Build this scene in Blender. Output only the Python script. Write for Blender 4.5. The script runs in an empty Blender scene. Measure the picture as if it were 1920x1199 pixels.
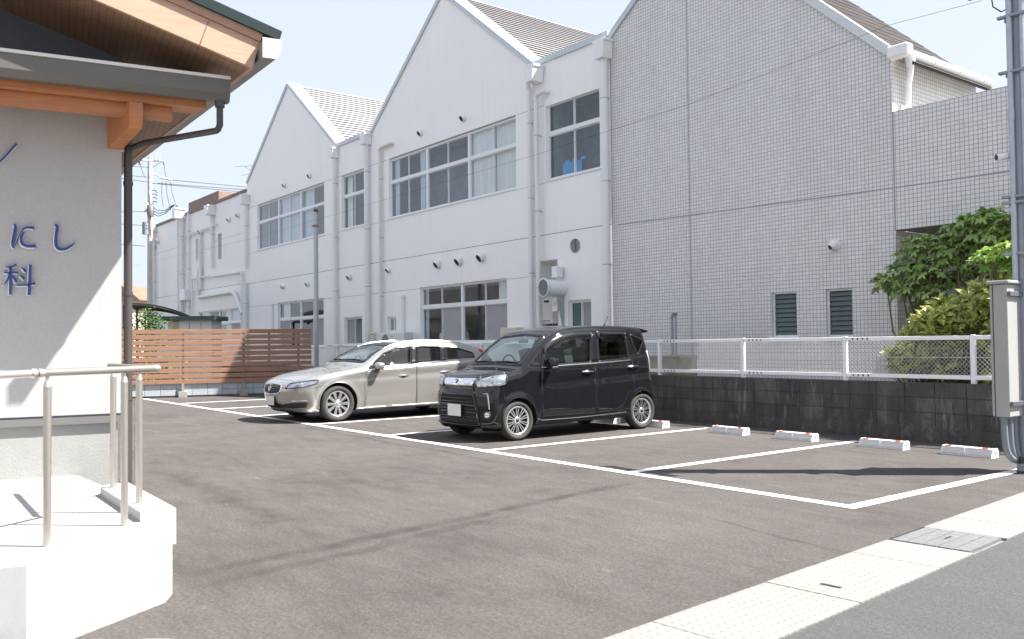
import bpy, bmesh, math, random
import numpy as np
from mathutils import Vector, Matrix

random.seed(7)
rng = np.random.default_rng(11)
scene = bpy.context.scene
COL = scene.collection

# ------------------------------------------------------------------ camera
CAM_H = 1.3463
YAW, PITCH, ROLL, FPX = 0.91652, 0.027799, 0.011390, 1651.7
_f = np.array([-math.sin(YAW) * math.cos(PITCH), math.cos(YAW) * math.cos(PITCH), math.sin(PITCH)])
_r = np.array([math.cos(YAW), math.sin(YAW), 0.0])
_d = np.cross(_f, _r)
RIGHT = _r * math.cos(ROLL) + _d * math.sin(ROLL)
DOWN = -_r * math.sin(ROLL) + _d * math.cos(ROLL)
FWD = _f
cam_data = bpy.data.cameras.new("camera")
cam_data.sensor_width = 36.0
cam_data.lens = 36.0 * FPX / 1920.0
cam_data.clip_start = 0.05
cam_data.clip_end = 3000.0
cam_data.dof.use_dof = True
cam_data.dof.focus_distance = 14.0
cam_data.dof.aperture_fstop = 4.0
cam = bpy.data.objects.new("camera", cam_data)
COL.objects.link(cam)
cam.matrix_world = Matrix(((RIGHT[0], -DOWN[0], -FWD[0], 0.0), (RIGHT[1], -DOWN[1], -FWD[1], 0.0),
                           (RIGHT[2], -DOWN[2], -FWD[2], CAM_H), (0, 0, 0, 1)))
scene.camera = cam

# ------------------------------------------------------------------ world, sun, exposure
SUN_AZ = math.radians(47.0)      # from +X towards +Y
SUN_EL = math.radians(52.0)
world = bpy.data.worlds.new("World")
scene.world = world
world.use_nodes = True
wn = world.node_tree.nodes
bg = wn.get("Background") or wn.new("ShaderNodeBackground")
sky = wn.new("ShaderNodeTexSky")
sky.sky_type = 'NISHITA'
sky.sun_disc = False
sky.sun_elevation = SUN_EL
sky.sun_rotation = math.pi / 2 - SUN_AZ
sky.air_density = 1.0
sky.dust_density = 3.0
sky.ozone_density = 1.0
# summer haze: the clear sky is veiled by an even pale layer
veil = wn.new("ShaderNodeMix"); veil.data_type = 'RGBA'
veil.inputs[0].default_value = 0.95
veil.inputs[7].default_value = (0.70, 0.755, 0.885, 1.0)
world.node_tree.links.new(sky.outputs[0], veil.inputs[6])
world.node_tree.links.new(veil.outputs[2], bg.inputs[0])
bg.inputs[1].default_value = 0.15
sun_data = bpy.data.lights.new("sun", 'SUN')
sun_data.energy = 2.2
sun_data.angle = math.radians(0.53)
sun_data.color = (1.0, 0.965, 0.91)
sun = bpy.data.objects.new("sun", sun_data)
COL.objects.link(sun)
SUN_DIR = Vector((math.cos(SUN_AZ) * math.cos(SUN_EL), math.sin(SUN_AZ) * math.cos(SUN_EL), math.sin(SUN_EL)))
sun.rotation_euler = SUN_DIR.to_track_quat('Z', 'Y').to_euler()
scene.view_settings.view_transform = 'Standard'
scene.view_settings.look = 'None'
scene.view_settings.gamma = 1.0
scene.view_settings.use_curve_mapping = False
scene.view_settings.exposure = 2.84
scene.render.engine = 'CYCLES'
scene.cycles.max_bounces = 8
scene.cycles.transparent_max_bounces = 12
scene.cycles.use_denoising = True

# ------------------------------------------------------------------ measuring helpers: a sight line met with a real plane
C0 = np.array([0.0, 0.0, CAM_H])
def ray(p):
    return (p[0] - 960.0) * RIGHT + (p[1] - 599.5) * DOWN + FPX * FWD
def onz(p, z=0.0):
    d = ray(p); return C0 + d * ((z - CAM_H) / d[2])
def ony(p, y):
    d = ray(p); return C0 + d * (y / d[1])
def onx(p, x):
    d = ray(p); return C0 + d * (x / d[0])
def onp(p, P0, n):
    d = ray(p); return C0 + d * (((np.array(P0) - C0) @ np.array(n)) / (d @ np.array(n)))
def ondepth(p, dep):
    d = ray(p); return C0 + d * (dep / (d @ FWD))
YF = 14.0
def fac(x, y, Y=YF):
    P = ony((x, y), Y); return float(P[0]), float(P[2])

# ------------------------------------------------------------------ materials
MATS = {}
def nnew(nt, kind, **kw):
    n = nt.nodes.new(kind)
    for k, v in kw.items():
        setattr(n, k, v)
    return n
def mat(name, color, rough=0.6, metal=0.0, spec=0.5, var=0.0, vscale=4.0, vstretch=(1, 1, 1), bump=0.0, bscale=60.0,
        coat=0.0, vcolor=None, detail=6.0):
    if name in MATS:
        return MATS[name]
    m = bpy.data.materials.new(name); m.use_nodes = True
    nt = m.node_tree; b = nt.nodes["Principled BSDF"]
    b.inputs["Roughness"].default_value = rough
    b.inputs["Metallic"].default_value = metal
    b.inputs["Specular IOR Level"].default_value = spec
    b.inputs["Coat Weight"].default_value = coat
    b.inputs["Coat Roughness"].default_value = 0.03
    c = tuple(color) + (1.0,)
    b.inputs["Base Color"].default_value = c
    if var or bump:
        tc = nnew(nt, "ShaderNodeTexCoord")
    if var:
        mp = nnew(nt, "ShaderNodeMapping"); mp.inputs["Scale"].default_value = vstretch
        nt.links.new(tc.outputs["Object"], mp.inputs[0])
        no = nnew(nt, "ShaderNodeTexNoise"); no.inputs["Scale"].default_value = vscale; no.inputs["Detail"].default_value = detail
        no.inputs["Roughness"].default_value = 0.65
        nt.links.new(mp.outputs[0], no.inputs["Vector"])
        cr = nnew(nt, "ShaderNodeValToRGB")
        cr.color_ramp.elements[0].position = 0.3; cr.color_ramp.elements[1].position = 0.7
        c2 = vcolor if vcolor else tuple(v * (1 - var) for v in color)
        cr.color_ramp.elements[0].color = tuple(c2) + (1.0,)
        cr.color_ramp.elements[1].color = tuple(min(1, v * (1 + var * 0.4)) for v in color) + (1.0,)
        nt.links.new(no.outputs["Fac"], cr.inputs[0]); nt.links.new(cr.outputs[0], b.inputs["Base Color"])
    if bump:
        nb = nnew(nt, "ShaderNodeTexNoise"); nb.inputs["Scale"].default_value = bscale; nb.inputs["Detail"].default_value = 4.0
        nt.links.new(tc.outputs["Object"], nb.inputs["Vector"])
        bm_ = nnew(nt, "ShaderNodeBump"); bm_.inputs["Strength"].default_value = bump; bm_.inputs["Distance"].default_value = 0.02
        nt.links.new(nb.outputs["Fac"], bm_.inputs["Height"]); nt.links.new(bm_.outputs[0], b.inputs["Normal"])
    MATS[name] = m
    return m

def math_node(nt, op, a, b=None, clamp=False):
    n = nnew(nt, "ShaderNodeMath", operation=op); n.use_clamp = clamp
    for i, v in enumerate((a, b)):
        if v is None: continue
        if isinstance(v, (int, float)): n.inputs[i].default_value = v
        else: nt.links.new(v, n.inputs[i])
    return n.outputs[0]
def mixc(nt, fac_, a, b):
    n = nnew(nt, "ShaderNodeMix", data_type='RGBA')
    for s, v in (("Factor", fac_), ("A", a), ("B", b)):
        sock = [i for i in n.inputs if i.name == s and (i.type == 'RGBA' if s != "Factor" else i.type == 'VALUE')][0]
        if isinstance(v, (int, float)): sock.default_value = v
        elif isinstance(v, tuple): sock.default_value = v + (1.0,) if len(v) == 3 else v
        else: nt.links.new(v, sock)
    return [o for o in n.outputs if o.type == 'RGBA'][0]
def noise(nt, vec, scale, detail=5.0, rough=0.6):
    n = nnew(nt, "ShaderNodeTexNoise"); n.inputs["Scale"].default_value = scale; n.inputs["Detail"].default_value = detail
    n.inputs["Roughness"].default_value = rough
    if vec is not None: nt.links.new(vec, n.inputs["Vector"])
    return n.outputs["Fac"]
def mapping(nt, vec, scale=(1, 1, 1), loc=(0, 0, 0), rot=(0, 0, 0)):
    n = nnew(nt, "ShaderNodeMapping"); n.inputs["Scale"].default_value = scale; n.inputs["Location"].default_value = loc
    n.inputs["Rotation"].default_value = rot
    nt.links.new(vec, n.inputs[0]); return n.outputs[0]
def ramp(nt, fac_, p0, p1):
    n = nnew(nt, "ShaderNodeMapRange"); n.inputs[1].default_value = p0; n.inputs[2].default_value = p1
    nt.links.new(fac_, n.inputs[0]); return n.outputs[0]

def asphalt(name, base, dark, light, marks=()):
    m = bpy.data.materials.new(name); m.use_nodes = True; nt = m.node_tree; b = nt.nodes["Principled BSDF"]
    tc = nnew(nt, "ShaderNodeTexCoord").outputs["Object"]
    big = ramp(nt, noise(nt, mapping(nt, tc, (0.5, 0.34, 1)), 1.0, 7.0, 0.7), 0.36, 0.64)
    mid = ramp(nt, noise(nt, mapping(nt, tc, (1.0, 3.2, 1), rot=(0, 0, 0.6)), 1.5, 9.0, 0.75), 0.34, 0.70)
    fine = ramp(nt, noise(nt, tc, 42.0, 5.0, 0.85), 0.34, 0.58)
    grain = ramp(nt, noise(nt, tc, 260.0, 2.0, 0.7), 0.3, 0.7)
    c = mixc(nt, big, dark, base)
    c = mixc(nt, math_node(nt, 'MULTIPLY', mid, 0.62), c, light)
    c = mixc(nt, math_node(nt, 'MULTIPLY', math_node(nt, 'SUBTRACT', 1.0, fine), 0.75), c, tuple(v * 0.45 for v in dark))
    c = mixc(nt, math_node(nt, 'MULTIPLY', ramp(nt, noise(nt, tc, 95.0, 2.0, .6), .66, .72), 0.75), c, tuple(min(1, v * 1.7) for v in light))
    pos = nnew(nt, "ShaderNodeSeparateXYZ"); nt.links.new(tc, pos.inputs[0])
    for (ax, ay, bx, by, wd, am, sc_) in marks:
        L = math.hypot(bx - ax, by - ay); ux, uy = (bx - ax) / L, (by - ay) / L
        dx = math_node(nt, 'SUBTRACT', pos.outputs[0], ax); dy = math_node(nt, 'SUBTRACT', pos.outputs[1], ay)
        al = math_node(nt, 'ADD', math_node(nt, 'MULTIPLY', dx, ux), math_node(nt, 'MULTIPLY', dy, uy))
        ac = math_node(nt, 'ADD', math_node(nt, 'SUBTRACT', math_node(nt, 'MULTIPLY', dx, -uy), math_node(nt, 'MULTIPLY', dy, -ux)), math_node(nt, 'MULTIPLY', math_node(nt, 'SUBTRACT', noise(nt, tc, .8, 3.0), .5), sc_))
        k = ramp(nt, math_node(nt, 'ABSOLUTE', ac), wd, wd * .35)
        k = math_node(nt, 'MULTIPLY', k, ramp(nt, math_node(nt, 'ABSOLUTE', math_node(nt, 'SUBTRACT', al, L / 2)), L / 2, L / 2 - .5))
        k = math_node(nt, 'MULTIPLY', k, ramp(nt, noise(nt, tc, 3.5, 6.0, .7), .3, .62))
        c = mixc(nt, math_node(nt, 'MULTIPLY', k, am), c, tuple(v * .55 for v in dark))
    st = ramp(nt, noise(nt, mapping(nt, tc, (.9, .9, 1), (13, 5, 0)), 1.0, 6.0, .6), .66, .76)
    c = mixc(nt, math_node(nt, 'MULTIPLY', st, .6), c, tuple(v * .5 for v in dark))
    pale = ramp(nt, noise(nt, mapping(nt, tc, (1.5, 4.5, 1), (3, 8, 0), (0, 0, .9)), 1.0, 8.0, .75), .60, .74)
    c = mixc(nt, math_node(nt, 'MULTIPLY', pale, .45), c, tuple(min(1, v * 1.35) for v in light))
    nt.links.new(c, b.inputs["Base Color"])
    b.inputs["Roughness"].default_value = 0.88; b.inputs["Specular IOR Level"].default_value = 0.35
    bp_ = nnew(nt, "ShaderNodeBump"); bp_.inputs["Strength"].default_value = 0.55; bp_.inputs["Distance"].default_value = 0.012
    hsum = math_node(nt, 'ADD', math_node(nt, 'MULTIPLY', fine, 0.8), grain)
    nt.links.new(hsum, bp_.inputs["Height"]); nt.links.new(bp_.outputs[0], b.inputs["Normal"])
    MATS[name] = m; return m

def glass_mat(name, tint, refl=1.0, rough=0.0):
    m = bpy.data.materials.new(name); m.use_nodes = True; nt = m.node_tree
    nt.nodes.remove(nt.nodes["Principled BSDF"])
    out = nt.nodes["Material Output"]
    tr = nnew(nt, "ShaderNodeBsdfTransparent"); tr.inputs[0].default_value = tuple(tint) + (1,)
    gl = nnew(nt, "ShaderNodeBsdfGlossy"); gl.inputs["Roughness"].default_value = rough
    lw_ = nnew(nt, "ShaderNodeLayerWeight"); lw_.inputs[0].default_value = 0.5
    f = math_node(nt, 'ADD', math_node(nt, 'MULTIPLY', math_node(nt, 'POWER', lw_.outputs["Facing"], 5.0), 0.95), 0.045)
    f = math_node(nt, 'MULTIPLY', f, 1.8 * refl, True)
    mx = nnew(nt, "ShaderNodeMixShader"); nt.links.new(f, mx.inputs[0]); nt.links.new(tr.outputs[0], mx.inputs[1]); nt.links.new(gl.outputs[0], mx.inputs[2])
    nt.links.new(mx.outputs[0], out.inputs[0]); MATS[name] = m; return m

# ------------------------------------------------------------------ mesh helpers
class MB:
    def __init__(s): s.v = []; s.f = []; s.sm = []
    def add(s, verts, faces, smooth=False):
        o = len(s.v); s.v += [tuple(map(float, p)) for p in verts]
        s.f += [tuple(i + o for i in f) for f in faces]; s.sm += [smooth] * len(faces); return s
    def box(s, x0, x1, y0, y1, z0, z1):
        v = [(x0, y0, z0), (x1, y0, z0), (x1, y1, z0), (x0, y1, z0), (x0, y0, z1), (x1, y0, z1), (x1, y1, z1), (x0, y1, z1)]
        return s.add(v, [(3, 2, 1, 0), (4, 5, 6, 7), (0, 1, 5, 4), (1, 2, 6, 5), (2, 3, 7, 6), (3, 0, 4, 7)])
    def bbox(s, x0, x1, y0, y1, z0, z1, b=0.005):
        """box with chamfered edges"""
        bm = bmesh.new(); bmesh.ops.create_cube(bm, size=1.0)
        for v in bm.verts:
            v.co = Vector(((x0 + x1) / 2 + v.co.x * (x1 - x0), (y0 + y1) / 2 + v.co.y * (y1 - y0), (z0 + z1) / 2 + v.co.z * (z1 - z0)))
        bmesh.ops.bevel(bm, geom=list(bm.edges), offset=b, segments=1, affect='EDGES')
        bm.verts.index_update()
        s.add([v.co for v in bm.verts], [[v.index for v in f.verts] for f in bm.faces]); bm.free(); return s
    def obox(s, c, ax, ay, az, sx, sy, sz):
        c, ax, ay, az = map(np.array, (c, ax, ay, az)); v = []
        for k in (-1, 1):
            for j, i in ((-1, -1), (-1, 1), (1, 1), (1, -1)):
                v.append(c + ax * i * sx / 2 + ay * j * sy / 2 + az * k * sz / 2)
        return s.add(v, [(3, 2, 1, 0), (4, 5, 6, 7), (0, 1, 5, 4), (1, 2, 6, 5), (2, 3, 7, 6), (3, 0, 4, 7)])
    def cyl(s, p0, p1, r0, r1=None, n=12, caps=True, smooth=True):
        r1 = r0 if r1 is None else r1
        p0, p1 = Vector(p0), Vector(p1); q = (p1 - p0).to_track_quat('Z', 'Y')
        v = []
        for p, r in ((p0, r0), (p1, r1)):
            for i in range(n):
                a = 2 * math.pi * i / n; v.append(p + q @ Vector((r * math.cos(a), r * math.sin(a), 0)))
        s.add(v, [(i, (i + 1) % n, n + (i + 1) % n, n + i) for i in range(n)], smooth)
        if caps:
            s.add(v[:n], [tuple(range(n - 1, -1, -1))]); s.add(v[n:], [tuple(range(n))])
        return s
    def tube(s, pts, r, n=8, caps=True, radii=None):
        pts = [Vector(p) for p in pts]; v = []; m = len(pts)
        up = Vector((0, 0, 1)); prev = None
        for i, p in enumerate(pts):
            t = (pts[min(i + 1, m - 1)] - pts[max(i - 1, 0)]).normalized()
            if prev is None:
                a = up if abs(t.z) < 0.9 else Vector((1, 0, 0)); x = t.cross(a).normalized()
            else:
                x = (prev - t * prev.dot(t)).normalized()
            prev = x; y = t.cross(x); rr = radii[i] if radii else r
            for k in range(n):
                a = 2 * math.pi * k / n; v.append(p + x * (rr * math.cos(a)) + y * (rr * math.sin(a)))
        f = [(i * n + k, i * n + (k + 1) % n, (i + 1) * n + (k + 1) % n, (i + 1) * n + k) for i in range(m - 1) for k in range(n)]
        s.add(v, f, True)
        if caps:
            s.add(v[:n], [tuple(range(n - 1, -1, -1))]); s.add(v[-n:], [tuple(range(n))])
        return s
    def prism(s, poly, ox, ax, ay, az, depth):
        """2D polygon (list of (a,b)) in plane ox + a*ax + b*ay, extruded along az by depth"""
        ox, ax, ay, az = map(np.array, (ox, ax, ay, az)); n = len(poly)
        v = [ox + a * ax + b * ay for a, b in poly] + [ox + a * ax + b * ay + az * depth for a, b in poly]
        return s.add(v, [tuple(range(n - 1, -1, -1)), tuple(range(n, 2 * n))] + [(i, (i + 1) % n, n + (i + 1) % n, n + i) for i in range(n)])
    def lathe(s, prof, c, axis, n=24, smooth=True):
        """profile (r, h) about axis through c"""
        c = Vector(c); q = Vector(axis).to_track_quat('Z', 'Y'); v = []
        for r, h in prof:
            for i in range(n):
                a = 2 * math.pi * i / n; v.append(c + q @ Vector((r * math.cos(a), r * math.sin(a), h)))
        m = len(prof)
        return s.add(v, [(j * n + i, j * n + (i + 1) % n, (j + 1) * n + (i + 1) % n, (j + 1) * n + i) for j in range(m - 1) for i in range(n)], smooth)
    def mesh(s, name, m=None):
        me = bpy.data.meshes.new(name); me.from_pydata(s.v, [], s.f)
        me.polygons.foreach_set("use_smooth", s.sm)
        if m is not None: me.materials.append(m)
        me.update(); return me
    def build(s, name, m=None, parent=None, local=False):
        return link(name, s.mesh(name, m), parent, local)

def link(name, me, parent=None, local=False):
    o = bpy.data.objects.new(name, me); COL.objects.link(o)
    if parent is not None:
        o.parent = parent
        if not local:                       # geometry written in world coordinates
            q = parent; off = Vector((0, 0, 0))
            while q is not None:
                off += q.location; q = q.parent
            o.location = -off
    return o
def thing(name, label, cat, loc=(0, 0, 0), group=None, rotz=0.0):
    o = bpy.data.objects.new(name, None); COL.objects.link(o); o.location = loc; o.rotation_euler = (0, 0, rotz)
    o.empty_display_size = 0.2
    return tag(o, label, cat, group)
def tag(o, label, cat, group=None):
    o["label"] = label; o["category"] = cat
    if group: o["group"] = group
    return o
def struct(o):
    o["kind"] = "structure"; return o
def stuff(o):
    o["kind"] = "stuff"; return o
def copy_tree(o, parent=None):
    c = o.copy(); COL.objects.link(c)
    if parent is not None: c.parent = parent
    for ch in list(o.children): copy_tree(ch, c)
    return c

# ------------------------------------------------------------------ material palette
def _mk(p, q, w, a, s_): A, B = onz(p), onz(q); return (A[0], A[1], B[0], B[1], w, a, s_)
MARKS = (_mk((330, 1085), (1195, 903), .10, .75, .25), _mk((330, 1115), (1010, 950), .09, .6, .3), _mk((480, 900), (700, 905), .22, .7, .8), _mk((1280, 960), (1610, 1045), .03, .8, .15),
         _mk((300, 880), (560, 1000), .2, .6, .9), _mk((1030, 870), (1360, 915), .06, .5, .3), _mk((560, 800), (1010, 880), .07, .45, .3))
ASPH = asphalt("lot_asphalt_mat", (0.110, 0.098, 0.092), (0.060, 0.052, 0.048), (0.160, 0.146, 0.139), MARKS)
ROAD = asphalt("road_asphalt_mat", (0.105, 0.104, 0.103), (0.086, 0.086, 0.086), (0.125, 0.124, 0.123))
SOIL = mat("soil", (0.10, 0.085, 0.065), 0.95, var=0.5, vscale=3, bump=0.6, bscale=20)
GRAVEL = mat("gravel_grey", (0.22, 0.21, 0.20), 0.95, var=0.4, vscale=30, bump=0.8, bscale=90)
LINEW = mat("line_paint", (0.78, 0.78, 0.76), 0.6, var=0.12, vscale=9, bump=0.3, bscale=150)
CONCW = mat("concrete_white", (0.5, 0.49, 0.45), 0.85, var=0.10, vscale=8, bump=0.25, bscale=120)
CONC = mat("concrete_grey", (0.34, 0.335, 0.32), 0.9, var=0.2, vscale=6, bump=0.3, bscale=90)
GALV = mat("galvanised", (0.42, 0.45, 0.48), 0.42, 0.6, var=0.12, vscale=14)
WHITE_PAINT = mat("white_paint", (0.78, 0.78, 0.77), 0.4, var=0.05, vscale=10)
WHITE_PIPE = mat("white_pipe", (0.74, 0.75, 0.755), 0.45, var=0.07, vscale=2.0, vstretch=(3, 3, .6))
DARK = mat("black_void", (0.012, 0.012, 0.013), 0.8)
RUBBER = mat("rubber", (0.035, 0.034, 0.033), 0.75, bump=0.2, bscale=120)
TYRE = mat("tyre_rubber", (0.045, 0.042, 0.038), 0.8, var=0.3, vscale=20, bump=0.25, bscale=90)
BLACKPL = mat("black_plastic", (0.02, 0.02, 0.021), 0.45)
CHROME = mat("chrome", (0.82, 0.83, 0.85), 0.07, 1.0)
STEELN = mat("satin_metal", (0.42, 0.395, 0.36), 0.34, 0.75, var=0.06, vscale=20)
GLASS_BLD = glass_mat("window_glass", (0.84, 0.90, 0.93), 1.2)
# ================================================================== GROUND
def sheet(name, poly, z, m):
    mb = MB(); mb.add([(x, y, z) for x, y in poly], [tuple(range(len(poly)))])
    return struct(mb.build(name, m))
sheet("ground", [(-600, -600), (600, -600), (600, 600), (-600, 600)], -0.012, GRAVEL)
GD = np.array([-0.085, 0.9964, 0.0]); GN = np.array([0.9964, 0.085, 0.0])       # gutter direction, and towards the road
GP = np.array([-3.02, 3.4, 0.0])                                                # inner edge of the gutter strip
def gp(t, w): P = GP + GD * t + GN * w; return (float(P[0]), float(P[1]))
GW = 0.56
sheet("parking_lot", [gp(-14, 0), gp(8.0, 0), (-3.45, 11.44), (-60, 11.44), (-60, -10)], 0.0, ASPH)
sheet("road", [gp(-40, GW), gp(60, GW), gp(60, 7.2), gp(-40, 7.2)], 0.0, ROAD)

# painted bay lines
BW, PX0, PY0 = 2.5373, -4.014, 6.5006
LW = 0.125
ZL = 0.004
def line(x0, x1, y0, y1):
    mb = MB()
    n = max(1, int(max(x1 - x0, y1 - y0) / 0.2))
    if x1 - x0 > y1 - y0:
        top = [(x0 + (x1 - x0) * i / n, y1 + rng.normal(0, .0022)) for i in range(n + 1)]
        bot = [(x0 + (x1 - x0) * i / n, y0 + rng.normal(0, .0022)) for i in range(n + 1)]
    else:
        bot = [(x0 + rng.normal(0, .0022), y0 + (y1 - y0) * i / n) for i in range(n + 1)]
        top = [(x1 + rng.normal(0, .0022), y0 + (y1 - y0) * i / n) for i in range(n + 1)]
    v = [(a, b, ZL) for a, b in bot] + [(a, b, ZL) for a, b in top]
    if x1 - x0 > y1 - y0: fs = [(i, i + 1, n + 2 + i, n + 1 + i) for i in range(n)]
    else: fs = [(i + 1, i, n + 1 + i, n + 2 + i) for i in range(n)]
    mb.add(v, fs); return struct(mb.build("parking_line", LINEW))
line(-24.6, PX0 + LW / 2, PY0 - LW / 2, PY0 + LW / 2)
for k in range(8):
    x = PX0 - k * BW
    line(x - LW / 2, x + LW / 2, PY0 + LW / 2, PY0 + 4.31 if k else PY0 + 4.6)

# gutter strip: concrete cover blocks with a dotted tread, one steel grating
m = bpy.data.materials.new("gutter_cover"); m.use_nodes = True; nt = m.node_tree; b = nt.nodes["Principled BSDF"]
tc = nnew(nt, "ShaderNodeTexCoord").outputs["Object"]
mp = mapping(nt, tc, (1, 1, 1), rot=(0, 0, -math.atan2(GD[1], GD[0])))
sx = nnew(nt, "ShaderNodeSeparateXYZ"); nt.links.new(mp, sx.inputs[0])
def tri(v, s):
    return math_node(nt, 'ABSOLUTE', math_node(nt, 'SUBTRACT', math_node(nt, 'FRACT', math_node(nt, 'MULTIPLY', v, s)), 0.5))
dots = math_node(nt, 'MULTIPLY', ramp(nt, tri(sx.outputs[0], 17.0), 0.12, 0.3), ramp(nt, tri(sx.outputs[1], 17.0), 0.12, 0.3))
n1 = ramp(nt, noise(nt, tc, 3.0, 6.0), 0.3, 0.7); n2 = ramp(nt, noise(nt, tc, 160.0, 2.0), 0.3, 0.7)
c = mixc(nt, n1, (0.205, 0.199, 0.182), (0.235, 0.228, 0.209)); c = mixc(nt, math_node(nt, 'MULTIPLY', n2, 0.15), c, (0.2, 0.19, 0.17))
c = mixc(nt, math_node(nt, 'MULTIPLY', dots, 0.20), c, (0.14, 0.134, 0.118))
nt.links.new(c, b.inputs["Base Color"]); b.inputs["Roughness"].default_value = 0.85
bp_ = nnew(nt, "ShaderNodeBump"); bp_.inputs["Strength"].default_value = 0.5; bp_.inputs["Distance"].default_value = 0.008
nt.links.new(math_node(nt, 'SUBTRACT', 1.0, dots), bp_.inputs["Height"]); nt.links.new(bp_.outputs[0], b.inputs["Normal"])
GUT = m
mb = MB(); mb.add([(*gp(-14, 0), -0.05), (*gp(-14, GW), -0.05), (*gp(46, GW), -0.05), (*gp(46, 0), -0.05)], [(0, 1, 2, 3)])
gutter = struct(mb.build("gutter_strip", CONC))
gt0, gt1 = 2.22, 2.80                                                           # the grating
t = gt0
cuts = []
while t > -13: cuts.append((t - 0.5, t)); t -= 0.5
t = gt1
while t < 30: cuts.append((t, t + 0.5)); t += 0.5
def gblock(t0, t1, name, m, z1=0.006, w0=0.006, w1=GW - 0.006):
    mb = MB(); p = [gp(t0 + .002, w0), gp(t0 + .002, w1), gp(t1 - .002, w1), gp(t1 - .002, w0)]
    v = [(x, y, -0.045) for x, y in p] + [(x, y, z1) for x, y in p]
    mb.add(v, [(4, 5, 6, 7), (0, 1, 5, 4), (1, 2, 6, 5), (2, 3, 7, 6), (3, 0, 4, 7)])
    o = link(name, mb.mesh(name, m), gutter, False); return o
for a_, b_ in cuts:
    gblock(a_, b_, "cover_block", GUT, 0.006 + random.uniform(-.002, .002))
for i in range(0, 1):                                                      # lifting slots
    t = gt0 - 0.5 * i - 1.36 + .02
    mb = MB(); p = [gp(t, .24), gp(t, .36), gp(t + .03, .36), gp(t + .03, .24)]
    mb.add([(x, y, 0.0095) for x, y in p], [(0, 1, 2, 3)]); link("lifting_slot", mb.mesh("lifting_slot", DARK), gutter)
GRATE = mat("grate_steel", (0.15, 0.154, 0.158), 0.65, 0.1, var=0.25, vscale=20, bump=0.4, bscale=70)
P = gp((gt0 + gt1) / 2, GW / 2)
gr = thing("drain_cover", "grey steel drain cover of flat strips set in the pale gutter blocks", "drain cover", (P[0], P[1], 0))
for k in range(5):
    w0 = 0.03 + k * 0.1
    for_ = MB(); p = [gp(gt0 + .012, w0), gp(gt0 + .012, w0 + .094), gp(gt1 - .012, w0 + .094), gp(gt1 - .012, w0)]
    v = [(x, y, -0.03) for x, y in p] + [(x, y, 0.010) for x, y in p]
    for_.add(v, [(4, 5, 6, 7), (0, 1, 5, 4), (1, 2, 6, 5), (2, 3, 7, 6), (3, 0, 4, 7)]); for_.build("strip", GRATE, gr)
mb = MB(); p = [gp(gt0 + .26, .27), gp(gt0 + .26, .285), gp(gt0 + .36, .285), gp(gt0 + .36, .27)]
mb.add([(x, y, 0.0125) for x, y in p], [(0, 1, 2, 3)]); mb.build("finger_hole", DARK, gr)

# manhole lid by the porch
c = onz((250, 1236)); mh = thing("manhole_lid", "dark round iron manhole lid in the asphalt by the porch corner", "manhole", (c[0], c[1], 0))
IRON = mat("cast_iron", (0.10, 0.11, 0.125), 0.5, 0.6, bump=0.5, bscale=60)
mb = MB(); mb.lathe([(0.0, .012), (.10, .012), (.105, .008), (.17, .008), (.175, .012), (.20, .012), (.205, .004)], c, (0, 0, 1), 28, False); mb.build("lid", IRON, mh)
mb = MB(); mb.lathe([(.212, .003), (.215, .009), (.245, .009), (.25, .003)], c, (0, 0, 1), 28, False); mb.build("rim", mat("iron_rim", (.2, .2, .2), .6, .5), mh)

# neighbour's raised ground behind the retaining wall
YW = 11.44
mb = MB(); mb.box(-60, 2.5, YW + .16, 40, -.01, .62); struct(mb.build("raised_ground", SOIL))

# ================================================================== RETAINING WALL of concrete blocks
def nnew_sep(nt, v):
    n = nnew(nt, 'ShaderNodeSeparateXYZ'); nt.links.new(v, n.inputs[0]); return n.outputs[2]
def block_mat(name, dark, light, white):
    m = bpy.data.materials.new(name); m.use_nodes = True; nt = m.node_tree; b = nt.nodes["Principled BSDF"]
    tc = nnew(nt, "ShaderNodeNewGeometry").outputs["Position"]
    v = mapping(nt, tc, (2.2, 1, 0.55)); n1 = ramp(nt, noise(nt, v, 2.2, 7.0, 0.7), 0.34, 0.68)
    n2 = ramp(nt, noise(nt, mapping(nt, tc, (7, 1, 0.9), (3, 0, 0)), 1.4, 5.0, 0.7), 0.56, 0.74)
    n3 = ramp(nt, noise(nt, tc, 55.0, 3.0), 0.3, 0.7)
    oi = nnew(nt, "ShaderNodeObjectInfo").outputs["Random"]
    c = mixc(nt, n1, dark, light); c = mixc(nt, math_node(nt, 'MULTIPLY', oi, 0.55), c, dark)
    brn = ramp(nt, noise(nt, mapping(nt, tc, (1.3, 1, 2.0), (7, 0, 0)), 1.2, 4.0), .45, .7); c = mixc(nt, math_node(nt, 'MULTIPLY', brn, .5), c, (.085, .072, .058))
    low = ramp(nt, nnew_sep(nt, tc), .62, .22); c = mixc(nt, math_node(nt, 'MULTIPLY', math_node(nt, 'MULTIPLY', low, ramp(nt, noise(nt, mapping(nt, tc, (2.6, 1, 1.6), (1, 0, 5)), 1.6, 7.0, .75), .56, .72)), .7), c, (.26, .26, .27))
    c = mixc(nt, math_node(nt, 'MULTIPLY', n2, white), c, (0.30, 0.31, 0.33))
    c = mixc(nt, math_node(nt, 'MULTIPLY', n3, 0.35), c, tuple(x * .5 for x in dark))
    nt.links.new(c, b.inputs["Base Color"]); b.inputs["Roughness"].default_value = 0.95
    bp_ = nnew(nt, "ShaderNodeBump"); bp_.inputs["Strength"].default_value = 0.6; bp_.inputs["Distance"].default_value = 0.006
    nt.links.new(n3, bp_.inputs["Height"]); nt.links.new(bp_.outputs[0], b.inputs["Normal"]); return m
BLK = block_mat("weathered_block", (0.042, 0.041, 0.039), (0.150, 0.145, 0.138), 0.70)
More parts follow.
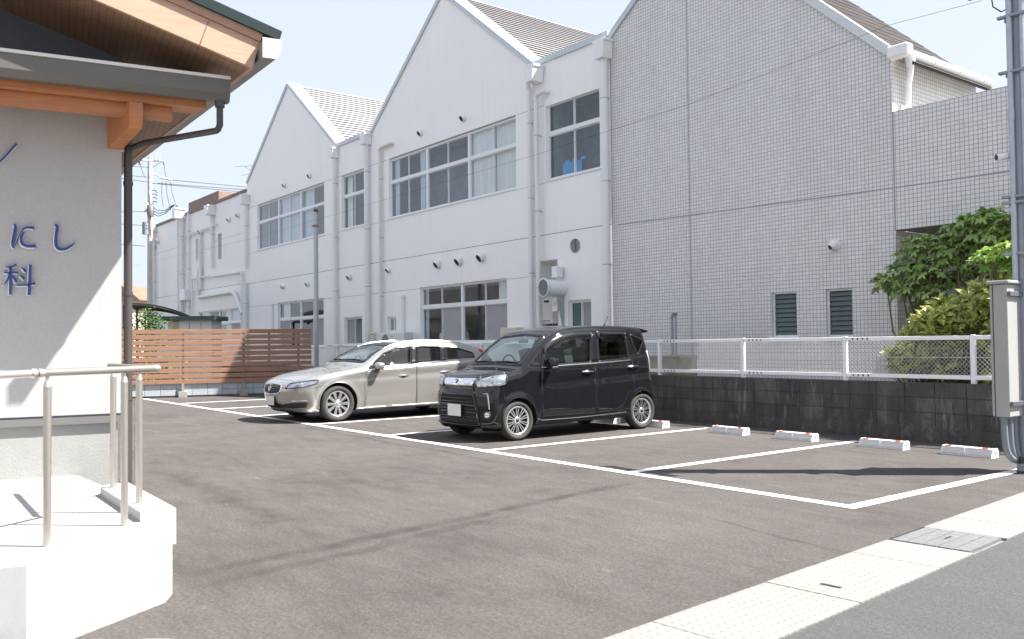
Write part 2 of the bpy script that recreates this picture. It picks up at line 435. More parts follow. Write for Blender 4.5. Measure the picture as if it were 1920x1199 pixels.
MORT = mat("mortar_dark", (0.075, 0.072, 0.068), 0.95, var=0.5, vscale=8)
WX0, WX1, WTOP = -24.2, -3.35, 0.775
rw = thing("retaining_wall", "dark stained concrete block wall along the back of the parking bays", "wall", (-8, YW, 0))
mb = MB(); mb.box(WX0, WX1, YW + .008, YW + .17, 0, WTOP - .004); mb.build("mortar", MORT, rw)
mb = MB(); n = 60
xs = np.linspace(WX0, WX1, n + 1); z1 = [0.185 + rng.normal(0, .006) for _ in xs]
v = [(x, YW - .012, 0) for x in xs] + [(x, YW - .012, z) for x, z in zip(xs, z1)] + [(x, YW + .02, z) for x, z in zip(xs, z1)]
mb.add(v, [(i, i + 1, n + 2 + i, n + 1 + i) for i in range(n)] + [(n + 1 + i, n + 2 + i, 2 * n + 3 + i, 2 * n + 2 + i) for i in range(n)])
mb.build("footing", block_mat("footing_mat", (0.05, 0.049, 0.044), (0.125, 0.12, 0.105), 0.35), rw)
BH = (WTOP - 0.18) / 3.0
blk_me = {}
def block_mesh(w, h, d, key, m):
    if (key, w, h) not in blk_me:
        mb = MB(); mb.bbox(-w / 2, w / 2, 0, d, 0, h, 0.004); blk_me[(key, w, h)] = mb.mesh("block", m)
    return blk_me[(key, w, h)]
far_mb = MB()
x = -3.36
while x > WX0:
    for r in range(3):
        z0 = 0.18 + r * BH
        if x > -12.0:
            o = link("block", block_mesh(0.402, BH - .008, .09, 'r', BLK), rw, True)
            o.location = Vector((x - .205 + .0, YW + random.uniform(-.003, .002), z0 + .003)) - rw.location
        else:
            far_mb.box(x - .408, x - .004, YW, YW + .05, z0 + .003, z0 + BH - .006)
    x -= 0.41
stuff(far_mb.build("far_blocks", BLK, rw))

# ================================================================== CHAIN LINK FENCE on the wall
cf = thing("chain_link_fence", "white chain link fence with square posts on top of the dark block wall", "fence", (-8, YW + .08, WTOP))
FY = YW + 0.08
RT = 1.375
post_x = [-5.35 - 1.8 * i for i in range(11)]
for px_ in post_x:
    mb = MB(); mb.bbox(px_ - .03, px_ + .03, FY - .03, FY + .03, WTOP - .02, RT + .025, .006); mb.build("post", WHITE_PAINT, cf)
edges = [-3.45] + post_x + [-24.0]
for a_, b_ in zip(edges[:-1], edges[1:]):
    for nm, zc in (("top_rail", RT - .012), ("bottom_rail", WTOP + .075)):
        mb = MB(); mb.bbox(b_ + .031, a_ - .031, FY - .036, FY + .006, zc - .028, zc + .028, .006)
        o = mb.build(nm, WHITE_PAINT, cf)
        if a_ < -4:
            for q in range(4):
                mb = MB(); mb.bbox(b_ + .13 + q * .075, b_ + .155 + q * .075, FY - .0385, FY - .034, zc - .012, zc + .012, .001)
                mb.build("bolt_slot", DARK, o)
mb = MB(); z0, z1 = WTOP + .10, RT - .035; hh = z1 - z0; p = .057; r = .0022
x = -24.0
while x < -3.5:
    for sgn in (1, -1):
        xa, xb = (x, x + hh) if sgn > 0 else (x + hh, x)
        ya = FY + (.002 if sgn > 0 else -.002)
        A, B = np.array([xa, ya, z0]), np.array([xb, ya, z1]); d = (B - A) / np.linalg.norm(B - A); q = np.array([-d[2], 0, d[0]])
        v = []
        for Pp in (A, B):
            v += [Pp + q * r, Pp + np.array([0, r, 0]), Pp - q * r, Pp - np.array([0, r, 0])]
        mb.add(v, [(k, (k + 1) % 4, 4 + (k + 1) % 4, 4 + k) for k in range(4)])
    x += p
mb.box(-24, -3.45, FY - .003, FY + .003, (z0 + z1) / 2 - .003, (z0 + z1) / 2 + .003)
stuff(mb.build("wire_mesh", mat("mesh_wire", (.62, .62, .60), .5), cf))

# ================================================================== WHEEL STOPS
STOPW = mat("stop_white", (0.74, 0.74, 0.72), 0.6, var=0.1, vscale=12, bump=0.2, bscale=90)
ORANGE = mat("orange_reflector", (0.85, 0.16, 0.02), 0.3)
def make_stop(label):
    t = thing("wheel_stop", label, "wheel stop", (0, 0, 0), "white wheel stops at the back of the bays")
    mb = MB(); L = .30
    prof = [(-.085, 0), (-.085, .03), (-.045, .105), (.065, .105), (.085, .08), (.085, 0)]
    for sgn in (-1, 1):
        mb.prism([(a_, b_) for a_, b_ in prof], (sgn * L - (0.0 if sgn > 0 else -.02) - (.02 if sgn > 0 else 0), 0, 0), (0, 1, 0), (0, 0, 1), (1, 0, 0), .02)
    prof_in = [(-.078, 0), (-.078, .027), (-.040, .1), (.062, .1), (.08, .077), (.08, 0)]
    mb.prism(prof_in, (-L + .019, 0, 0), (0, 1, 0), (0, 0, 1), (1, 0, 0), 2 * L - .038)
    for k in range(5):                                     # ribs between the grooves of the sloping face
        u0 = k / 5 + .03; u1 = (k + 1) / 5 - .05
        a0 = (-.0785 + .038 * u0, .027 + .073 * u0); a1 = (-.0785 + .038 * u1, .027 + .073 * u1)
        for sx_ in (-1, 1):
            x0, x1 = (.012, L - .03) if sx_ > 0 else (-L + .03, -.012)
            nrm = np.array([0, -.887, .46]) * .007
            v = [(x0, a0[0], a0[1]), (x1, a0[0], a0[1]), (x1, a1[0], a1[1]), (x0, a1[0], a1[1])]
            v2 = [tuple(np.array(q) + nrm) for q in v]
            mb.add(v + v2, [(4, 5, 6, 7), (0, 1, 5, 4), (1, 2, 6, 5), (2, 3, 7, 6), (3, 0, 4, 7)])
    mb.build("body", STOPW, t, True)
    for x_ in (-.21, .21):
        m2 = MB(); m2.bbox(x_ - .032, x_ + .032, -.046, -.016, .098, .110, .003); m2.build("reflector", ORANGE, t, True)
    m2 = MB(); m2.box(L - .001, L + .0015, -.01, .035, .035, .075); m2.build("end_socket", mat("socket_grey", (.25, .25, .25), .8), t, True)
    return t
stop0 = None
for x_, lb in ((-4.90, "white wheel stop nearest the grey meter box, rightmost of the row"),
               (-5.94, "white wheel stop at the end of the bay line, left half of the rightmost bay"),
               (-7.20, "white wheel stop right of centre in the empty second bay"),
               (-8.32, "white wheel stop first to the right of the bay line beside the black car"),
               (-9.86, "white wheel stop touching the rear tyre of the black car"),
               (-10.95, "white wheel stop hidden under the tail of the black car")):
    if stop0 is None: stop0 = s_ = make_stop(lb)
    else: s_ = copy_tree(stop0); s_["label"] = lb
    s_.location = (x_, 10.36, 0); s_.rotation_euler.z = random.uniform(-.012, .012)
# ================================================================== WHITE TWO-STOREY BUILDING (gabled)
def facade_mat(name, base, seam=0.6, streak=0.14):
    m = bpy.data.materials.new(name); m.use_nodes = True; nt = m.node_tree; b = nt.nodes["Principled BSDF"]
    tc = nnew(nt, "ShaderNodeTexCoord").outputs["Object"]
    s = nnew(nt, "ShaderNodeSeparateXYZ"); nt.links.new(tc, s.inputs[0])
    fr = math_node(nt, 'ABSOLUTE', math_node(nt, 'SUBTRACT', math_node(nt, 'FRACT', math_node(nt, 'DIVIDE', s.outputs[0], seam)), 0.5))
    seamv = math_node(nt, 'GREATER_THAN', fr, 0.5 - 0.004 / seam)
    st = ramp(nt, noise(nt, mapping(nt, tc, (5.5, 1, 0.14)), 1.5, 7.0, 0.75), 0.48, 0.74)
    st2 = ramp(nt, noise(nt, mapping(nt, tc, (1.1, 1, 0.5)), 0.9, 5.0), 0.36, 0.62)
    blo = ramp(nt, noise(nt, tc, 0.7, 5.0), 0.3, 0.7)
    c = mixc(nt, blo, base, tuple(v * 0.975 for v in base))
    c = mixc(nt, math_node(nt, 'MULTIPLY', math_node(nt, 'MULTIPLY', st, st2), streak), c, (0.42, 0.415, 0.39))
    basez = ramp(nt, s.outputs[2], 1.7, .5); c = mixc(nt, math_node(nt, 'MULTIPLY', math_node(nt, 'MULTIPLY', basez, ramp(nt, noise(nt, mapping(nt, tc, (1.5, 1, .8)), 1.3, 6.0), .35, .65)), .45), c, (.38, .36, .32))
    c = mixc(nt, math_node(nt, 'MULTIPLY', seamv, 0.11), c, (0.35, 0.36, 0.38))
    nt.links.new(c, b.inputs["Base Color"]); b.inputs["Roughness"].default_value = 0.75
    n3 = noise(nt, tc, 35.0, 3.0)
    bp_ = nnew(nt, "ShaderNodeBump"); bp_.inputs["Strength"].default_value = 0.12; bp_.inputs["Distance"].default_value = 0.01
    nt.links.new(n3, bp_.inputs["Height"]); nt.links.new(bp_.outputs[0], b.inputs["Normal"]); MATS[name] = m; return m
FACADE = facade_mat("facade_white", (0.87, 0.865, 0.85))
WING = facade_mat("wing_white", (0.84, 0.84, 0.83), 0.6, 0.30)
JOINT = mat("joint_dark", (0.20, 0.20, 0.205), 0.8)
FRAME = mat("window_frame", (0.74, 0.75, 0.76), 0.35)
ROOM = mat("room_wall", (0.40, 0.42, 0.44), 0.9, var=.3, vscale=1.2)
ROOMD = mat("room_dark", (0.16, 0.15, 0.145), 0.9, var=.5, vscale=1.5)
CURT = mat("curtain_cream", (0.88, 0.85, 0.80), 0.9, var=.12, vscale=1.0, vstretch=(14, 1, .6))
CURTW = mat("curtain_grey", (0.62, 0.66, 0.70), 0.9, var=.12, vscale=1.0, vstretch=(14, 1, .6))
SCREEN = mat("insect_screen", (0.36, 0.35, 0.365), 0.8, var=.08, vscale=2)
TEAL = mat("teal_pane", (0.045, 0.115, 0.125), 0.15, var=.2, vscale=2)
GREYP = mat("grey_pane", (0.24, 0.25, 0.275), 0.25, var=.12, vscale=2)

JALD = mat('dark_pane', (.012, .012, .015), .15)
def wall_holes(mb, prof, z0, holes, Y, reveal=0.12):
    """front sheet facing -Y under the top profile [(x,z)..], with openings and their reveals"""
    cutx = sorted(set([p[0] for p in prof] + [h[0] for h in holes] + [h[1] for h in holes]))
    def topz(x):
        for (xa, za), (xb, zb) in zip(prof[:-1], prof[1:]):
            if xa - 1e-6 <= x <= xb + 1e-6: return za + (zb - za) * (x - xa) / (xb - xa)
    for xa, xb in zip(cutx[:-1], cutx[1:]):
        if xb - xa < 1e-6: continue
        hs = sorted([h for h in holes if h[0] <= xa + 1e-6 and h[1] >= xb - 1e-6], key=lambda h: h[2])
        z = z0
        for h in hs:
            mb.add([(xa, Y, z), (xb, Y, z), (xb, Y, h[2]), (xa, Y, h[2])], [(0, 1, 2, 3)]); z = h[3]
        mb.add([(xa, Y, z), (xb, Y, z), (xb, Y, topz(xb)), (xa, Y, topz(xa))], [(0, 1, 2, 3)])
    for x0, x1, za, zb in holes:
        r = Y + reveal
        mb.add([(x0, Y, za), (x0, r, za), (x0, r, zb), (x0, Y, zb)], [(0, 1, 2, 3)])
        mb.add([(x1, Y, za), (x1, Y, zb), (x1, r, zb), (x1, r, za)], [(0, 1, 2, 3)])
        mb.add([(x0, Y, zb), (x0, r, zb), (x1, r, zb), (x1, Y, zb)], [(0, 1, 2, 3)])
        mb.add([(x0, Y, za), (x1, Y, za), (x1, r, za), (x0, r, za)], [(0, 1, 2, 3)])

def curtain(w, x0, x1, z0, z1, y, m):
    n = max(6, int((x1 - x0) / .035)); mb = MB()
    xs = np.linspace(x0, x1, n + 1); ys = [y + .03 * math.sin(i * 1.9) + random.uniform(-.012, .012) for i in range(n + 1)]
    v = [(x, yy, z0) for x, yy in zip(xs, ys)] + [(x, yy * .6 + y * .4, z1) for x, yy in zip(xs, ys)]
    mb.add(v, [(i, i + 1, n + 2 + i, n + 1 + i) for i in range(n)], True); mb.build("curtain", m, w)

def window(bld, rect, bays, split=0.37, kinds=None, curtains=(), room=ROOM, Y=YF, rows=2, sill=True):
    """white sliding window in a recessed opening. kinds: list of pane kinds, row by row from the bottom, left to right"""
    x0, x1, z0, z1 = rect; y = Y + 0.085; F = 0.045
    fm = MB()
    fm.box(x0, x0 + F, y - .02, y + .06, z0, z1); fm.box(x1 - F, x1, y - .02, y + .06, z0, z1)
    fm.box(x0 + F, x1 - F, y - .02, y + .06, z0, z0 + F); fm.box(x0 + F, x1 - F, y - .02, y + .06, z1 - F, z1)
    bw = (x1 - x0) / bays
    for k in range(1, bays):
        fm.box(x0 + k * bw - .05, x0 + k * bw + .05, y - .035, y + .055, z0 + F, z1 - F)
    zs = z1 - (z1 - z0) * split
    if rows == 2:
        for k in range(bays):
            a_ = x0 + k * bw + (.05 if k else F); b_ = x0 + (k + 1) * bw - (.05 if k < bays - 1 else F)
            fm.box(a_, b_, y - .03, y + .055, zs - .05, zs + .05)
    w = fm.build("window", FRAME, bld)
    zr = [(z0 + F, zs - .05), (zs + .05, z1 - F)] if rows == 2 else [(z0 + F, z1 - F)]
    sm = MB(); i = 0
    for ri, (za, zb) in enumerate(zr):
        for k in range(bays):
            a_ = x0 + k * bw + (.05 if k else F); b_ = x0 + (k + 1) * bw - (.05 if k < bays - 1 else F)
            mid = (a_ + b_) / 2
            for j, (p, q) in enumerate(((a_, mid), (mid, b_))):
                yy = y + (.006 if j == 0 else .028)
                s_ = .022
                sm.box(p, p + s_, yy - .008, yy + .008, za, zb); sm.box(q - s_, q, yy - .008, yy + .008, za, zb)
                sm.box(p + s_, q - s_, yy - .008, yy + .008, za, za + s_); sm.box(p + s_, q - s_, yy - .008, yy + .008, zb - s_, zb)
                kind = kinds[i % len(kinds)] if kinds else 'g'; i += 1
                pm = MB(); pm.add([(p + s_, yy, za + s_), (q - s_, yy, za + s_), (q - s_, yy, zb - s_), (p + s_, yy, zb - s_)], [(0, 1, 2, 3)])
                pm.build("pane", {'g': GLASS_BLD, 's': SCREEN, 't': TEAL, 'p': GREYP, 'd': JALD}[kind], w)
    sm.build("sash", FRAME, w)
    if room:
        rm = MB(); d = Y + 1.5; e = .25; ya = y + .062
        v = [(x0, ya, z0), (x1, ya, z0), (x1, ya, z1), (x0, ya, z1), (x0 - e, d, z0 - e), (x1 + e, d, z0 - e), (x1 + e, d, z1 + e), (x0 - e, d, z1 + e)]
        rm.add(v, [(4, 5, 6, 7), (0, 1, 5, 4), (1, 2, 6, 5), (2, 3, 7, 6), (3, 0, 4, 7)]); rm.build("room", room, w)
    for c_ in curtains:
        curtain(w, x0 + c_[0] * (x1 - x0), x0 + c_[1] * (x1 - x0), z0 + .02, z1 - .02, y + .085 + .03 * c_[3] if len(c_) > 3 else y + .085, c_[2])
    if sill:
        m2 = MB(); m2.bbox(x0 - .04, x1 + .04, Y - .03, Y + .07, z0 - .035, z0 - .001, .005); m2.build("sill", FRAME, w)
    return w

def R_(tl, tr, bl, br):
    a, b, c_, d = fac(*tl), fac(*tr), fac(*bl), fac(*br)
    return ((a[0] + c_[0]) / 2, (b[0] + d[0]) / 2, (c_[1] + d[1]) / 2, (a[1] + b[1]) / 2)
def X_(px, y=500): return fac(px, y)[0]
W1 = R_((483.4, 384.3), (607.8, 340.9), (481.7, 471), (607.8, 440.3))
W2 = R_((640.5, 330), (682.6, 315.2), (640.2, 430), (682.6, 421))
W3 = R_((730, 296), (967.4, 217.4), (728, 408.3), (967.4, 356.3))
W4 = R_((1024, 198), (1123.6, 168), (1023.5, 340), (1125.6, 318))
zt = (W1[3] + W2[3] + W3[3] + W4[3]) / 4; zb = (W1[2] + W2[2] + W3[2] + W4[2]) / 4
L1 = R_((521, 567), (607, 560), (521, 651), (607, 651)); L4 = R_((788, 540), (951, 521), (788, 643), (951, 643))
L2 = R_((646, 596), (679, 594), (646, 648), (679, 648)); L3 = R_((727, 595), (742.5, 594), (727, 623), (742.5, 623))
L5 = R_((1065, 564), (1108.5, 561), (1065, 618), (1108.5, 618))
REC = R_((1008, 490), (1046, 487), (1008, 612), (1046, 612))
holes = [W1, W2, W3, W4, L1, L2, L3, L4, L5, REC]
BX0, BX1 = -36.95, -14.46
G1 = (-36.9, -32.55, -28.3, 8.42, 11.65); G2 = (-25.76, -21.40, -17.24, 8.42, 11.65)
prof = [(BX0, 8.40), (G1[1], G1[4]), (G1[2], 8.42), (G2[0], 8.42), (G2[1], G2[4]), (G2[2], 8.42), (BX1, 8.36)]
wb = thing("white_building", "white two storey building with two pointed gables and long rows of windows", "building", ((BX0 + BX1) / 2, YF, 0))
mb = MB(); wall_holes(mb, prof, 0.3, holes, YF); mb.build("wall", FACADE, wb)
# floor joints and seams
mb = MB()
def joint(xa, xb, z, h=.012):
    segs = [(xa, xb)]
    for hx0, hx1, hz0, hz1 in holes:
        if hz0 - .02 < z < hz1 + .02:
            ns = []
            for a_, b_ in segs:
                if hx1 <= a_ or hx0 >= b_: ns.append((a_, b_)); continue
                if hx0 > a_: ns.append((a_, hx0))
                if hx1 < b_: ns.append((hx1, b_))
            segs = ns
    for a_, b_ in segs: mb.box(a_, b_, YF - .002, YF + .01, z - h / 2, z + h / 2)
Z_MID, Z_LOW = fac(700, 494)[1], fac(720, 549)[1]
joint(BX0 + .01, BX1 - .01, Z_MID, .016); joint(BX0 + .01, REC[0], Z_LOW, .010)
for a_, b_ in ((BX0, W1[0] - .05), (W1[1] + .05, W2[0] - .05), (W2[1] + .05, W3[0] - .05), (W3[1] + .05, W4[0] - .05)):
    joint(a_ + .02, b_, zt, .010); joint(a_ + .02, b_, zb - .05, .007)
mb.build("wall_joints", JOINT, wb)

window(wb, (W1[0], W1[1], zb, zt), 3, 0.39, ['g'], ((.35, .52, CURTW), (.52, .66, CURTW, 1), (.70, .82, CURTW)))
window(wb, (W2[0], W2[1], zb, zt), 1, 0.39, ['g'], ((0.02, .25, CURT, 2),))
window(wb, (W3[0], W3[1], zb, zt), 3, 0.39, ['g'], ((0.02, .07, CURTW), (.25, .30, CURTW), (.67, .83, CURT), (.835, .985, CURT, 1)))
w4 = window(wb, (W4[0], W4[1], zb, zt), 1, 0.39, ['g'], ())
mb = MB(); a_, b_ = fac(1042, 305); b1_ = fac(1078, 326)
mb.box(a_, b1_[0], YF + .22, YF + .24, zb + .05, b_ - .02)
for k in range(3): mb.box(a_ + .1 + k * .28, a_ + .26 + k * .28, YF + .22, YF + .24, b_ - .02, b_ + .05)
mb.build("blue_sheet", mat("blue_paper", (0.06, 0.36, 0.66), .7, var=.25, vscale=6), w4)
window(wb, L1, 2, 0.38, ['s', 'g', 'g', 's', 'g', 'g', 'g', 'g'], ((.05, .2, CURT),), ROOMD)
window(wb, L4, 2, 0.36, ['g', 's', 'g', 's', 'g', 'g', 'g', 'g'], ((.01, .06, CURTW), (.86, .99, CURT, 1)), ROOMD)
window(wb, L2, 1, 0, ['p', 't'], (), None, rows=1)
window(wb, L5, 1, 0, ['t', 'p'], (), None, rows=1)
window(wb, L3, 1, 0, ['p', 'p'], (), None, rows=1)

# recess that holds the water heater
mb = MB(); x0, x1, za, zb_ = REC; d = YF + .55
mb.add([(x0, YF + .12, za), (x1, YF + .12, za), (x1, YF + .12, zb_), (x0, YF + .12, zb_), (x0, d, za), (x1, d, za), (x1, d, zb_), (x0, d, zb_)],
       [(4, 5, 6, 7), (0, 1, 5, 4), (1, 2, 6, 5), (2, 3, 7, 6), (3, 0, 4, 7)])
mb.build("recess", FACADE, wb)

# gable trims, lapped roofs
TRIM = mat("trim_grey", (0.50, 0.53, 0.55), 0.4, 0.4); TRIMW = mat("trim_white", (0.78, 0.78, 0.78), 0.45)
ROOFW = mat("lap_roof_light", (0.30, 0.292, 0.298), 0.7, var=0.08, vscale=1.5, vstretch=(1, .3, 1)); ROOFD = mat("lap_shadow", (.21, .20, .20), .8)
def rake(bld, xa, za, xb, zb_, name="verge_trim", m=TRIM, t=.07, o=.05, deep=.10):
    L = math.hypot(xb - xa, zb_ - za); ux, uz = (xb - xa) / L, (zb_ - za) / L; nx, nz = -uz, ux
    if nz < 0: nx, nz = -nx, -nz
    mb = MB(); poly = [(xa - nx * .06, za - nz * .06), (xb - nx * .06, zb_ - nz * .06), (xb + nx * t, zb_ + nz * t), (xa + nx * t, za + nz * t)]
    mb.prism(poly, (0, YF - o, 0), (1, 0, 0), (0, 0, 1), (0, 1, 0), deep); return mb.build(name, m, bld)
def lap_roof(bld, xa, za, xb, zb_, y0, y1, n, m=ROOFW, name="roof_slope", t0=.05, shade_m=None):
    """stepped boards running along Y, from eave (xa,za) to ridge (xb,zb)"""
    mb = MB(); L = math.hypot(xb - xa, zb_ - za); nx, nz = -(zb_ - za) / L, (xb - xa) / L
    if nz < 0: nx, nz = -nx, -nz
    for k in range(n):
        u0, u1 = k / n, (k + 1) / n + .004
        P = [(xa + (xb - xa) * u0 + nx * t0, za + (zb_ - za) * u0 + nz * t0), (xa + (xb - xa) * u1 + nx * .012, za + (zb_ - za) * u1 + nz * .012),
             (xa + (xb - xa) * u1 - nx * .03, za + (zb_ - za) * u1 - nz * .03), (xa + (xb - xa) * u0 - nx * .03, za + (zb_ - za) * u0 - nz * .03)]
        mb.prism(P, (0, y0, 0), (1, 0, 0), (0, 0, 1), (0, 1, 0), y1 - y0)
    rs = mb.build(name, m, bld); q = MB()
    for k in range(n):                                   # dark strip on each board's lower edge, standing in for the lap's shade
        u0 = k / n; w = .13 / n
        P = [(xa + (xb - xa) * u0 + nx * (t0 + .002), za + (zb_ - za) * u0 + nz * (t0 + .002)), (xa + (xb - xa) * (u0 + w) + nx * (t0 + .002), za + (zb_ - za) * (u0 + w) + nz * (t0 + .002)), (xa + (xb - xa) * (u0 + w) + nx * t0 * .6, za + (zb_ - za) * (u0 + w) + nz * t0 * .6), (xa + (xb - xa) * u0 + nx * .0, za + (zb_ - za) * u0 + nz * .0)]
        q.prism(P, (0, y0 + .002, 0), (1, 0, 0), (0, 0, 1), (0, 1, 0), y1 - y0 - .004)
    stuff(q.build("lap_shade_strips", shade_m or ROOFD, rs)); return rs
for g in (G1, G2):
    rake(wb, g[0], g[3], g[1], g[4]); rake(wb, g[1], g[4], g[2], g[3])
    # white flashing strip along the right verge, then the lapped slope
    L = math.hypot(g[2] - g[1], g[3] - g[4]); ux, uz = (g[2] - g[1]) / L, (g[3] - g[4]) / L
    mb = MB(); nrm = (-uz, ux); nrm = nrm if nrm[1] > 0 else (-nrm[0], -nrm[1])
    mb.prism([(g[1] + nrm[0] * .0, g[4] + nrm[1] * .0), (g[2], g[3]), (g[2] + nrm[0] * .085, g[3] + nrm[1] * .085), (g[1] + nrm[0] * .085, g[4] + nrm[1] * .085)],
             (0, YF + .06, 0), (1, 0, 0), (0, 0, 1), (0, 1, 0), .42); mb.build("verge_flashing", TRIMW, wb)
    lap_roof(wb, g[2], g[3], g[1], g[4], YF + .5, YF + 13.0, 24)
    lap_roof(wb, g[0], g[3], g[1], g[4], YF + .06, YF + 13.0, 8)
for xa, xb in ((G1[2], G2[0]), (G2[2], BX1)):                     # flat eaves between the gables
    mb = MB(); mb.box(xa + .02, xb - .02, YF - .05, YF + .05, 8.36, 8.50); mb.build("eave_trim", TRIM, wb)
    mb = MB(); mb.box(xa, xb, YF + .05, YF + 13, 8.30, 8.40); mb.build("valley_roof", TRIM, wb)
mb = MB(); mb.box(BX0 + .05, BX1 - .05, YF + 12.9, YF + 13.1, .3, 8.4); mb.build("rear_wall", FACADE, wb)

# downpipes with collector boxes and brackets
BRKL = mat("bracket_light", (.40, .41, .42), .5, .3)
BRK = mat("bracket_dark", (.22, .21, .20), .6, .5)
def downpipe(bld, px, ytop, r, box=None, bot=0.7, wall=YF, offs=.0, m=WHITE_PIPE, zt_=None, gap=.05):
    x, z = fac(px, ytop, wall - .12); z = zt_ if zt_ else z; yc = wall - r - gap
    mb = MB(); pts = [(x, yc, bot), (x, yc, z)]; mb.tube(pts, r, 14); o = mb.build("downpipe", m, bld)
    k = z - .9
    while k > bot + .3:
        mb = MB(); mb.cyl((x, yc, k - .010), (x, yc, k + .010), r + .004, n=14); mb.box(x - .015, x + .015, yc + r, wall, k - .008, k + .008)
        mb.box(x - r - .05, x + r + .05, yc + r * .5, yc + r * .5 + .008, k - .005, k + .005); mb.build("bracket", BRKL, o); k -= 1.9
    if box:
        w, h, dd = box; mb = MB()
        mb.prism([(-w / 2 - .03, 0), (w / 2 + .03, 0), (w / 2 + .03, -.06), (w / 2, -.06), (w / 2 * .8, -h), (-w / 2 * .8, -h), (-w / 2, -.06), (-w / 2 - .03, -.06)],
                 (x, wall - dd - .01, z + h), (1, 0, 0), (0, 0, 1), (0, 1, 0), dd); mb.build("collector_box", TRIMW, o)
    return o
downpipe(wb, 627, 297, .074, (.27, .36, .26)); downpipe(wb, 687, 272, .082, (.32, .36, .28))
downpipe(wb, 991, 166, .060); downpipe(wb, 1133, 112, .090, (.34, .44, .30))
x, z = fac(991, 166, YF - .12); xb_, zb2 = fac(1006, 150, YF - .12)
mb = MB(); mb.tube([(x, YF - .13, z - .02), (x, YF - .14, z + .12), (x + .16, YF - .16, z + .17), (xb_, YF - .16, z + .19), (xb_, YF - .16, zb2 + .2)], .060, 14); mb.build("pipe_offset", WHITE_PIPE, wb)
x, z = fac(1006, 150, YF - .12); mb = MB(); w, h = .5, .42
mb.prism([(-.20, 0), (.20, 0), (.20, -.06), (.17, -.06), (.13, -h), (-.13, -h), (-.17, -.06), (-.20, -.06)], (x, YF - .38, fac(1006, 118, YF - .3)[1]), (1, 0, 0), (0, 0, 1), (0, 1, 0), .36); mb.build("collector_box", TRIMW, wb)
downpipe(wb, 1007, 188, .060, gap=.09)
x, z = fac(1007, 188, YF - .12); mb = MB(); mb.tube([(x, YF - .16, z - .02), (x, YF - .16, z + .06), (x + .08, YF - .16, z + .12), (x + .32, YF - .16, z + .14), (x + .32, YF + .02, z + .14)], .062, 12); mb.build("pipe_elbow", WHITE_PIPE, wb)
CREAM = mat("cream_pipe", (0.68, 0.66, 0.60), .5, var=.1, vscale=3)
o = downpipe(wb, 711, 284, .05, m=CREAM)
x, z = fac(711, 284, YF - .1); mb = MB(); mb.tube([(x, YF - .1, z - .03), (x, YF - .1, z + .04), (x + .1, YF - .1, z + .1), (x + .75, YF - .1, z + .12), (x + .75, YF + .02, z + .12)], .055, 10); mb.build("pipe_elbow", CREAM, wb)
# cable duct beside the lower window and by the left window
for px_, ya in ((758, 560), (528 - 16, 575)):
    x, z = fac(px_, ya); mb = MB(); mb.bbox(x - .06, x + .06, YF - .07, YF, .9, z, .01); mb.bbox(x - .075, x + .075, YF - .09, YF, z, z + .12, .02); mb.build("cable_duct", WHITE_PIPE, wb)

# round vent hoods
def hood(bld, px, py, r, Y=YF):
    x, z = fac(px, py, Y); mb = MB()
    mb.cyl((x, Y, z), (x, Y - .015, z), r * 1.15, n=20); axd = (-.12, -.84, -.52); ce = (x, Y - r * .55, z)
    mb.lathe([(r * math.sin(t), r * math.cos(t)) for t in np.linspace(math.pi, .98, 12)], ce, axd, 22); mb.lathe([(r * .97, 0), (r * .97, r * .1)], (x, Y, z), (0, -1, 0), 18)
    o = mb.build("vent_hood", WHITE_PAINT, bld)
    m2 = MB(); m2.lathe([(0, r * .40), (r * .86, r * .40)], ce, axd, 18, False); m2.build("vent_mouth", DARK, o)
    return o
for px_, py_, r in ((790, 250, .10), (870, 222, .10), (535, 348, .10), (582, 330, .10)): hood(wb, px_, py_, r)
for px_, py_, r in ((532, 538, .10), (578, 533, .10), (657, 520, .11), (730, 507, .10), (823, 496, .125), (863, 490, .13), (905, 483, .135)): hood(wb, px_, py_, r)
# round louvre grille
x, z = fac(1079, 461); mb = MB(); mb.lathe([(0, .0), (.14, 0), (.155, .015), (.165, .03), (.17, 0)], (x, YF - .001, z), (0, -1, 0), 24, False); o = mb.build("round_grille", GALV, wb)
mb = MB()
for k in range(-4, 5):
    zz = k * .03; ww = math.sqrt(max(0, .14 ** 2 - zz ** 2)); mb.box(x - ww, x + ww, YF - .02, YF - .004, z + zz - .007, z + zz + .005)
mb.box(x - .01, x + .01, YF - .026, YF - .002, z - .14, z + .14); mb.build("louvre", BRK, o)
# cream junction box low on the wall
x, z = fac(968, 621); mb = MB(); mb.bbox(x - .42, x + .30, YF - .22, YF, z - .35, z + .09, .012); mb.build("meter_cover", mat("cream_box", (.62, .58, .47), .6, var=.15), wb)

# ================================================================== FLAT-ROOFED WING at the far left
fx0, fx1 = -52.1, BX0 - .02
fw = thing("flat_wing", "flat roofed pale wing with brown coping and many pipes left of the gables", "building", (-44, YF, 0))
K1 = R_((367, 449), (377, 446), (367, 489), (377, 487)); K2 = R_((408.5, 440), (415.5, 438), (408.5, 487), (415.5, 485)); K3 = R_((372, 586), (452, 577), (372, 640), (452, 640))
holes = [K1, K2, K3]
mb = MB(); wall_holes(mb, [(fx0, 8.02), (fx1, 8.10)], .3, holes, YF)
mb.add([(fx0, YF, .3), (fx0, YF + 12, .3), (fx0, YF + 12, 8.02), (fx0, YF, 8.02)], [(0, 3, 2, 1)]); mb.build("wall", WING, fw)
mb = MB(); mb.box(fx0, fx1, YF + .1, YF + 12, 7.7, 7.9); mb.build("roof", CONC, fw)
BROWN = mat("coping_brown", (0.23, 0.155, 0.135), .7, var=.15, vscale=3)
mb = MB(); mb.bbox(fx0 - .06, fx1, YF - .07, YF + .25, 8.04, 8.17, .01); mb.build("coping", BROWN, fw)
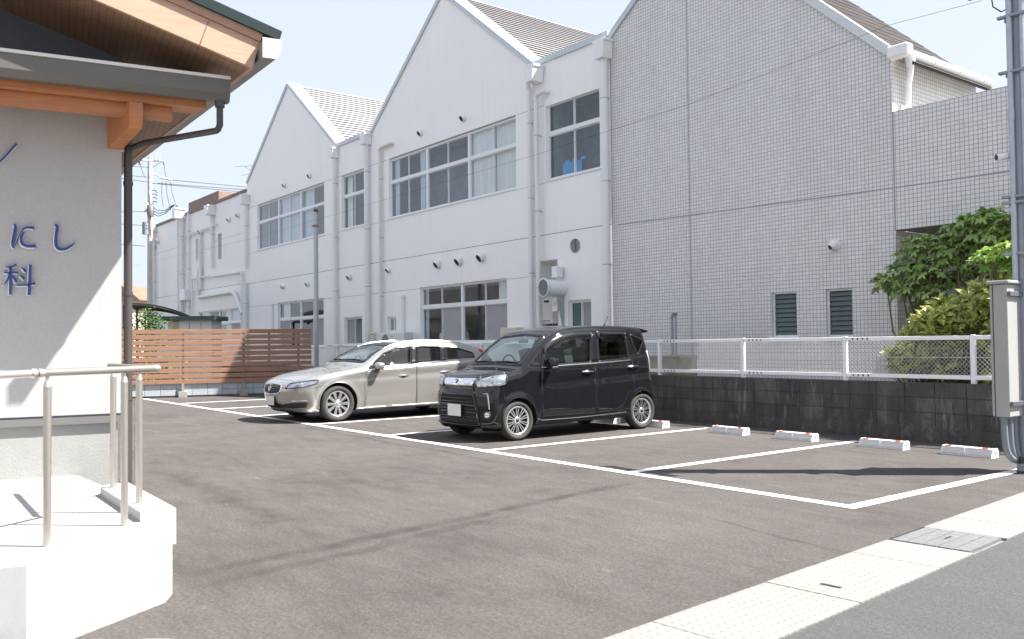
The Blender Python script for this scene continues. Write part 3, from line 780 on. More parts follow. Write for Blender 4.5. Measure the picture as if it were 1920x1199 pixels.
xa, xb = X_(354, 390), X_(410, 378); mb = MB(); mb.bbox(xa, xb, YF - .02, YF + 1.6, 8.17, 8.62, .02); mb.build("roof_upstand", BROWN, fw)
mb = MB(); joint(fx0 + .02, fx1 - .02, Z_MID + .05, .016); joint(fx0 + .02, X_(342, 450), 6.55, .012); joint(X_(400, 480), fx1 - .02, 6.3, .008); mb.build("wall_joints", JOINT, fw)
window(fw, K1, 1, 0, ['d', 'd'], (), None, rows=1); window(fw, K3, 2, .42, ['s', 'g', 'g', 's', 'g'], ((.02, .3, CURTW), (.4, .48, CURT), (.6, .9, CURTW)), ROOMD)
wl = MB(); wl.box(K2[0], K2[1], YF + .09, YF + .10, K2[2], K2[3]); wl = wl.build("window", FRAME, fw)
SLAT = mat("blue_louvre", (.20, .30, .38), .3)
n = 11
for k in range(n):
    zz = K2[2] + (K2[3] - K2[2]) * (k + .5) / n; mb = MB()
    mb.obox(((K2[0] + K2[1]) / 2, YF + .06, zz), (1, 0, 0), (0, .8, .6), (0, -.6, .8), K2[1] - K2[0] - .06, .07, .008); mb.build("louvre_slat", SLAT, wl)
downpipe(fw, 461, 384, .07, (.32, .42, .36), bot=fac(461, 505)[1]); downpipe(fw, 460, 530, .10); downpipe(fw, 453, 510, .06)
downpipe(fw, 397, 404, .07, (.5, .45, .4), bot=fac(397, 505)[1]); downpipe(fw, 342, 411, .12, (.5, .5, .55)); downpipe(fw, 289, 435, .10, (.42, .5, .5)); downpipe(fw, 333, 408, .05); downpipe(fw, 353, 400, .06); downpipe(fw, 376, 440, .09, bot=fac(376, 545)[1])
mb = MB()
def wp(px, py, y=YF - .12): a = ony((px, py), y); return (float(a[0]), y, float(a[2]))
mb.tube([wp(395, 519), wp(450, 511)], .05, 8); mb.tube([wp(360, 523), wp(393, 518)], .05, 8); mb.tube([wp(360, 523), wp(360, 590)], .05, 8)
mb.tube([wp(371, 558), wp(434, 548), wp(440, 551), wp(455, 588)], .085, 10); mb.tube([wp(371, 558), wp(371, 520), wp(374, 500)], .085, 10)
mb.tube([wp(345, 443), wp(408, 421)], .03, 6); mb.tube([wp(345, 446), wp(398, 427)], .03, 6); mb.build("service_pipes", WHITE_PIPE, fw)
x, z = fac(357, 553); mb = MB(); mb.bbox(x - .35, x + .35, YF - .4, YF, z - .3, z + .25, .03); mb.bbox(x - .75, x - .42, YF - .3, YF, z - .25, z + .2, .03); mb.build("fan_box", WHITE_PAINT, fw)
for px_, py_, r in ((431, 412, .12), (448, 404, .12), (298, 453, .14), (292, 463, .15), (379, 435, .16)): hood(fw, px_, py_, r)
# ================================================================== TILED BUILDING
def tile_mat(name, axis):
    m = bpy.data.materials.new(name); m.use_nodes = True; nt = m.node_tree; b = nt.nodes["Principled BSDF"]
    tc = nnew(nt, "ShaderNodeTexCoord").outputs["Object"]
    s = nnew(nt, "ShaderNodeSeparateXYZ"); nt.links.new(tc, s.inputs[0])
    p = 0.0705; jw = 0.046
    u = math_node(nt, 'DIVIDE', s.outputs[axis], p); v = math_node(nt, 'DIVIDE', s.outputs[2], p)
    fu = math_node(nt, 'ABSOLUTE', math_node(nt, 'SUBTRACT', math_node(nt, 'FRACT', u), 0.5)); fv = math_node(nt, 'ABSOLUTE', math_node(nt, 'SUBTRACT', math_node(nt, 'FRACT', v), 0.5))
    g = math_node(nt, 'MAXIMUM', fu, fv); j = ramp(nt, g, 0.5 - jw - .02, 0.5 - jw + .01)
    wn_ = nnew(nt, "ShaderNodeTexWhiteNoise", noise_dimensions='2D'); cb = nnew(nt, "ShaderNodeCombineXYZ")
    nt.links.new(math_node(nt, 'FLOOR', u), cb.inputs[0]); nt.links.new(math_node(nt, 'FLOOR', v), cb.inputs[1]); nt.links.new(cb.outputs[0], wn_.inputs["Vector"])
    c = mixc(nt, wn_.outputs["Value"], (0.67, 0.655, 0.64), (0.735, 0.72, 0.705))
    dirt = ramp(nt, noise(nt, mapping(nt, tc, (1.6, 1.6, .35)), 1.0, 6.0, .7), 0.42, 0.75)
    c = mixc(nt, math_node(nt, 'MULTIPLY', dirt, .22), c, (0.40, 0.385, 0.37))
    c = mixc(nt, j, c, (0.225, 0.222, 0.225))
    nt.links.new(c, b.inputs["Base Color"]); b.inputs["Roughness"].default_value = 0.45
    bp_ = nnew(nt, "ShaderNodeBump"); bp_.inputs["Strength"].default_value = 0.7; bp_.inputs["Distance"].default_value = 0.006
    nt.links.new(math_node(nt, 'SUBTRACT', 1.0, j), bp_.inputs["Height"]); nt.links.new(bp_.outputs[0], b.inputs["Normal"]); MATS[name] = m; return m
TILE = tile_mat("tile_front", 0); TILES = tile_mat("tile_side", 1)
SEAL = mat("sealant_grey", (0.30, 0.31, 0.345), .7)
tb = thing("tiled_building", "grey building clad in small square tiles with a dark roof", "building", (-10, YF, 0))
TX0, TX1 = BX1 + .02, -7.72
Q1 = R_((1447, 549), (1494, 546), (1447, 633), (1494, 631)); Q2 = R_((1549, 543), (1598, 540), (1549, 632), (1598, 631))
holes = [Q1, Q2]
AP = (-12.02, 10.08); RE = 6.14
mb = MB(); wall_holes(mb, [(TX0, 8.34), AP, (TX1, RE)], .3, holes, YF, .10)
ZR = 3.17; LTOP = 5.16; LX1 = -2.6
wall_holes(mb, [(TX1, LTOP), (LX1, LTOP)], ZR, [], YF)
mb.add([(TX1, YF, ZR), (LX1, YF, ZR), (LX1, YF + .25, ZR), (TX1, YF + .25, ZR)], [(0, 1, 2, 3)])
mb.add([(TX1, YF, LTOP), (LX1, YF, LTOP), (LX1, YF + .22, LTOP), (TX1, YF + .22, LTOP)], [(0, 1, 2, 3)])
mb.build("wall", TILE, tb)
mb = MB()
mb.add([(TX1, YF, LTOP), (TX1, YF + 3.0, LTOP), (TX1, YF + 3.0, RE), (TX1, YF, RE)], [(0, 1, 2, 3)])        # sunlit return above the low wall
mb.build("side_wall", TILES, tb); mb = MB()
mb.add([(TX1, YF, .3), (TX1, YF + 3.6, .3), (TX1, YF + 3.6, ZR), (TX1, YF, ZR)], [(0, 1, 2, 3)])           # side of the recess
mb.build("recess_side_wall", TILES, tb); mb = MB()
mb.add([(LX1, YF, ZR), (LX1, YF + 3, ZR), (LX1, YF + 3, LTOP), (LX1, YF, LTOP)], [(0, 1, 2, 3)])
mb.build("end_wall", TILES, tb)
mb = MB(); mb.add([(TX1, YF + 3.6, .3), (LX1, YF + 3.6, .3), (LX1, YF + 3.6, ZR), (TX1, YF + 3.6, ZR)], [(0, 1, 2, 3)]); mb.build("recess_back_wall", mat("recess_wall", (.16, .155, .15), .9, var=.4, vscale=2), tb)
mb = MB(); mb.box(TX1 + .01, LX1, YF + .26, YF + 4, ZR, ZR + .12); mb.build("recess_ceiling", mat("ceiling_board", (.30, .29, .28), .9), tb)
mb = MB(); mb.box(TX1 + .01, LX1 - .05, YF + .3, YF + 15, LTOP - .7, LTOP - .55); mb.build("low_roof", CONC, tb)
# sealant joints
mb = MB(); zj0, zj1 = 4.01, 3.88; xj = X_(1292, 300)
mb.prism([(TX0 + .15, zj0 - .012), (TX1, zj1 - .012), (TX1, zj1 + .012), (TX0 + .15, zj0 + .012)], (0, YF - .003, 0), (1, 0, 0), (0, 0, 1), (0, 1, 0), .004)
mb.prism([(TX1, zj1 - .012), (LX1, zj1 - .07), (LX1, zj1 - .046), (TX1, zj1 + .012)], (0, YF - .003, 0), (1, 0, 0), (0, 0, 1), (0, 1, 0), .004)
mb.box(xj - .011, xj + .011, YF - .0042, YF, .6, 9.9); mb.box(TX1 - .012, TX1 + .012, YF - .0042, YF + .001, ZR, LTOP); mb.build("sealant_joint", SEAL, tb)
# roof
SHING = mat("dark_shingle", (0.060, 0.052, 0.050), .9, var=.6, vscale=3.0, vstretch=(2.5, .35, 2.5), bump=.4, bscale=30)
SHING.node_tree.nodes['Principled BSDF'].inputs['Specular IOR Level'].default_value = .12
SHING_SHADE = mat('shingle_lap_shade', (.03, .027, .026), .9)
L = math.hypot(AP[0] - TX1, AP[1] - RE)
lap_roof(tb, TX1 + .32, RE - .30 * (AP[1] - RE) / (TX1 - AP[0]) + .06, AP[0], AP[1], YF + .12, YF + 3.1, 17, SHING, 'roof_slope', .018, SHING_SHADE)
lap_roof(tb, TX0, 8.34, AP[0], AP[1], YF + .06, YF + 3.1, 8, SHING, 'roof_slope', .018, SHING_SHADE)
rake(tb, TX1, RE, AP[0], AP[1], "verge_trim", mat("verge_pale", (.60, .62, .62), .4, .2), .09, .05, .14); rake(tb, AP[0], AP[1], TX0, 8.34)
x, z = TX1, RE
mb = MB(); mb.tube([(x + .22, YF - .1, z - .03), (x + .22, YF + 3.1, z - .03)], .08, 12); mb.build("gutter", WHITE_PAINT, tb)
mb = MB(); mb.bbox(x + .0, x + .36, YF - .16, YF + .05, z - .12, z + .08, .02); mb.build("gutter_box", WHITE_PAINT, tb)
mb = MB(); mb.tube([(x + .24, YF + .16, z - .08), (x + .24, YF + .17, z - .3), (x + .13, YF + .3, z - .48), (x + .1, YF + .33, z - .6), (x + .1, YF + .33, LTOP - .4)], .05, 12); mb.cyl((x + .24, YF + .16, z - .05), (x + .24, YF + .16, z - .26), .09, .06); mb.build("downpipe", WHITE_PAINT, tb)
for k in range(1, 4):
    mb = MB(); mb.cyl((x + .22, YF + .9 * k, z - .03), (x + .22, YF + .9 * k + .04, z - .03), .092, n=12); mb.build("gutter_bracket", WHITE_PAINT, tb)
# jalousie windows
JAL = mat("jalousie_glass", (0.085, 0.105, 0.105), .22, var=.2, vscale=3)
for q in (Q1, Q2):
    fm = MB(); x0, x1, z0, z1 = q; y = YF + .07
    fm.box(x0, x0 + .04, y - .02, y + .04, z0, z1); fm.box(x1 - .025, x1, y - .02, y + .04, z0, z1); fm.box(x0 + .04, x1 - .025, y - .02, y + .04, z0, z0 + .03); fm.box(x0 + .04, x1 - .025, y - .02, y + .04, z1 - .035, z1)
    w = fm.build("jalousie_window", FRAME, tb)
    n = 9
    for k in range(n):
        zz = z0 + .03 + (z1 - z0 - .065) * (k + .5) / n; mb = MB()
        mb.obox(((x0 + x1) / 2 + .008, y + .005, zz), (1, 0, 0), (0, .35, .94), (0, -.94, .35), x1 - x0 - .066, (z1 - z0) / n * 1.08, .006); mb.build("glass_louvre", JAL, w)
    mb = MB(); mb.box(x0, x1, y + .05, y + .06, z0, z1); mb.build("back_panel", mat("jal_dark", (.03, .035, .04), .6), w)
    mb = MB(); mb.bbox(x0 - .05, x1 + .05, YF - .05, YF + .05, z0 - .06, z0 - .002, .005); mb.build("sill", FRAME, w)

# dome camera on the tiles
def dome_cam():
    x, z = fac(1566, 460); t = thing("dome_camera", "white dome security camera on the grey tiled wall above the louvred windows", "camera", (x, YF, z))
    mb = MB(); mb.lathe([(0, .05), (.09, .05), (.105, .035), (.105, 0)], (x, YF, z), (0, -1, 0), 24); mb.build("base", WHITE_PAINT, t)
    mb = MB(); prof = [(.095 * math.cos(a_), .05 + .095 * math.sin(a_)) for a_ in np.linspace(0, math.pi / 2, 8)]; mb.lathe(prof, (x, YF, z), (0, -1, 0), 24); mb.build("shell", WHITE_PAINT, t)
    mb = MB(); prof = [(.055 * math.cos(a_), .055 * math.sin(a_)) for a_ in np.linspace(0, math.pi / 2, 6)]; mb.lathe(prof, (x - .02, YF - .092, z - .03), (-.35, -.75, -.55), 18); mb.build("lens_dome", mat("lens_black", (.01, .01, .012), .08), t)
dome_cam()

# ================================================================== THINGS ON AND BY THE FACADES
def ac_unit():
    xa, za = fac(713, 650, 13.6); xb, zb_ = fac(765, 623, 13.6); y0, y1 = 13.45, 13.78; z0 = zb_ - .60
    t = thing("air_conditioner", "white outdoor air conditioner unit by the small windows above the silver car roof", "air conditioner", ((xa + xb) / 2, 13.6, z0))
    mb = MB(); mb.bbox(xa, xb, y0, y1, z0, zb_, .02); mb.build("casing", mat("ac_white", (.70, .70, .68), .5, var=.05), t)
    cx = xa + (xb - xa) * .36; cz = z0 + .3
    mb = MB(); mb.lathe([(.245, .012), (.245, 0), (.235, .0), (.235, .012)], (cx, y0, cz), (0, -1, 0), 28); 
    for k in range(1, 6): mb.lathe([(.04 * k + .004, .010), (.04 * k - .004, .010)], (cx, y0, cz), (0, -1, 0), 28)
    mb.build("fan_guard", WHITE_PAINT, t)
    mb = MB(); mb.lathe([(0, .003), (.236, .003)], (cx, y0, cz), (0, -1, 0), 28); mb.build("fan_opening", mat("ac_dark", (.12, .12, .12), .7), t)
    mb = MB(); mb.box(cx + .32, cx + .46, y0 - .003, y0, zb_ - .14, zb_ - .11); mb.build("nameplate", mat("ac_grey", (.3, .3, .3), .6), t)
    mb = MB(); mb.box(xa + .05, xb - .05, y0 + .02, y1 - .02, .62, z0); mb.build("stand", CONC, t)
ac_unit()
def gas_box():
    x, z = fac(702, 634, 13.8); t = thing("utility_box", "small cream utility box beside the air conditioner", "box", (x, 13.8, z))
    mb = MB(); mb.bbox(x - .14, x + .2, 13.7, 13.99, z - .4, z + .18, .02); mb.build("body", mat("cream_box", (.62, .58, .47)), t)
    mb = MB(); mb.box(x - .12, x + .18, 13.695, 13.70, z + .1, z + .12); mb.build("lid_seam", BRK, t)
gas_box()
def water_heater():
    x0, z0 = fac(1020, 608, 14.2); x1, z1 = fac(1039, 558, 14.2)
    t = thing("water_heater", "white wall mounted water heater in the recess under the round fan duct", "water heater", ((x0 + x1) / 2, 14.3, z0))
    mb = MB(); mb.bbox(x0, x1, 14.12, 14.5, z0, z1, .025); mb.build("casing", mat("heater_white", (.72, .71, .67), .45, var=.06), t)
    mb = MB(); mb.box(x0 + .12, x1 - .1, 14.112, 14.121, z1 - .12, z1 - .07); mb.build("exhaust_slot", DARK, t)
    mb = MB()
    for k in range(4): mb.cyl((x0 + .06 + .1 * k, 14.3, z0 - .25), (x0 + .06 + .1 * k, 14.3, z0 + .01), .018, n=8)
    mb.build("pipe_tail", BRK, t)
    mb = MB(); mb.box(x0 + .05, x1 - .06, 14.115, 14.121, z0 + .06, z0 + .09); mb.build("label_strip", mat("ac_grey", (.3, .3, .3)), t)
water_heater()
def fan_duct():
    x0, z = fac(1018, 540, 13.42); x1 = x0 + .1; r = .20
    t = thing("fan_duct", "fat white round ventilation duct with dark grille poking out of the wall recess", "duct", ((x0 + x1) / 2, 14.1, z))
    ax = (0.06, 1.0, 0); c = Vector((x0, 13.42, z)); e = c + Vector(ax) * 1.0
    mb = MB(); mb.cyl(c, e, r, n=28, caps=False); mb.lathe([(r, 0), (r + .03, 0), (r + .03, .05), (r, .06)], c, ax, 28); mb.build("duct_tube", WHITE_PIPE, t)
    mb = MB(); mb.lathe([(0, .045), (r, .045)], c, ax, 28); mb.build("grille_back", mat("ac_dark", (.12, .12, .12)), t)
    mb = MB()
    for k in range(-5, 6):
        w = math.sqrt(max(.001, r * r - (k * .05) ** 2)); s = Vector((-ax[1], ax[0], 0))
        mb.cyl(c + s * w + Vector((0, 0, k * .05)) + Vector(ax) * .02, c - s * w + Vector((0, 0, k * .05)) + Vector(ax) * .02, .008, n=6)
        mb.cyl(c + s * (k * .05) + Vector((0, 0, w)) + Vector(ax) * .025, c + s * (k * .05) - Vector((0, 0, w)) + Vector(ax) * .025, .006, n=6)
    mb.build("grille", GALV, t)
    mb = MB(); mb.bbox(x0 - .08, x0 + .14, 13.75, 13.95, z + r + .05, z + r + .33, .02); mb.cyl((x0 + .03, 13.85, z + r - .02), (x0 + .03, 13.85, z + r + .06), .03); mb.build("motor_box", WHITE_PAINT, t)
    mb = MB(); mb.prism([(0, 0), (.3, 0), (.06, -1.1), (0, -1.1)], (x0 + .05, 14.1, z - r * .8), (0, -1, 0), (0, 0, 1), (1, 0, 0), .05); mb.build("bracket", GALV, t)
fan_duct()
x, z = fac(1045.5, 572); t = thing("switch_box", "tiny white switch box on the wall beside the water heater recess", "box", (x, YF, z))
mb = MB(); mb.bbox(x - .1, x + .1, YF - .1, YF, z - .17, z + .17, .015); mb.build("body", WHITE_PAINT, t); mb = MB(); mb.box(x - .06, x + .06, YF - .104, YF - .1, z - .02, z + .08); mb.build("cover_plate", mat("cp", (.6, .6, .6)), t)

def standpipe():
    y = 12.9; a_ = ony((1262, 590), y); x = float(a_[0]); z1 = float(a_[2])
    t = thing("standpipe", "grey tap pipes rising beside a mossy concrete basin in front of the tiled wall", "tap", (x, y, .62))
    mb = MB(); mb.cyl((x - .03, y, .5), (x - .03, y, z1), .028, n=10); mb.cyl((x + .06, y, .5), (x + .06, y, z1 - .03), .022, n=10); mb.tube([(x + .06, y, z1 - .05), (x + .06, y - .08, z1 - .03), (x + .06, y - .14, z1 - .07)], .018, 8); mb.build("pipes", mat("pipe_blue_grey", (.30, .33, .40), .45, .4, var=.2), t)
    mb = MB(); mb.bbox(x - .02, x + .09, y - .03, y + .03, z1 - .02, z1 + .03, .01); mb.build("clamp", BRK, t)
    b0 = float(ony((1231, 672), 12.4)[0]); b1 = float(ony((1284, 672), 12.4)[0]); zt_ = float(ony((1250, 668), 12.4)[2])
    MOSS = mat("mossy_concrete", (.34, .33, .24), .95, var=.5, vscale=5, vcolor=(.13, .12, .06), bump=.5, bscale=40)
    mb = MB(); mb.bbox(b0, b1, 12.2, 12.75, .5, zt_ - .02, .01); mb.bbox(b0 - .02, b1 + .02, 12.18, 12.24, zt_ - .03, zt_ + .02, .005); mb.bbox(b0 - .02, b1 + .02, 12.70, 12.77, zt_ - .03, zt_ + .02, .005); mb.build("basin", MOSS, t)
standpipe()

# ================================================================== GALVANISED POST by the wooden fence
def lamp_post():
    y = 11.15; a_ = ony((592, 398), y); x = float(a_[0]); z1 = float(a_[2])
    t = thing("steel_post", "tall thin galvanised steel post at the end of the wooden fence", "post", (x, y, 0))
    mb = MB(); mb.cyl((x, y, 0), (x, y, z1), .066, n=16); mb.build("pole", GALV, t)
    mb = MB(); mb.cyl((x, y, z1), (x, y, z1 + .07), .075, .06, n=16); mb.build("cap", BLACKPL, t)
    mb = MB(); mb.cyl((x, y, z1 - .45), (x, y, z1 - .38), .075, n=16); mb.cyl((x, y - .075, z1 - .42), (x, y - .12, z1 - .42), .02, n=8); mb.build("band", BRK, t)
lamp_post()

# ================================================================== SERVICE POLE, METER BOX, CAMERA at the right edge
PB = np.array([-3.90, 9.56, 0.0]); PR = .115
POLEG = mat("pole_concrete", (.30, .33, .39), .55, .15, var=.25, vscale=4, vstretch=(2, 2, .5), bump=.2, bscale=40)
sp = thing("service_pole", "grey concrete service pole with strapped conduits at the right edge", "pole", tuple(PB))
PTOP = 5.05
mb = MB(); mb.cyl(PB, PB + np.array([0, 0, PTOP]), PR + .012, PR - .012, n=24); mb.build("shaft", POLEG, sp)
mb = MB(); mb.cyl(PB + np.array([-.04, -.135, 1.9]), PB + np.array([-.04, -.13, PTOP]), .03, n=12); mb.cyl(PB + np.array([.07, -.12, 1.9]), PB + np.array([.07, -.115, PTOP - .1]), .024, n=12)
mb.cyl(PB + np.array([-.04, -.133, 3.55]), PB + np.array([-.04, -.133, 3.67]), .036, n=12); mb.build("conduit", GALV, sp)
for z in (4.62, 4.05, 2.78, 2.72, 2.2):
    mb = MB(); mb.cyl(PB + np.array([0, 0, z - .02]), PB + np.array([0, 0, z + .02]), PR + .018, n=24); mb.bbox(PB[0] - .15, PB[0] + .15, PB[1] - .16, PB[1] - .11, z - .014, z + .014, .004); mb.build("strap", mat("strap_steel", (.28, .30, .34), .4, .6), sp)
mb = MB(); P = PB + np.array([-.10, -.06, 4.72]); mb.tube([P + np.array(q) for q in ((0, 0, 0), (-.03, -.03, -.02), (-.1, -.05, .05), (-.12, -.06, .22), (-.06, -.05, .36))], .007, 6)
mb.build("cable_loop", BLACKPL, sp)
mb = MB(); mb.bbox(PB[0] - .5, PB[0] + .5, PB[1] - .05, PB[1] + .02, PTOP - .1, PTOP - .04, .01)
for q in (-.42, -.2, .2, .42): mb.cyl((PB[0] + q, PB[1] - .01, PTOP - .04), (PB[0] + q, PB[1] - .01, PTOP + .1), .03, .022, n=10)
mb.build("top_bracket", GALV, sp)

BYF = 9.15
xa = float(ony((1858, 650), BYF)[0]); xb = float(ony((1890, 650), BYF)[0]); zb0 = float(ony((1870, 782), BYF)[2]); zb1 = float(ony((1870, 533), BYF)[2])
BOXG = mat("box_grey", (.32, .32, .31), .5, .0, var=.05, vscale=3); BOXL = BOXG
mbx = thing("meter_box", "tall grey steel meter box strapped to the service pole", "meter box", ((xa + xb) / 2, BYF, zb0))
mb = MB(); mb.bbox(xa + .028, xb, BYF, BYF + .60, zb0, zb1, .008); mb.build("body", BOXG, mbx)
mb = MB(); mb.bbox(xa, xa + .022, BYF - .004, BYF + .61, zb0 + .004, zb1 - .004, .004); mb.build("door", BOXG, mbx)
mb = MB(); mb.bbox(xa - .025, xb + .03, BYF - .03, BYF + .65, zb1 + .001, zb1 + .035, .008); mb.build("rain_cover", BOXG, mbx)
for z in (zb0 + .13, zb1 - .10):
    mb = MB(); mb.bbox(xb + .002, xb + .03, BYF + .012, BYF + .52, z - .025, z + .025, .004); mb.build("strap_bar", mat("strap_dark", (.13, .14, .16), .45, .5), mbx)
PVC = mat("grey_pvc", (.17, .19, .22), .45)
for k, (dx, dy) in enumerate(((.05, .06), (.06, .16), (.06, .26), (.07, .36), (.06, .46))):
    s_ = np.array([xa + .03 + dx, BYF + dy, zb0 + .01]); e_ = PB + np.array([-.05 + .02 * k, -.13 - .005 * k, .12])
    pts = []
    for u in np.linspace(0, 1, 14):
        c1, c2 = s_ + np.array([0, 0, -.30]), np.array([s_[0], s_[1], .13]) ; a_ = (1 - u) ** 3; b_ = 3 * (1 - u) ** 2 * u; c_ = 3 * (1 - u) * u * u; d_ = u ** 3
        pts.append(a_ * s_ + b_ * c1 + c_ * c2 + d_ * e_)
    mb = MB(); mb.tube(pts, .032, 12); mb.cyl(s_, s_ + np.array([0, 0, -.04]), .04, n=12); mb.build("curved_conduit", PVC, mbx)
t = thing("ground_plug", "dark capped pipe stub standing at the foot of the service pole", "pipe", (PB[0] + .02, PB[1] - .17, 0))
mb = MB(); q = PB + np.array([.0, -.19, 0]); mb.cyl(q, q + np.array([0, 0, .10]), .045, n=14); mb.build("stub", PVC, t); mb = MB(); mb.cyl(q + np.array([0, 0, .1]), q + np.array([0, 0, .17]), .03, n=12); mb.cyl(q + np.array([0, 0, .01]), q + np.array([0, 0, .03]), .055, n=14); mb.build("collar", BLACKPL, t)

a_ = ondepth((1912, 290), float((PB + np.array([-.1, -.1, 3.2]) - C0) @ FWD)); 
bc = thing("bullet_camera", "white bullet security camera bracketed to the service pole", "camera", tuple(a_))
a_ = Vector(a_); axd = Vector((-RIGHT[0], -RIGHT[1], -.12)).normalized()
mb = MB(); mb.obox(a_, tuple(RIGHT), tuple(FWD), (0, 0, 1), .085, .07, .13); mb.build("junction_box", mat("cam_box", (.52, .52, .48), .5), bc)
p0 = a_ + axd * .05; p1 = a_ + axd * .09; p2 = a_ + axd * .13 + Vector((0, 0, -.005))
mb = MB(); mb.cyl(p0 - axd * .01, p0 + axd * .02, .045, n=16); mb.cyl(p0, p1 + axd * .03, .02, n=12); mb.build("arm", WHITE_PAINT, bc)
mb = MB(); mb.cyl(p1, p1 + axd * .15, .034, .036, n=18); mb.build("housing", WHITE_PAINT, bc)
mb = MB(); mb.cyl(p1 + axd * .151, p1 + axd * .153, .03, n=18); mb.build("lens", BLACKPL, bc)

# ================================================================== OVERHEAD CABLE across the facades
cab = thing("overhead_cable", "thin black cable sagging from the service pole across the building fronts", "cable", (PB[0], PB[1], PTOP))
A = np.array([PB[0] - .3, PB[1] - .01, PTOP + .08]); pxs = [(1840, 2), (1665, 48), (1292, 196), (1010, 289), (690, 384), (480, 446), (245, 500)]
# hung in one vertical plane that runs along the building fronts
E_ = ony(pxs[-1], 12.7); dv = np.array([E_[0] - A[0], E_[1] - A[1]]); dv /= np.linalg.norm(dv)
pts = [tuple(A)] + [tuple(onp(q, A, (-dv[1], dv[0], 0))) for q in pxs]
mb = MB(); mb.tube(pts, .0026, 5); mb.build("wire", mat("cable_black", (.05, .05, .055), .6), cab)
# ================================================================== WOODEN SLAT FENCE and low block wall
FA = np.array([-24.98, 6.2, 0.0]); FAZ = math.radians(72)
FD = np.array([math.cos(FAZ), math.sin(FAZ), 0]); FN = np.array([math.sin(FAZ), -math.cos(FAZ), 0])   # FN faces the lot
def ft(px, py=680): P = onp((px, py), FA, FN); return float((P - FA) @ FD), float(P[2])
m = bpy.data.materials.new("knotty_wood"); m.use_nodes = True; nt = m.node_tree; b = nt.nodes["Principled BSDF"]
tc = nnew(nt, "ShaderNodeTexCoord").outputs["Object"]; oi = nnew(nt, "ShaderNodeObjectInfo").outputs["Random"]
off = nnew(nt, "ShaderNodeVectorMath", operation='ADD'); nt.links.new(tc, off.inputs[0])
cbx = nnew(nt, "ShaderNodeCombineXYZ"); nt.links.new(math_node(nt, 'MULTIPLY', oi, 37.0), cbx.inputs[0]); nt.links.new(math_node(nt, 'MULTIPLY', oi, 91.0), cbx.inputs[2]); nt.links.new(cbx.outputs[0], off.inputs[1])
gr_ = ramp(nt, noise(nt, mapping(nt, off.outputs[0], (1.0, 8, 26)), 1.6, 6.0, .65), .3, .7)
vo = nnew(nt, "ShaderNodeTexVoronoi"); vo.inputs["Scale"].default_value = 1.0; nt.links.new(mapping(nt, off.outputs[0], (3.2, 1, 9)), vo.inputs["Vector"])
knot = ramp(nt, vo.outputs["Distance"], .13, .05)
c = mixc(nt, gr_, (0.22, 0.115, 0.072), (0.36, 0.205, 0.135)); c = mixc(nt, math_node(nt, 'MULTIPLY', oi, .4), c, (0.30, 0.15, 0.088))
c = mixc(nt, math_node(nt, 'MULTIPLY', knot, .8), c, (0.10, 0.042, 0.026))
nt.links.new(c, b.inputs["Base Color"]); b.inputs["Roughness"].default_value = .7; WOODF = m
wf = thing("wooden_fence", "brown knotty wood fence of horizontal boards on posts at the end of the lot", "fence", tuple(FA))
T0, T1 = -1.7, ft(584, 650)[0]; ZT, ZB = 1.845, .365
posts_t = [ft(343)[0], ft(457)[0], ft(505)[0], ft(560)[0]]
seams = [T0, posts_t[0], posts_t[1], T1]
nb = 10; pitch = (ZT - ZB + .035) / nb
me_cache = {}
for i in range(nb):
    z = ZB + pitch * i
    for (a_, b_) in zip(seams[:-1], seams[1:]):
        L = b_ - a_ - .006; key = round(L, 3)
        if key not in me_cache:
            mb = MB(); mb.bbox(0, L, -.012, .012, 0, pitch - .034, .003); me_cache[key] = mb.mesh("board", WOODF)
        o = link("board", me_cache[key], wf, True); P = FA + FD * (a_ + .003) + FN * random.uniform(-.004, .004)
        o.location = (P[0] - FA[0], P[1] - FA[1], z + random.uniform(-.004, .004)); o.rotation_euler = (random.uniform(-.01, .01), random.uniform(-.0018, .0018), FAZ)
POSTM = mat("fence_post", (.20, .155, .12), .6, var=.2, vscale=5)
for k, t in enumerate(posts_t + [posts_t[0] - 2.0]):
    P = FA + FD * t; mb = MB(); mb.obox((*(P - FN * .05)[:2], .93), FD, FN, (0, 0, 1), .06, .06, 1.80); mb.build("post", POSTM, wf)
    if k in (0, 1):
        mb = MB(); mb.obox((*(P + FN * .02)[:2], .08), FD, FN, (0, 0, 1), .22, .22, .16); mb.build("footing_block", CONC, wf)
        mb = MB(); mb.obox((*(P + FN * .012)[:2], .26), FD, FN, (0, 0, 1), .07, .05, .24); mb.build("post_foot", mat("post_foot_mat", (.28, .25, .21), .6), wf)
# low wall of pale blocks under and behind the fence
lw = thing("low_block_wall", "low pale grey block wall under the wooden fence", "wall", tuple(FA))
PALE = mat("pale_block", (.40, .43, .46), .9, var=.15, vscale=5, bump=.3, bscale=60)
W0 = FA - FN * .14
def obx(mb, t0, t1, n0, n1, z0, z1):
    c = W0 + FD * (t0 + t1) / 2 + FN * (n0 + n1) / 2; mb.obox((c[0], c[1], (z0 + z1) / 2), FD, FN, (0, 0, 1), t1 - t0, n1 - n0, z1 - z0)
mb = MB(); obx(mb, -2, T1, -.11, -.006, -.1, .36); mb.build("mortar", mat("mortar_grey", (.22, .23, .24), .95), lw)
mb = MB(); obx(mb, -2, T1, -.1, .03, -.1, .035); mb.build("base_course", CONC, lw)
pm = {}
t = T1
while t > -2:
    for r in range(2):
        if 'b' not in pm:
            q = MB(); q.bbox(-.197, .197, -.1, 0, 0, .158, .004); pm['b'] = q.mesh("block", PALE)
        o = link("block", pm['b'], lw, True); P = W0 + FD * (t - .2) - FA; o.location = (P[0], P[1], .042 + r * .165); o.rotation_euler.z = FAZ + math.pi
        o.rotation_euler.z = FAZ; o.location = (P[0] , P[1], .042 + r * .165)
    t -= .402

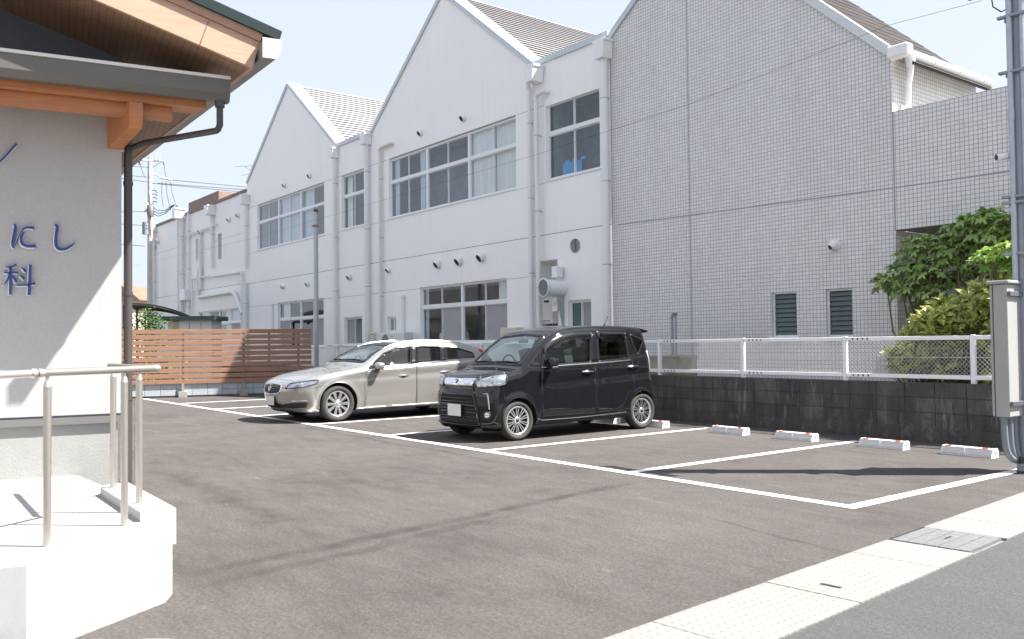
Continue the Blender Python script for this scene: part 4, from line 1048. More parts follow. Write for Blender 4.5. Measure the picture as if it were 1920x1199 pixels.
# ================================================================== BEHIND THE WOODEN FENCE: tree, weeds, carport, shed, house, pole
LEAFS = mat("leaf_small_green", (0.05, 0.115, 0.025), .75, spec=.2, var=.5, vscale=3.0); LEAFY = mat("leaf_yellow_green", (0.16, 0.20, 0.035), .75, spec=.2, var=.4, vscale=3.0)
BARK = mat("bark", (.12, .095, .07), .9, var=.4, vscale=12, bump=.5, bscale=40)
def leaf_cloud(pts, size, mb, up=.5):
    for p in pts:
        a_ = random.uniform(0, 6.283); e = random.uniform(-.3, .9); s_ = size * random.uniform(.7, 1.25)
        d = Vector((math.cos(a_) * math.cos(e), math.sin(a_) * math.cos(e), math.sin(e))); sd = d.cross(Vector((random.gauss(0, .4), random.gauss(0, .4), 1))).normalized(); P = Vector(p)
        n_ = d.cross(sd) * (.12 * s_)
        mb.add([P, P + d * s_ * .5 + sd * s_ * .27 + n_, P + d * s_, P + d * s_ * .5 - sd * s_ * .27 + n_], [(0, 1, 2, 3)])
def left_tree():
    P = ondepth((272, 600), 28.0); t = thing("small_tree", "small bright green tree with yellow shoot tips behind the wooden fence", "tree", (P[0], P[1], 0))
    B = Vector((P[0], P[1], 0)); mb = MB(); mb.tube([B, B + Vector((.04, 0, 1.0)), B + Vector((-.03, .02, 1.9)), B + Vector((0, 0, 2.5))], .05, 8, radii=[.06, .05, .035, .015])
    for k in range(9):
        h = .9 + k * .17; a_ = k * 2.4; mb.tube([B + Vector((0, 0, h)), B + Vector((.25 * math.cos(a_), .25 * math.sin(a_), h + .22)), B + Vector((.42 * math.cos(a_), .42 * math.sin(a_), h + .45))], .018, 6, radii=[.022, .014, .006])
    mb.build("trunk", BARK, t)
    cl = []; r0 = np.random.default_rng(4)
    for k in range(46):
        h = 1.2 + 1.25 * r0.random(); rr = .70 * (1 - ((h - 1.55) / 1.15) ** 2 if h > 1.55 else 1) + .02; a_ = r0.random() * 6.283; q = rr * math.sqrt(r0.random())
        cl.append((B.x + q * math.cos(a_), B.y + q * math.sin(a_), h, .15))
    g = [(x + r0.normal(0, s_), y + r0.normal(0, s_), z + r0.normal(0, s_ * .8)) for x, y, z, s_ in cl for _ in range(55)]
    mb = MB(); leaf_cloud(g, .085, mb); mb.build("crown", LEAFS, t)
    g = [(B.x + r0.normal(0, .30), B.y + r0.normal(0, .30), 2.05 + abs(r0.normal(0, .22))) for _ in range(110)]; mb = MB(); leaf_cloud(g, .085, mb); stuff(mb.build("shoots", LEAFY, t))
left_tree()
def weeds():
    mb = MB(); r0 = np.random.default_rng(5); pts = []
    for k in range(2600):
        t_ = r0.uniform(-1.5, 1.7); n_ = -r0.uniform(.45, 1.3); z = abs(r0.normal(0, .62)) * (1.25 - .45 * max(0, t_)); P = FA + FD * t_ + FN * n_; pts.append((P[0], P[1], min(z, 1.7)))
    leaf_cloud(pts, .085, mb); o = mb.build("weeds", LEAFY); stuff(o); o["label"] = "yellow green weeds glimpsed through the fence boards"; o["category"] = "weeds"
weeds()
def carport():
    D = 33.0; t = None
    P0, P1, P2, P3 = ondepth((232, 569), D), ondepth((280, 571), D), ondepth((330, 583), D), ondepth((367, 598), D)
    t = thing("carport", "dark curved carport roof behind the wooden fence", "carport", (float(P1[0]), float(P1[1]), 0))
    back = np.array([-.93, .36, 0]) * 4.0
    CARP = mat("carport_bronze", (.045, .035, .032), .35, .3)
    pts = []
    for u in np.linspace(0, 1, 13):
        q = [P0, P1, P2, P3]; a_ = (1 - u) ** 3; b_ = 3 * (1 - u) ** 2 * u; c_ = 3 * (1 - u) * u * u; d_ = u ** 3; pts.append(a_ * (P0 + np.array([0, 0, 0])) + b_ * (P1 + np.array([0, 0, .12])) + c_ * (P2 + np.array([0, 0, .1])) + d_ * P3)
    pts = [np.array(p) for p in pts]; n = len(pts)
    mb = MB(); v = [tuple(p) for p in pts] + [tuple(p + back) for p in pts] + [tuple(p - np.array([0, 0, .05])) for p in pts] + [tuple(p + back - np.array([0, 0, .05])) for p in pts]
    mb.add(v, [(i, i + 1, n + i + 1, n + i) for i in range(n - 1)] + [(2 * n + i + 1, 2 * n + i, 3 * n + i, 3 * n + i + 1) for i in range(n - 1)] + [(i + 1, i, 2 * n + i, 2 * n + i + 1) for i in range(n - 1)] + [(n - 1, 2 * n - 1, 4 * n - 1, 3 * n - 1)], True)
    mb.build("roof_sheet", CARP, t)
    for k in range(5):
        mb = MB(); mb.tube([tuple(p + back * k / 4 - np.array([0, 0, .09])) for p in pts], .045, 6); mb.build("roof_rib", CARP, t)
    mb = MB()
    for p in (pts[0], pts[-1] * .97 + pts[-2] * .03):
        for k in (0.02, .98): mb = MB(); q = p + back * k; mb.cyl((q[0], q[1], 0), (q[0], q[1], q[2] - .05), .05, n=8); mb.build("post", CARP, t)
carport()
def shed():
    D = 30.5; a_ = ondepth((300, 605), D); b_ = ondepth((332, 603), D); c_ = ondepth((398, 604), D); z1 = float(ondepth((360, 601), D)[2])
    t = thing("garden_shed", "pale storage shed with dark green flat roof behind the wooden fence", "shed", (float(b_[0]), float(b_[1]), 0))
    ux = np.array([c_[0] - b_[0], c_[1] - b_[1], 0]); L = np.linalg.norm(ux); ux /= L; uy = np.array([-ux[1], ux[0], 0]); mid = (b_ + c_) / 2 + uy * .6
    mb = MB(); mb.obox((mid[0], mid[1], z1 / 2), ux, uy, (0, 0, 1), L - .1, 1.1, z1); mb.build("walls", mat("shed_white", (.66, .66, .64), .6), t)
    mb = MB()
    for k in range(1, 3): q = b_ + ux * (L * k / 3) + uy * .047; mb.obox((q[0], q[1], z1 / 2), ux, uy, (0, 0, 1), .015, .01, z1 - .1)
    mb.build("door_seams", BRK, t)
    mid = mid - ux * .25
    mb = MB(); mb.obox((mid[0], mid[1], z1 + .07), ux, uy, (0, 0, 1), L + .75, 1.5, .15); mb.build("roof", mat("shed_green", (.028, .045, .045), .45), t)
    mb = MB(); e = a_ + uy * .5; q = (a_ + b_) / 2 + uy * 1.0; mb.obox((q[0], q[1], z1 / 2), ux, uy, (0, 0, 1), np.linalg.norm(b_ - a_) , .6, z1 - .05); mb.build("side_bay", mat("shed_cream", (.60, .58, .50), .7), t)
shed()
def house():
    D = 75.0; a_ = ondepth((228, 545), D); b_ = ondepth((264, 564), D); pk = ondepth((246, 535), D)
    t = thing("distant_house", "brown tiled house roof in the distance between downpipe and white wing", "house", (float(b_[0]), float(b_[1]), 0))
    ux = np.array([RIGHT[0], RIGHT[1], 0]); ux /= np.linalg.norm(ux); uy = np.array([-ux[1], ux[0], 0]); q = b_ - ux * 4.2 + uy * 3; z = float(b_[2])
    mb = MB(); mb.obox((q[0], q[1], z / 2), ux, uy, (0, 0, 1), 7, 6, z); mb.build("wall", mat("house_wall", (.45, .42, .36), .8), t)
    mb = MB(); mb.prism([(-4.3, 0), (4.3, 0), (4.3, .12), (2.6, 1.45), (-2.6, 1.45), (-4.3, .12)], (q[0] - uy[0] * 3.6, q[1] - uy[1] * 3.6, z), ux, (0, 0, 1), uy, 7.2); mb.build("roof", mat("house_roof", (.20, .125, .085), .8, var=.3, vscale=2), t)
    mb = MB(); w = q - uy * 3.02 + ux * 1.6; mb.obox((w[0], w[1], z * .55), ux, uy, (0, 0, 1), 1.4, .06, 1.1); mb.build("window", mat("house_glass", (.10, .12, .14), .2), t)
house()
def utility_pole():
    D = 47.0; b_ = ondepth((281, 640), D); B = Vector((float(b_[0]), float(b_[1]), 0)); zt_ = float(ondepth((284, 293), D)[2]); k = D / FPX
    def z(py): return float(ondepth((284, py), D)[2])
    u = Vector((RIGHT[0], RIGHT[1], 0)).normalized()
    POLEC = mat("pole_pale", (.52, .50, .46), .8, var=.2, vscale=3)
    t = thing("utility_pole", "pale concrete utility pole with crossarms, insulators and sagging wires at far left", "utility pole", tuple(B))
    mb = MB(); mb.cyl(B, B + Vector((0, 0, zt_)), .155, .11, n=14); mb.build("shaft", POLEC, t)
    def at(px, py): q = ondepth((px, py), D); return Vector((float(q[0]), float(q[1]), float(q[2])))
    for a_, b2, r_ in (((262, 301), (306, 303), .045), ((285, 315), (303, 304), .022), ((284, 325), (320, 340), .035), ((300, 334), (322, 338), .06), ((270, 398), (288, 380), .035), ((272, 375), (284, 394), .035)):
        mb = MB(); mb.tube([at(*a_), at(*b2)], r_, 6); mb.build("crossarm", mat("arm_pale", (.60, .58, .54), .6), t)
    mb = MB()
    for px_ in (268, 293, 299): mb.cyl(at(px_, 301), at(px_, 291), .055, .035, n=8); mb.cyl(at(px_, 291), at(px_, 287), .02, n=6)
    mb.build("insulator", WHITE_PAINT, t)
    mb = MB()
    for px_ in (261, 307): mb.cyl(at(px_, 303), at(px_ + 1, 309), .05, n=8)
    mb.build("dark_insulator", BRK, t)
    mb = MB(); mb.cyl(at(272.5, 440), at(272.5, 417), .16, n=14); mb.build("transformer", mat("transformer_grey", (.22, .25, .28), .5), t)
    mb = MB(); q = at(282, 396); mb.lathe([(.15, -.3), (.19, -.1), (.19, .1), (.15, .3)], q, (0, 0, 1), 10); mb.build("junction", BRK, t)
    WIRE = mat("cable_black", (.05, .05, .055)); mb = MB()
    for a_, b2, sag in (((262, 305), (272, 334), 1), ((307, 306), (312, 333), 1), ((320, 342), (329, 382), 2), ((304, 340), (306, 388), 2), ((311, 340), (320, 395), 2)):
        mb.tube([at(*a_), at((a_[0] + b2[0]) / 2 - sag, (a_[1] + b2[1]) / 2), at(*b2)], .014, 4)
    for y0 in (388, 394, 400):                            # drooping service lines to the roof mast
        mb.tube([at(285, y0), at(297, y0 + 8 - (y0 - 388) * .2), at(310, y0 + 7 - (y0 - 388) * .5), at(322, y0 - 2 - (y0 - 388) * .7), at(329, 384)], .02, 5)
    for k_ in range(4): mb.tube([at(285, 358 + k_ * 7), at(291, 357 + k_ * 7), at(295, 362 + k_ * 6)], .022, 5)
    mb.build("wires", WIRE, t)
    return at, u
at_, u_ = utility_pole()
# three power lines from the pole behind the gable, and the ones going left
def wires():
    D0 = 47.0; t = thing("power_lines", "three thin power lines running from the far utility pole behind the gable", "power lines", (0, 0, 0))
    P = lambda px, py, D: tuple(ondepth((px, py), D)); mb = MB()
    for a_, b_ in (((322, 338), (470, 352)), ((296, 344), (470, 357)), ((285, 344), (470, 362))): mb.tube([P(*a_, 47.0), P(*b_, 62.0)], .02, 4)
    mb.build("right_span", mat("cable_black", (.05, .05, .055)), t); mb = MB()
    for a_, b_ in (((280, 314), (190, 311)), ((282, 333), (190, 325)), ((280, 342), (190, 330)), ((282, 397), (190, 398)), ((282, 424), (190, 418)), ((272, 462), (190, 455))): mb.tube([P(*a_, 47.0), P(*b_, 44.0)], .016, 4)
    mb.build("left_span", mat("cable_black", (.05, .05, .055)), t)
wires()
t = thing("roof_mast", "small grey wire mast on the edge of the flat roof", "mast", tuple(ony((333, 405), YF + .3))); a_ = ony((333, 405), YF + .3); b_ = ony((333, 385), YF + .3)
mb = MB(); mb.cyl(tuple(a_), tuple(b_), .04, n=8); mb.build("tube", GALV, t); mb = MB(); mb.box(b_[0] - .3, b_[0] + .1, b_[1] - .03, b_[1] + .03, b_[2] - .06, b_[2]); mb.build("arm", GALV, t)
def antenna():
    D = 62.0; P = lambda px, py: tuple(ondepth((px, py), D)); q = ondepth((468, 340), D); t = thing("tv_antenna", "thin rooftop television antenna peeking out left of the gable", "antenna", tuple(q))
    mb = MB(); mb.tube([P(472, 310), P(472, 420)], .03, 5); mb.build("mast", GALV, t)
    mb = MB(); mb.tube([P(440, 313), P(478, 311)], .022, 5); mb.tube([P(458, 312), P(474, 322)], .022, 5); mb.tube([P(452, 329), P(478, 326)], .022, 5); mb.build("boom", GALV, t)
antenna()

# ================================================================== CLINIC BUILDING at the left edge
WA = np.array([-7.17343, 1.37061, 0.0]); WAZ = math.radians(80)
WU = np.array([math.cos(WAZ), math.sin(WAZ), 0]); WN = np.array([math.sin(WAZ), -math.cos(WAZ), 0]); WZ = np.array([0, 0, 1.0])
def wl(s_, o_, z): P = WA + WU * s_ + WN * o_; return np.array([P[0], P[1], z])
def wpx(px, py, o_=0.0):
    P = onp((px, py), WA + WN * o_, WN); return float((P - WA) @ WU), float(P[2])
def wbox(mb, s0, s1, o0, o1, z0, z1):
    c = wl((s0 + s1) / 2, (o0 + o1) / 2, (z0 + z1) / 2); return mb.obox(c, WU, WN, WZ, s1 - s0, o1 - o0, z1 - z0)
STUC = mat("stucco_white", (.40, .395, .39), .9, var=.10, vscale=60, bump=.16, bscale=120)
FOUND = mat("foundation_grey", (.27, .27, .26), .85, var=.08, vscale=5, bump=.15, bscale=80)
NAVY = mat("navy_siding", (.085, .095, .115), .85, var=.15, vscale=50, bump=.3, bscale=90)
SOFF = bpy.data.materials.new("soffit_board"); SOFF.use_nodes = True; nt = SOFF.node_tree; b = nt.nodes["Principled BSDF"]
tc = nnew(nt, "ShaderNodeTexCoord").outputs["Object"]
vv = mapping(nt, tc, (1, 1, 1), rot=(0, 0, -WAZ)); sx = nnew(nt, "ShaderNodeSeparateXYZ"); nt.links.new(vv, sx.inputs[0])
g_ = math_node(nt, 'GREATER_THAN', tri(sx.outputs[0], 1 / .045), .44)
c = mixc(nt, ramp(nt, noise(nt, mapping(nt, vv, (3, 40, 40)), 1.0, 4.0), .3, .7), (.20, .115, .068), (.28, .17, .105)); c = mixc(nt, math_node(nt, 'MULTIPLY', g_, .6), c, (.08, .045, .03))
nt.links.new(c, b.inputs["Base Color"]); b.inputs["Roughness"].default_value = .6
TAN = bpy.data.materials.new("barge_board"); TAN.use_nodes = True; nt = TAN.node_tree; b = nt.nodes["Principled BSDF"]
tc = nnew(nt, "ShaderNodeTexCoord").outputs["Object"]; vv = mapping(nt, tc, (1, 1, 1), rot=(0, 0, -WAZ))
c = mixc(nt, ramp(nt, noise(nt, mapping(nt, vv, (3, 60, 60)), 1.0, 4.0), .3, .7), (.40, .245, .165), (.49, .325, .23)); nt.links.new(c, b.inputs["Base Color"]); b.inputs["Roughness"].default_value = .55
ORW = bpy.data.materials.new("cedar_orange"); ORW.use_nodes = True; nt = ORW.node_tree; b = nt.nodes["Principled BSDF"]
tc = nnew(nt, "ShaderNodeTexCoord").outputs["Object"]; vv = mapping(nt, tc, (1, 1, 1), rot=(0, 0, -WAZ))
c = mixc(nt, ramp(nt, noise(nt, mapping(nt, vv, (2, 30, 30)), 1.0, 5.0, .7), .3, .7), (.36, .13, .048), (.50, .205, .085)); nt.links.new(c, b.inputs["Base Color"]); b.inputs["Roughness"].default_value = .45
GUTB = mat("gutter_bronze", (.12, .112, .10), .42, .15); GUTT = mat("gutter_lip", (.62, .58, .53), .4, .2); DPIPE = mat("downpipe_brown", (.055, .048, .045), .45)
cb_ = thing("clinic_building", "white stucco building with brown eaves and orange timber canopy at the left edge", "building", tuple(wl(0, 0, 0)))
SC = .351
WE = np.array([-.9993, .037, 0.0])                                   # the eave runs straight back along the lot
def roofz(s_): return 3.712 - .312 * s_                               # soffit height
S0 = -5.0
mb = MB()
poly = [(S0, .845), (SC, .845), (SC, roofz(SC)), (S0, roofz(S0))]
for nm, mt, zlo, zhi in (("wall", STUC, .845, 3.20), ("upper_wall", NAVY, 3.20, None)):
    mb = MB(); pl = [(S0, zlo), (SC, zlo), (SC, zhi or roofz(SC)), (S0, zhi or roofz(S0))]
    mb.prism(pl, wl(0, 0, 0), WU, WZ, -WN, 7.0); mb.build(nm, mt, cb_)
mb = MB(); wbox(mb, S0, SC - .025, -7.0, -.022, 0, .79); mb.build("foundation", FOUND, cb_)
mb = MB(); wbox(mb, S0, SC + .012, -7.0, .014, .79, .842); mb.build("base_flashing", mat("flashing_dark", (.16, .155, .15), .5, .3), cb_)
mb = MB(); wbox(mb, S0, SC + .004, -6.9, .004, .842, .858); mb.build("flashing_shadow_gap", mat("gap_navy", (.02, .02, .032), .6), cb_)
# roof
OV = .93; SE = 1.14                                                    # verge overhang, eave end
sl = math.hypot(1, .312)
mb = MB(); mb.prism([(S0, roofz(S0)), (SE, roofz(SE)), (SE, roofz(SE) + .03), (S0, roofz(S0) + .03)], wl(0, OV - .03, 0), WU, WZ, WE, 9.0); mb.build("soffit", SOFF, cb_)
mb = MB(); mb.prism([(S0, roofz(S0) - .02), (SE + .005, roofz(SE) - .02), (SE + .06, roofz(SE) + .17), (S0, roofz(S0) + .17)], wl(0, OV - .03, 0), WU, WZ, WN, .035); mb.build("barge_board", TAN, cb_)
mb = MB(); mb.prism([(S0, roofz(S0) + .172), (SE + .06, roofz(SE) + .172), (SE + .085, roofz(SE) + .25), (S0, roofz(S0) + .25)], wl(0, OV - .028, 0), WU, WZ, WN, .05); mb.build("upper_barge_board", mat("tan_dark", (.36, .215, .145), .55, var=.1, vscale=9), cb_)
s1, s2 = .785, .800; mb = MB(); mb.prism([(s1, roofz(s1) - .021), (s1 + .008, roofz(s1) - .021), (s1 + .068, roofz(s1) + .16), (s1 + .06, roofz(s1) + .16)], wl(0, OV + .0055, 0), WU, WZ, WN, .002); mb.build("board_joint", SOFF, cb_)
mb = MB(); mb.prism([(S0, roofz(S0) + .252), (SE + .19, roofz(SE + .13) + .232), (SE + .21, roofz(SE + .13) + .30), (S0, roofz(S0) + .325)], wl(0, OV + .045, 0), WU, WZ, WE, 9.1); mb.build("roof_metal", mat("roof_green_metal", (.010, .022, .023), .6, .0, .25), cb_)
mb = MB(); mb.prism([(SE, roofz(SE) - .01), (SE + .03, roofz(SE) - .01), (SE + .03, roofz(SE) + .19), (SE, roofz(SE) + .19)], wl(0, OV - .03, 0), WU, WZ, WE, 8.9); mb.build("eave_fascia", TAN, cb_)
def gutter_profile(s0, w, h): return [(s0, 0), (s0 + w * .75, 0), (s0 + w, h * .55), (s0 + w, h), (s0 + w - .008, h), (s0 + w - .012, h * .6), (s0 + w * .72, .012), (s0 + .01, .012), (s0 + .01, h * .9), (s0, h * .9)]
zg = roofz(SE) + .035
mb = MB(); mb.prism(gutter_profile(SE + .06, .125, .135), wl(0, OV + .10, zg), WU, WZ, WE, 9.0); mb.build("eave_gutter", mat("gutter_grey", (.20, .195, .185), .4, .15), cb_)
mb = MB(); mb.prism([(SE + .057, -.003), (SE + .057 + .098, -.003), (SE + .19, .07), (SE + .19, .14), (SE + .057, .14)], wl(0, OV + .098, zg), WU, WZ, WN, .012); mb.build("gutter_end_cap", mat("end_cap", (.52, .50, .46), .5), cb_)
# canopy over the porch
GO = .73; cs1 = 1.02; z0, z1 = 3.135, 3.30
mb = MB(); mb.prism([(GO - .135, z0 + .01), (GO - .035, z0), (GO, z0 + .05), (GO, z1 - .012), (GO - .135, z1 - .012)], wl(S0, 0, 0), WN, WZ, WU, cs1 - S0 - .012); mb.build("canopy_gutter", GUTB, cb_)
mb = MB(); mb.prism([(GO - .138, z0 + .007), (GO - .033, z0 - .004), (GO + .004, z0 + .05), (GO + .004, z1), (GO - .138, z1)], wl(cs1 - .013, 0, 0), WN, WZ, WU, .022); mb.build("gutter_end", GUTB, cb_)
mb = MB(); wbox(mb, S0, cs1 + .01, GO - .04, GO + .009, z1 - .011, z1 + .012); mb.build("gutter_lip", GUTT, cb_)
mb = MB(); mb.prism([(0, z1 + .09), (GO - .14, z1 - .03), (GO - .14, z1 - .01), (0, z1 + .115)], wl(S0, 0, 0), WN, WZ, WU, .90 - S0); mb.build("canopy_roof", mat("canopy_metal", (.10, .095, .09), .5, .3), cb_)
mb = MB(); wbox(mb, S0, .885, GO - .20, GO - .145, 3.098, 3.235); mb.build("canopy_fascia", ORW, cb_)
mb = MB(); wbox(mb, S0, .885, .02, GO - .20, 3.19, 3.21); mb.build("canopy_ceiling", ORW, cb_)
mb = MB(); wbox(mb, S0, .66, GO - .34, GO - .24, 3.015, 3.125); mb.build("canopy_beam", ORW, cb_)
oe = .57; e1 = wpx(243, 190, oe); e2 = wpx(268, 224, oe); e3 = wpx(262, 240, oe - .05)
w0, w1, zb_, zt_ = .247, .351, 2.86, 3.10
v = [wl(w0, 0, zb_), wl(w1, 0, zb_), wl(w1, 0, zt_), wl(w0, 0, zt_), wl(e1[0] - .0, oe - .06, e3[1]), wl(e2[0], oe - .06, e3[1]), wl(e2[0], oe, e2[1]), wl(e1[0], oe, e2[1]), wl(e2[0], oe, e1[1]), wl(e1[0], oe, e1[1])]
mb = MB(); mb.add(v, [(0, 3, 2, 1), (0, 1, 5, 4), (4, 5, 6, 7), (7, 6, 8, 9), (1, 2, 8, 6, 5), (0, 4, 7, 9, 3), (3, 9, 8, 2)]); mb.build("bracket_arm", ORW, cb_)
mb = MB(); wbox(mb, .23, .37, 0, .006, 2.845, 3.03); mb.build("bracket_plate", STUC, cb_)
# downpipe and the swan neck from the canopy gutter
q0 = wl(.965, GO - .06, z0 + .01); q1 = wl(.965, GO - .06, z0 - .17); q2 = wl(.94, GO - .08, z0 - .21); q3 = wl(.50, .16, z0 - .24); q4 = wl(.415, -.03, z0 - .25)
mb = MB(); mb.tube([q0, q1, q1 * .5 + q2 * .5 - np.array([0, 0, .012]), q2, q3, q4], .024, 12); mb.cyl(q0, q0 - np.array([0, 0, .05]), .035, n=14); mb.build("swan_neck", DPIPE, cb_)
mb = MB(); mb.cyl(wl(.40, -.045, .05), wl(.40, -.045, 3.2), .031, n=16); dp = mb.build("downpipe", DPIPE, cb_)
for z in (2.6, 1.75, .95):
    mb = MB(); mb.cyl(wl(.40, -.045, z), wl(.40, -.045, z + .03), .036, n=16); mb.build("pipe_clip", DPIPE, dp)

# lettering on the wall, raised blue characters on white standoffs
SIGNB = mat("sign_blue", (.018, .040, .19), .4); SIGNW = mat("sign_white", (.72, .72, .72), .6)
sg = thing("wall_sign", "raised dark blue Japanese characters on the white stucco wall", "sign", tuple(wl(0, .02, 2.0)))
def brush(pts, name="stroke"):
    """pts: (px, py, half-width px) -> one raised stroke"""
    P = [(wpx(x, y), w) for x, y, w in pts]; k = 6.4 / FPX
    # smooth by Catmull-Rom
    A = np.array([[p[0][0], p[0][1], p[1] * k] for p in P]); Q = []
    n = len(A)
    for i in range(n - 1):
        p0, p1, p2, p3 = A[max(i - 1, 0)], A[i], A[i + 1], A[min(i + 2, n - 1)]
        for t in np.linspace(0, 1, 7)[:-1 if i < n - 2 else None]:
            Q.append(.5 * ((2 * p1) + (-p0 + p2) * t + (2 * p0 - 5 * p1 + 4 * p2 - p3) * t * t + (-p0 + 3 * p1 - 3 * p2 + p3) * t ** 3))
    L, R = [], []
    for i, q in enumerate(Q):
        d = Q[min(i + 1, len(Q) - 1)] - Q[max(i - 1, 0)]; l = math.hypot(d[0], d[1]) or 1; nx, ny = -d[1] / l, d[0] / l
        L.append((q[0] + nx * q[2], q[1] + ny * q[2])); R.append((q[0] - nx * q[2], q[1] - ny * q[2]))
    mb = MB(); n = len(Q); v = []
    for o_ in (.010, .028):
        v += [tuple(wl(a, o_, z)) for a, z in L] + [tuple(wl(a, o_, z)) for a, z in R]
    f = []
    for i in range(n - 1):
        f += [(2 * n + i, 2 * n + i + 1, 3 * n + i + 1, 3 * n + i), (i, i + 1, 2 * n + i + 1, 2 * n + i), (n + i + 1, n + i, 3 * n + i, 3 * n + i + 1)]
    f += [(0, n, 3 * n, 2 * n), (n - 1, 2 * n - 1, 4 * n - 1, 3 * n - 1)]
    mb.add(v, f); return mb
def character(name, strokes):
    mb = MB(); wb2 = MB()
    for st in strokes:
        q = brush(st); mb.add(q.v, q.f)
        q = brush([(x - 1.6, y + 1.6, w + .5) for x, y, w in st]); 
        vv_ = [np.array(p) - WN * .009 for p in q.v]; wb2.add(vv_, q.f)
    o = mb.build(name, SIGNB, sg); wb2.build("backing", SIGNW, o)
character("character_ni", [[(27, 421, 1.6), (29, 428, 2.6), (26, 444, 2.4), (23.5, 458, 2.2), (26, 466, 1.6)],
                           [(28, 462, .8), (33, 450, .8), (41, 434, 1.2), (50, 428, 1.8), (64, 428.5, 2.6)],
                           [(45, 436, 1.2), (40, 447, 2.0), (42, 458, 2.4), (52, 462.5, 2.6), (67, 462, 3.0)]])
character("character_shi", [[(103, 422, 2.0), (107, 427, 2.8), (105, 445, 2.6), (105, 460, 2.8), (111, 468, 2.8), (123, 467.5, 2.4), (133, 462, 1.8), (140, 457, .8)]])
character("character_ka", [[(31, 497, 2.2), (23, 501, 1.6), (10, 502, .8)], [(8, 512, 1.2), (34, 512, 1.9)], [(20, 500, 2.2), (20, 530, 2.3), (19.5, 553, 2.2)], [(19, 513, 1.8), (14, 526, 1.5), (7, 535, .7)], [(22, 518, 1.0), (28, 524, 2.2), (31, 531, 1.6)],
                           [(41, 503, .9), (46, 507, 2.2), (48, 511, 1.6)], [(37, 517, .9), (43, 521, 2.2), (46, 525, 1.6)], [(31, 536, 1.0), (48, 535, 1.6), (66, 532, 2.4)], [(57, 497, 2.2), (56, 525, 2.5), (54.5, 554, 2.6)]])
character("character_stroke", [[(-8, 312, 1.6), (10, 295, 1.7), (31, 271, 1.6)]])

# ================================================================== PORCH, its kerb and the handrail
ZS = .41
m = bpy.data.materials.new("porch_white"); m.use_nodes = True; nt = m.node_tree; b = nt.nodes["Principled BSDF"]
tc = nnew(nt, "ShaderNodeTexCoord").outputs["Object"]; sp_ = nnew(nt, "ShaderNodeSeparateXYZ"); nt.links.new(tc, sp_.inputs[0])
low = ramp(nt, sp_.outputs[2], .16, .0); sp2 = ramp(nt, noise(nt, tc, 14.0, 7.0, .75), .35, .68); mot = ramp(nt, noise(nt, mapping(nt, tc, (1, 1, .35)), 2.2, 7.0, .7), .35, .75)
c = mixc(nt, mot, (.44, .44, .44), (.385, .383, .378)); c = mixc(nt, math_node(nt, 'MULTIPLY', math_node(nt, 'MULTIPLY', low, sp2), .8), c, (.15, .135, .12))
gr_ = ramp(nt, noise(nt, tc, 120.0, 3.0, .7), .3, .7); c = mixc(nt, math_node(nt, 'MULTIPLY', gr_, .12), c, (.30, .30, .30))
nt.links.new(c, b.inputs["Base Color"]); b.inputs["Roughness"].default_value = .85
bp_ = nnew(nt, "ShaderNodeBump"); bp_.inputs["Strength"].default_value = .06; bp_.inputs["Distance"].default_value = .01; nt.links.new(gr_, bp_.inputs["Height"]); nt.links.new(bp_.outputs[0], b.inputs["Normal"]); PORW = m
porch = thing("entrance_porch", "white rendered entrance porch block in the left foreground", "porch", (-5.2, .6, 0))
fl, fr = onz((50, 1056), ZS), onz((310, 984), ZS)
dir_ = (fl - fr) / np.linalg.norm(fl - fr); l2 = fl + np.array([-.55, -.83, 0]) * 1.5
l2 = onz((0, 1060), ZS); l2 = fl + (l2 - fl) / np.linalg.norm(l2 - fl) * 2.0
corner_b = onz((196, 916), ZS); cw = onz((146, 893), ZS)
poly = [fl, fr, np.array([-5.0, 1.47, ZS]), np.array([corner_b[0], corner_b[1] + .03, ZS]), cw + np.array([0.0, .02, 0]), np.array([-7.25, 1.35, ZS]), np.array([-7.8, -1.6, ZS]), l2]
bm = bmesh.new(); vs = [bm.verts.new((p[0], p[1], ZS)) for p in poly]; f = bm.faces.new(vs)
if f.normal.z < 0: f.normal_flip()
bm.normal_update(); 
if f.normal.z < 0: bmesh.ops.reverse_faces(bm, faces=[f])
ex = bmesh.ops.extrude_face_region(bm, geom=[f]); tv = [g for g in ex["geom"] if isinstance(g, bmesh.types.BMVert)]
for v in tv: v.co.z = -.05
bmesh.ops.recalc_face_normals(bm, faces=bm.faces)
bmesh.ops.bevel(bm, geom=[e for e in bm.edges if (e.verts[0].co.z > .3 and e.verts[1].co.z > .3)], offset=.012, segments=3, affect='EDGES')
me = bpy.data.meshes.new("slab"); bm.to_mesh(me); bm.free(); me.materials.append(PORW); link("slab", me, porch)
p3, p4 = onz((261, 962), ZS), onz((212, 931), ZS)
kd = (p4 - p3) / np.linalg.norm(p4 - p3); kn = np.array([-kd[1], kd[0], 0]); 
if kn[1] < 0: kn = -kn
kc0 = onz((318, 968), ZS + .06)
k0 = p3 - kd * .30; k1 = p4 + kd * .16
mb = MB(); c = (k0 + k1) / 2 + kn * .025; bm_ = MB()
L = np.linalg.norm(k1 - k0)
P_ = [(-L / 2, -.085), (L / 2 - .08, -.085), (L / 2, -.03), (L / 2, .10), (-L / 2, .10)]
mb.prism([(a, b2) for a, b2 in P_], (c[0], c[1], .27), kd, kn, (0, 0, 1), ZS + .055 - .27); mb.build("kerb", PORW, porch)
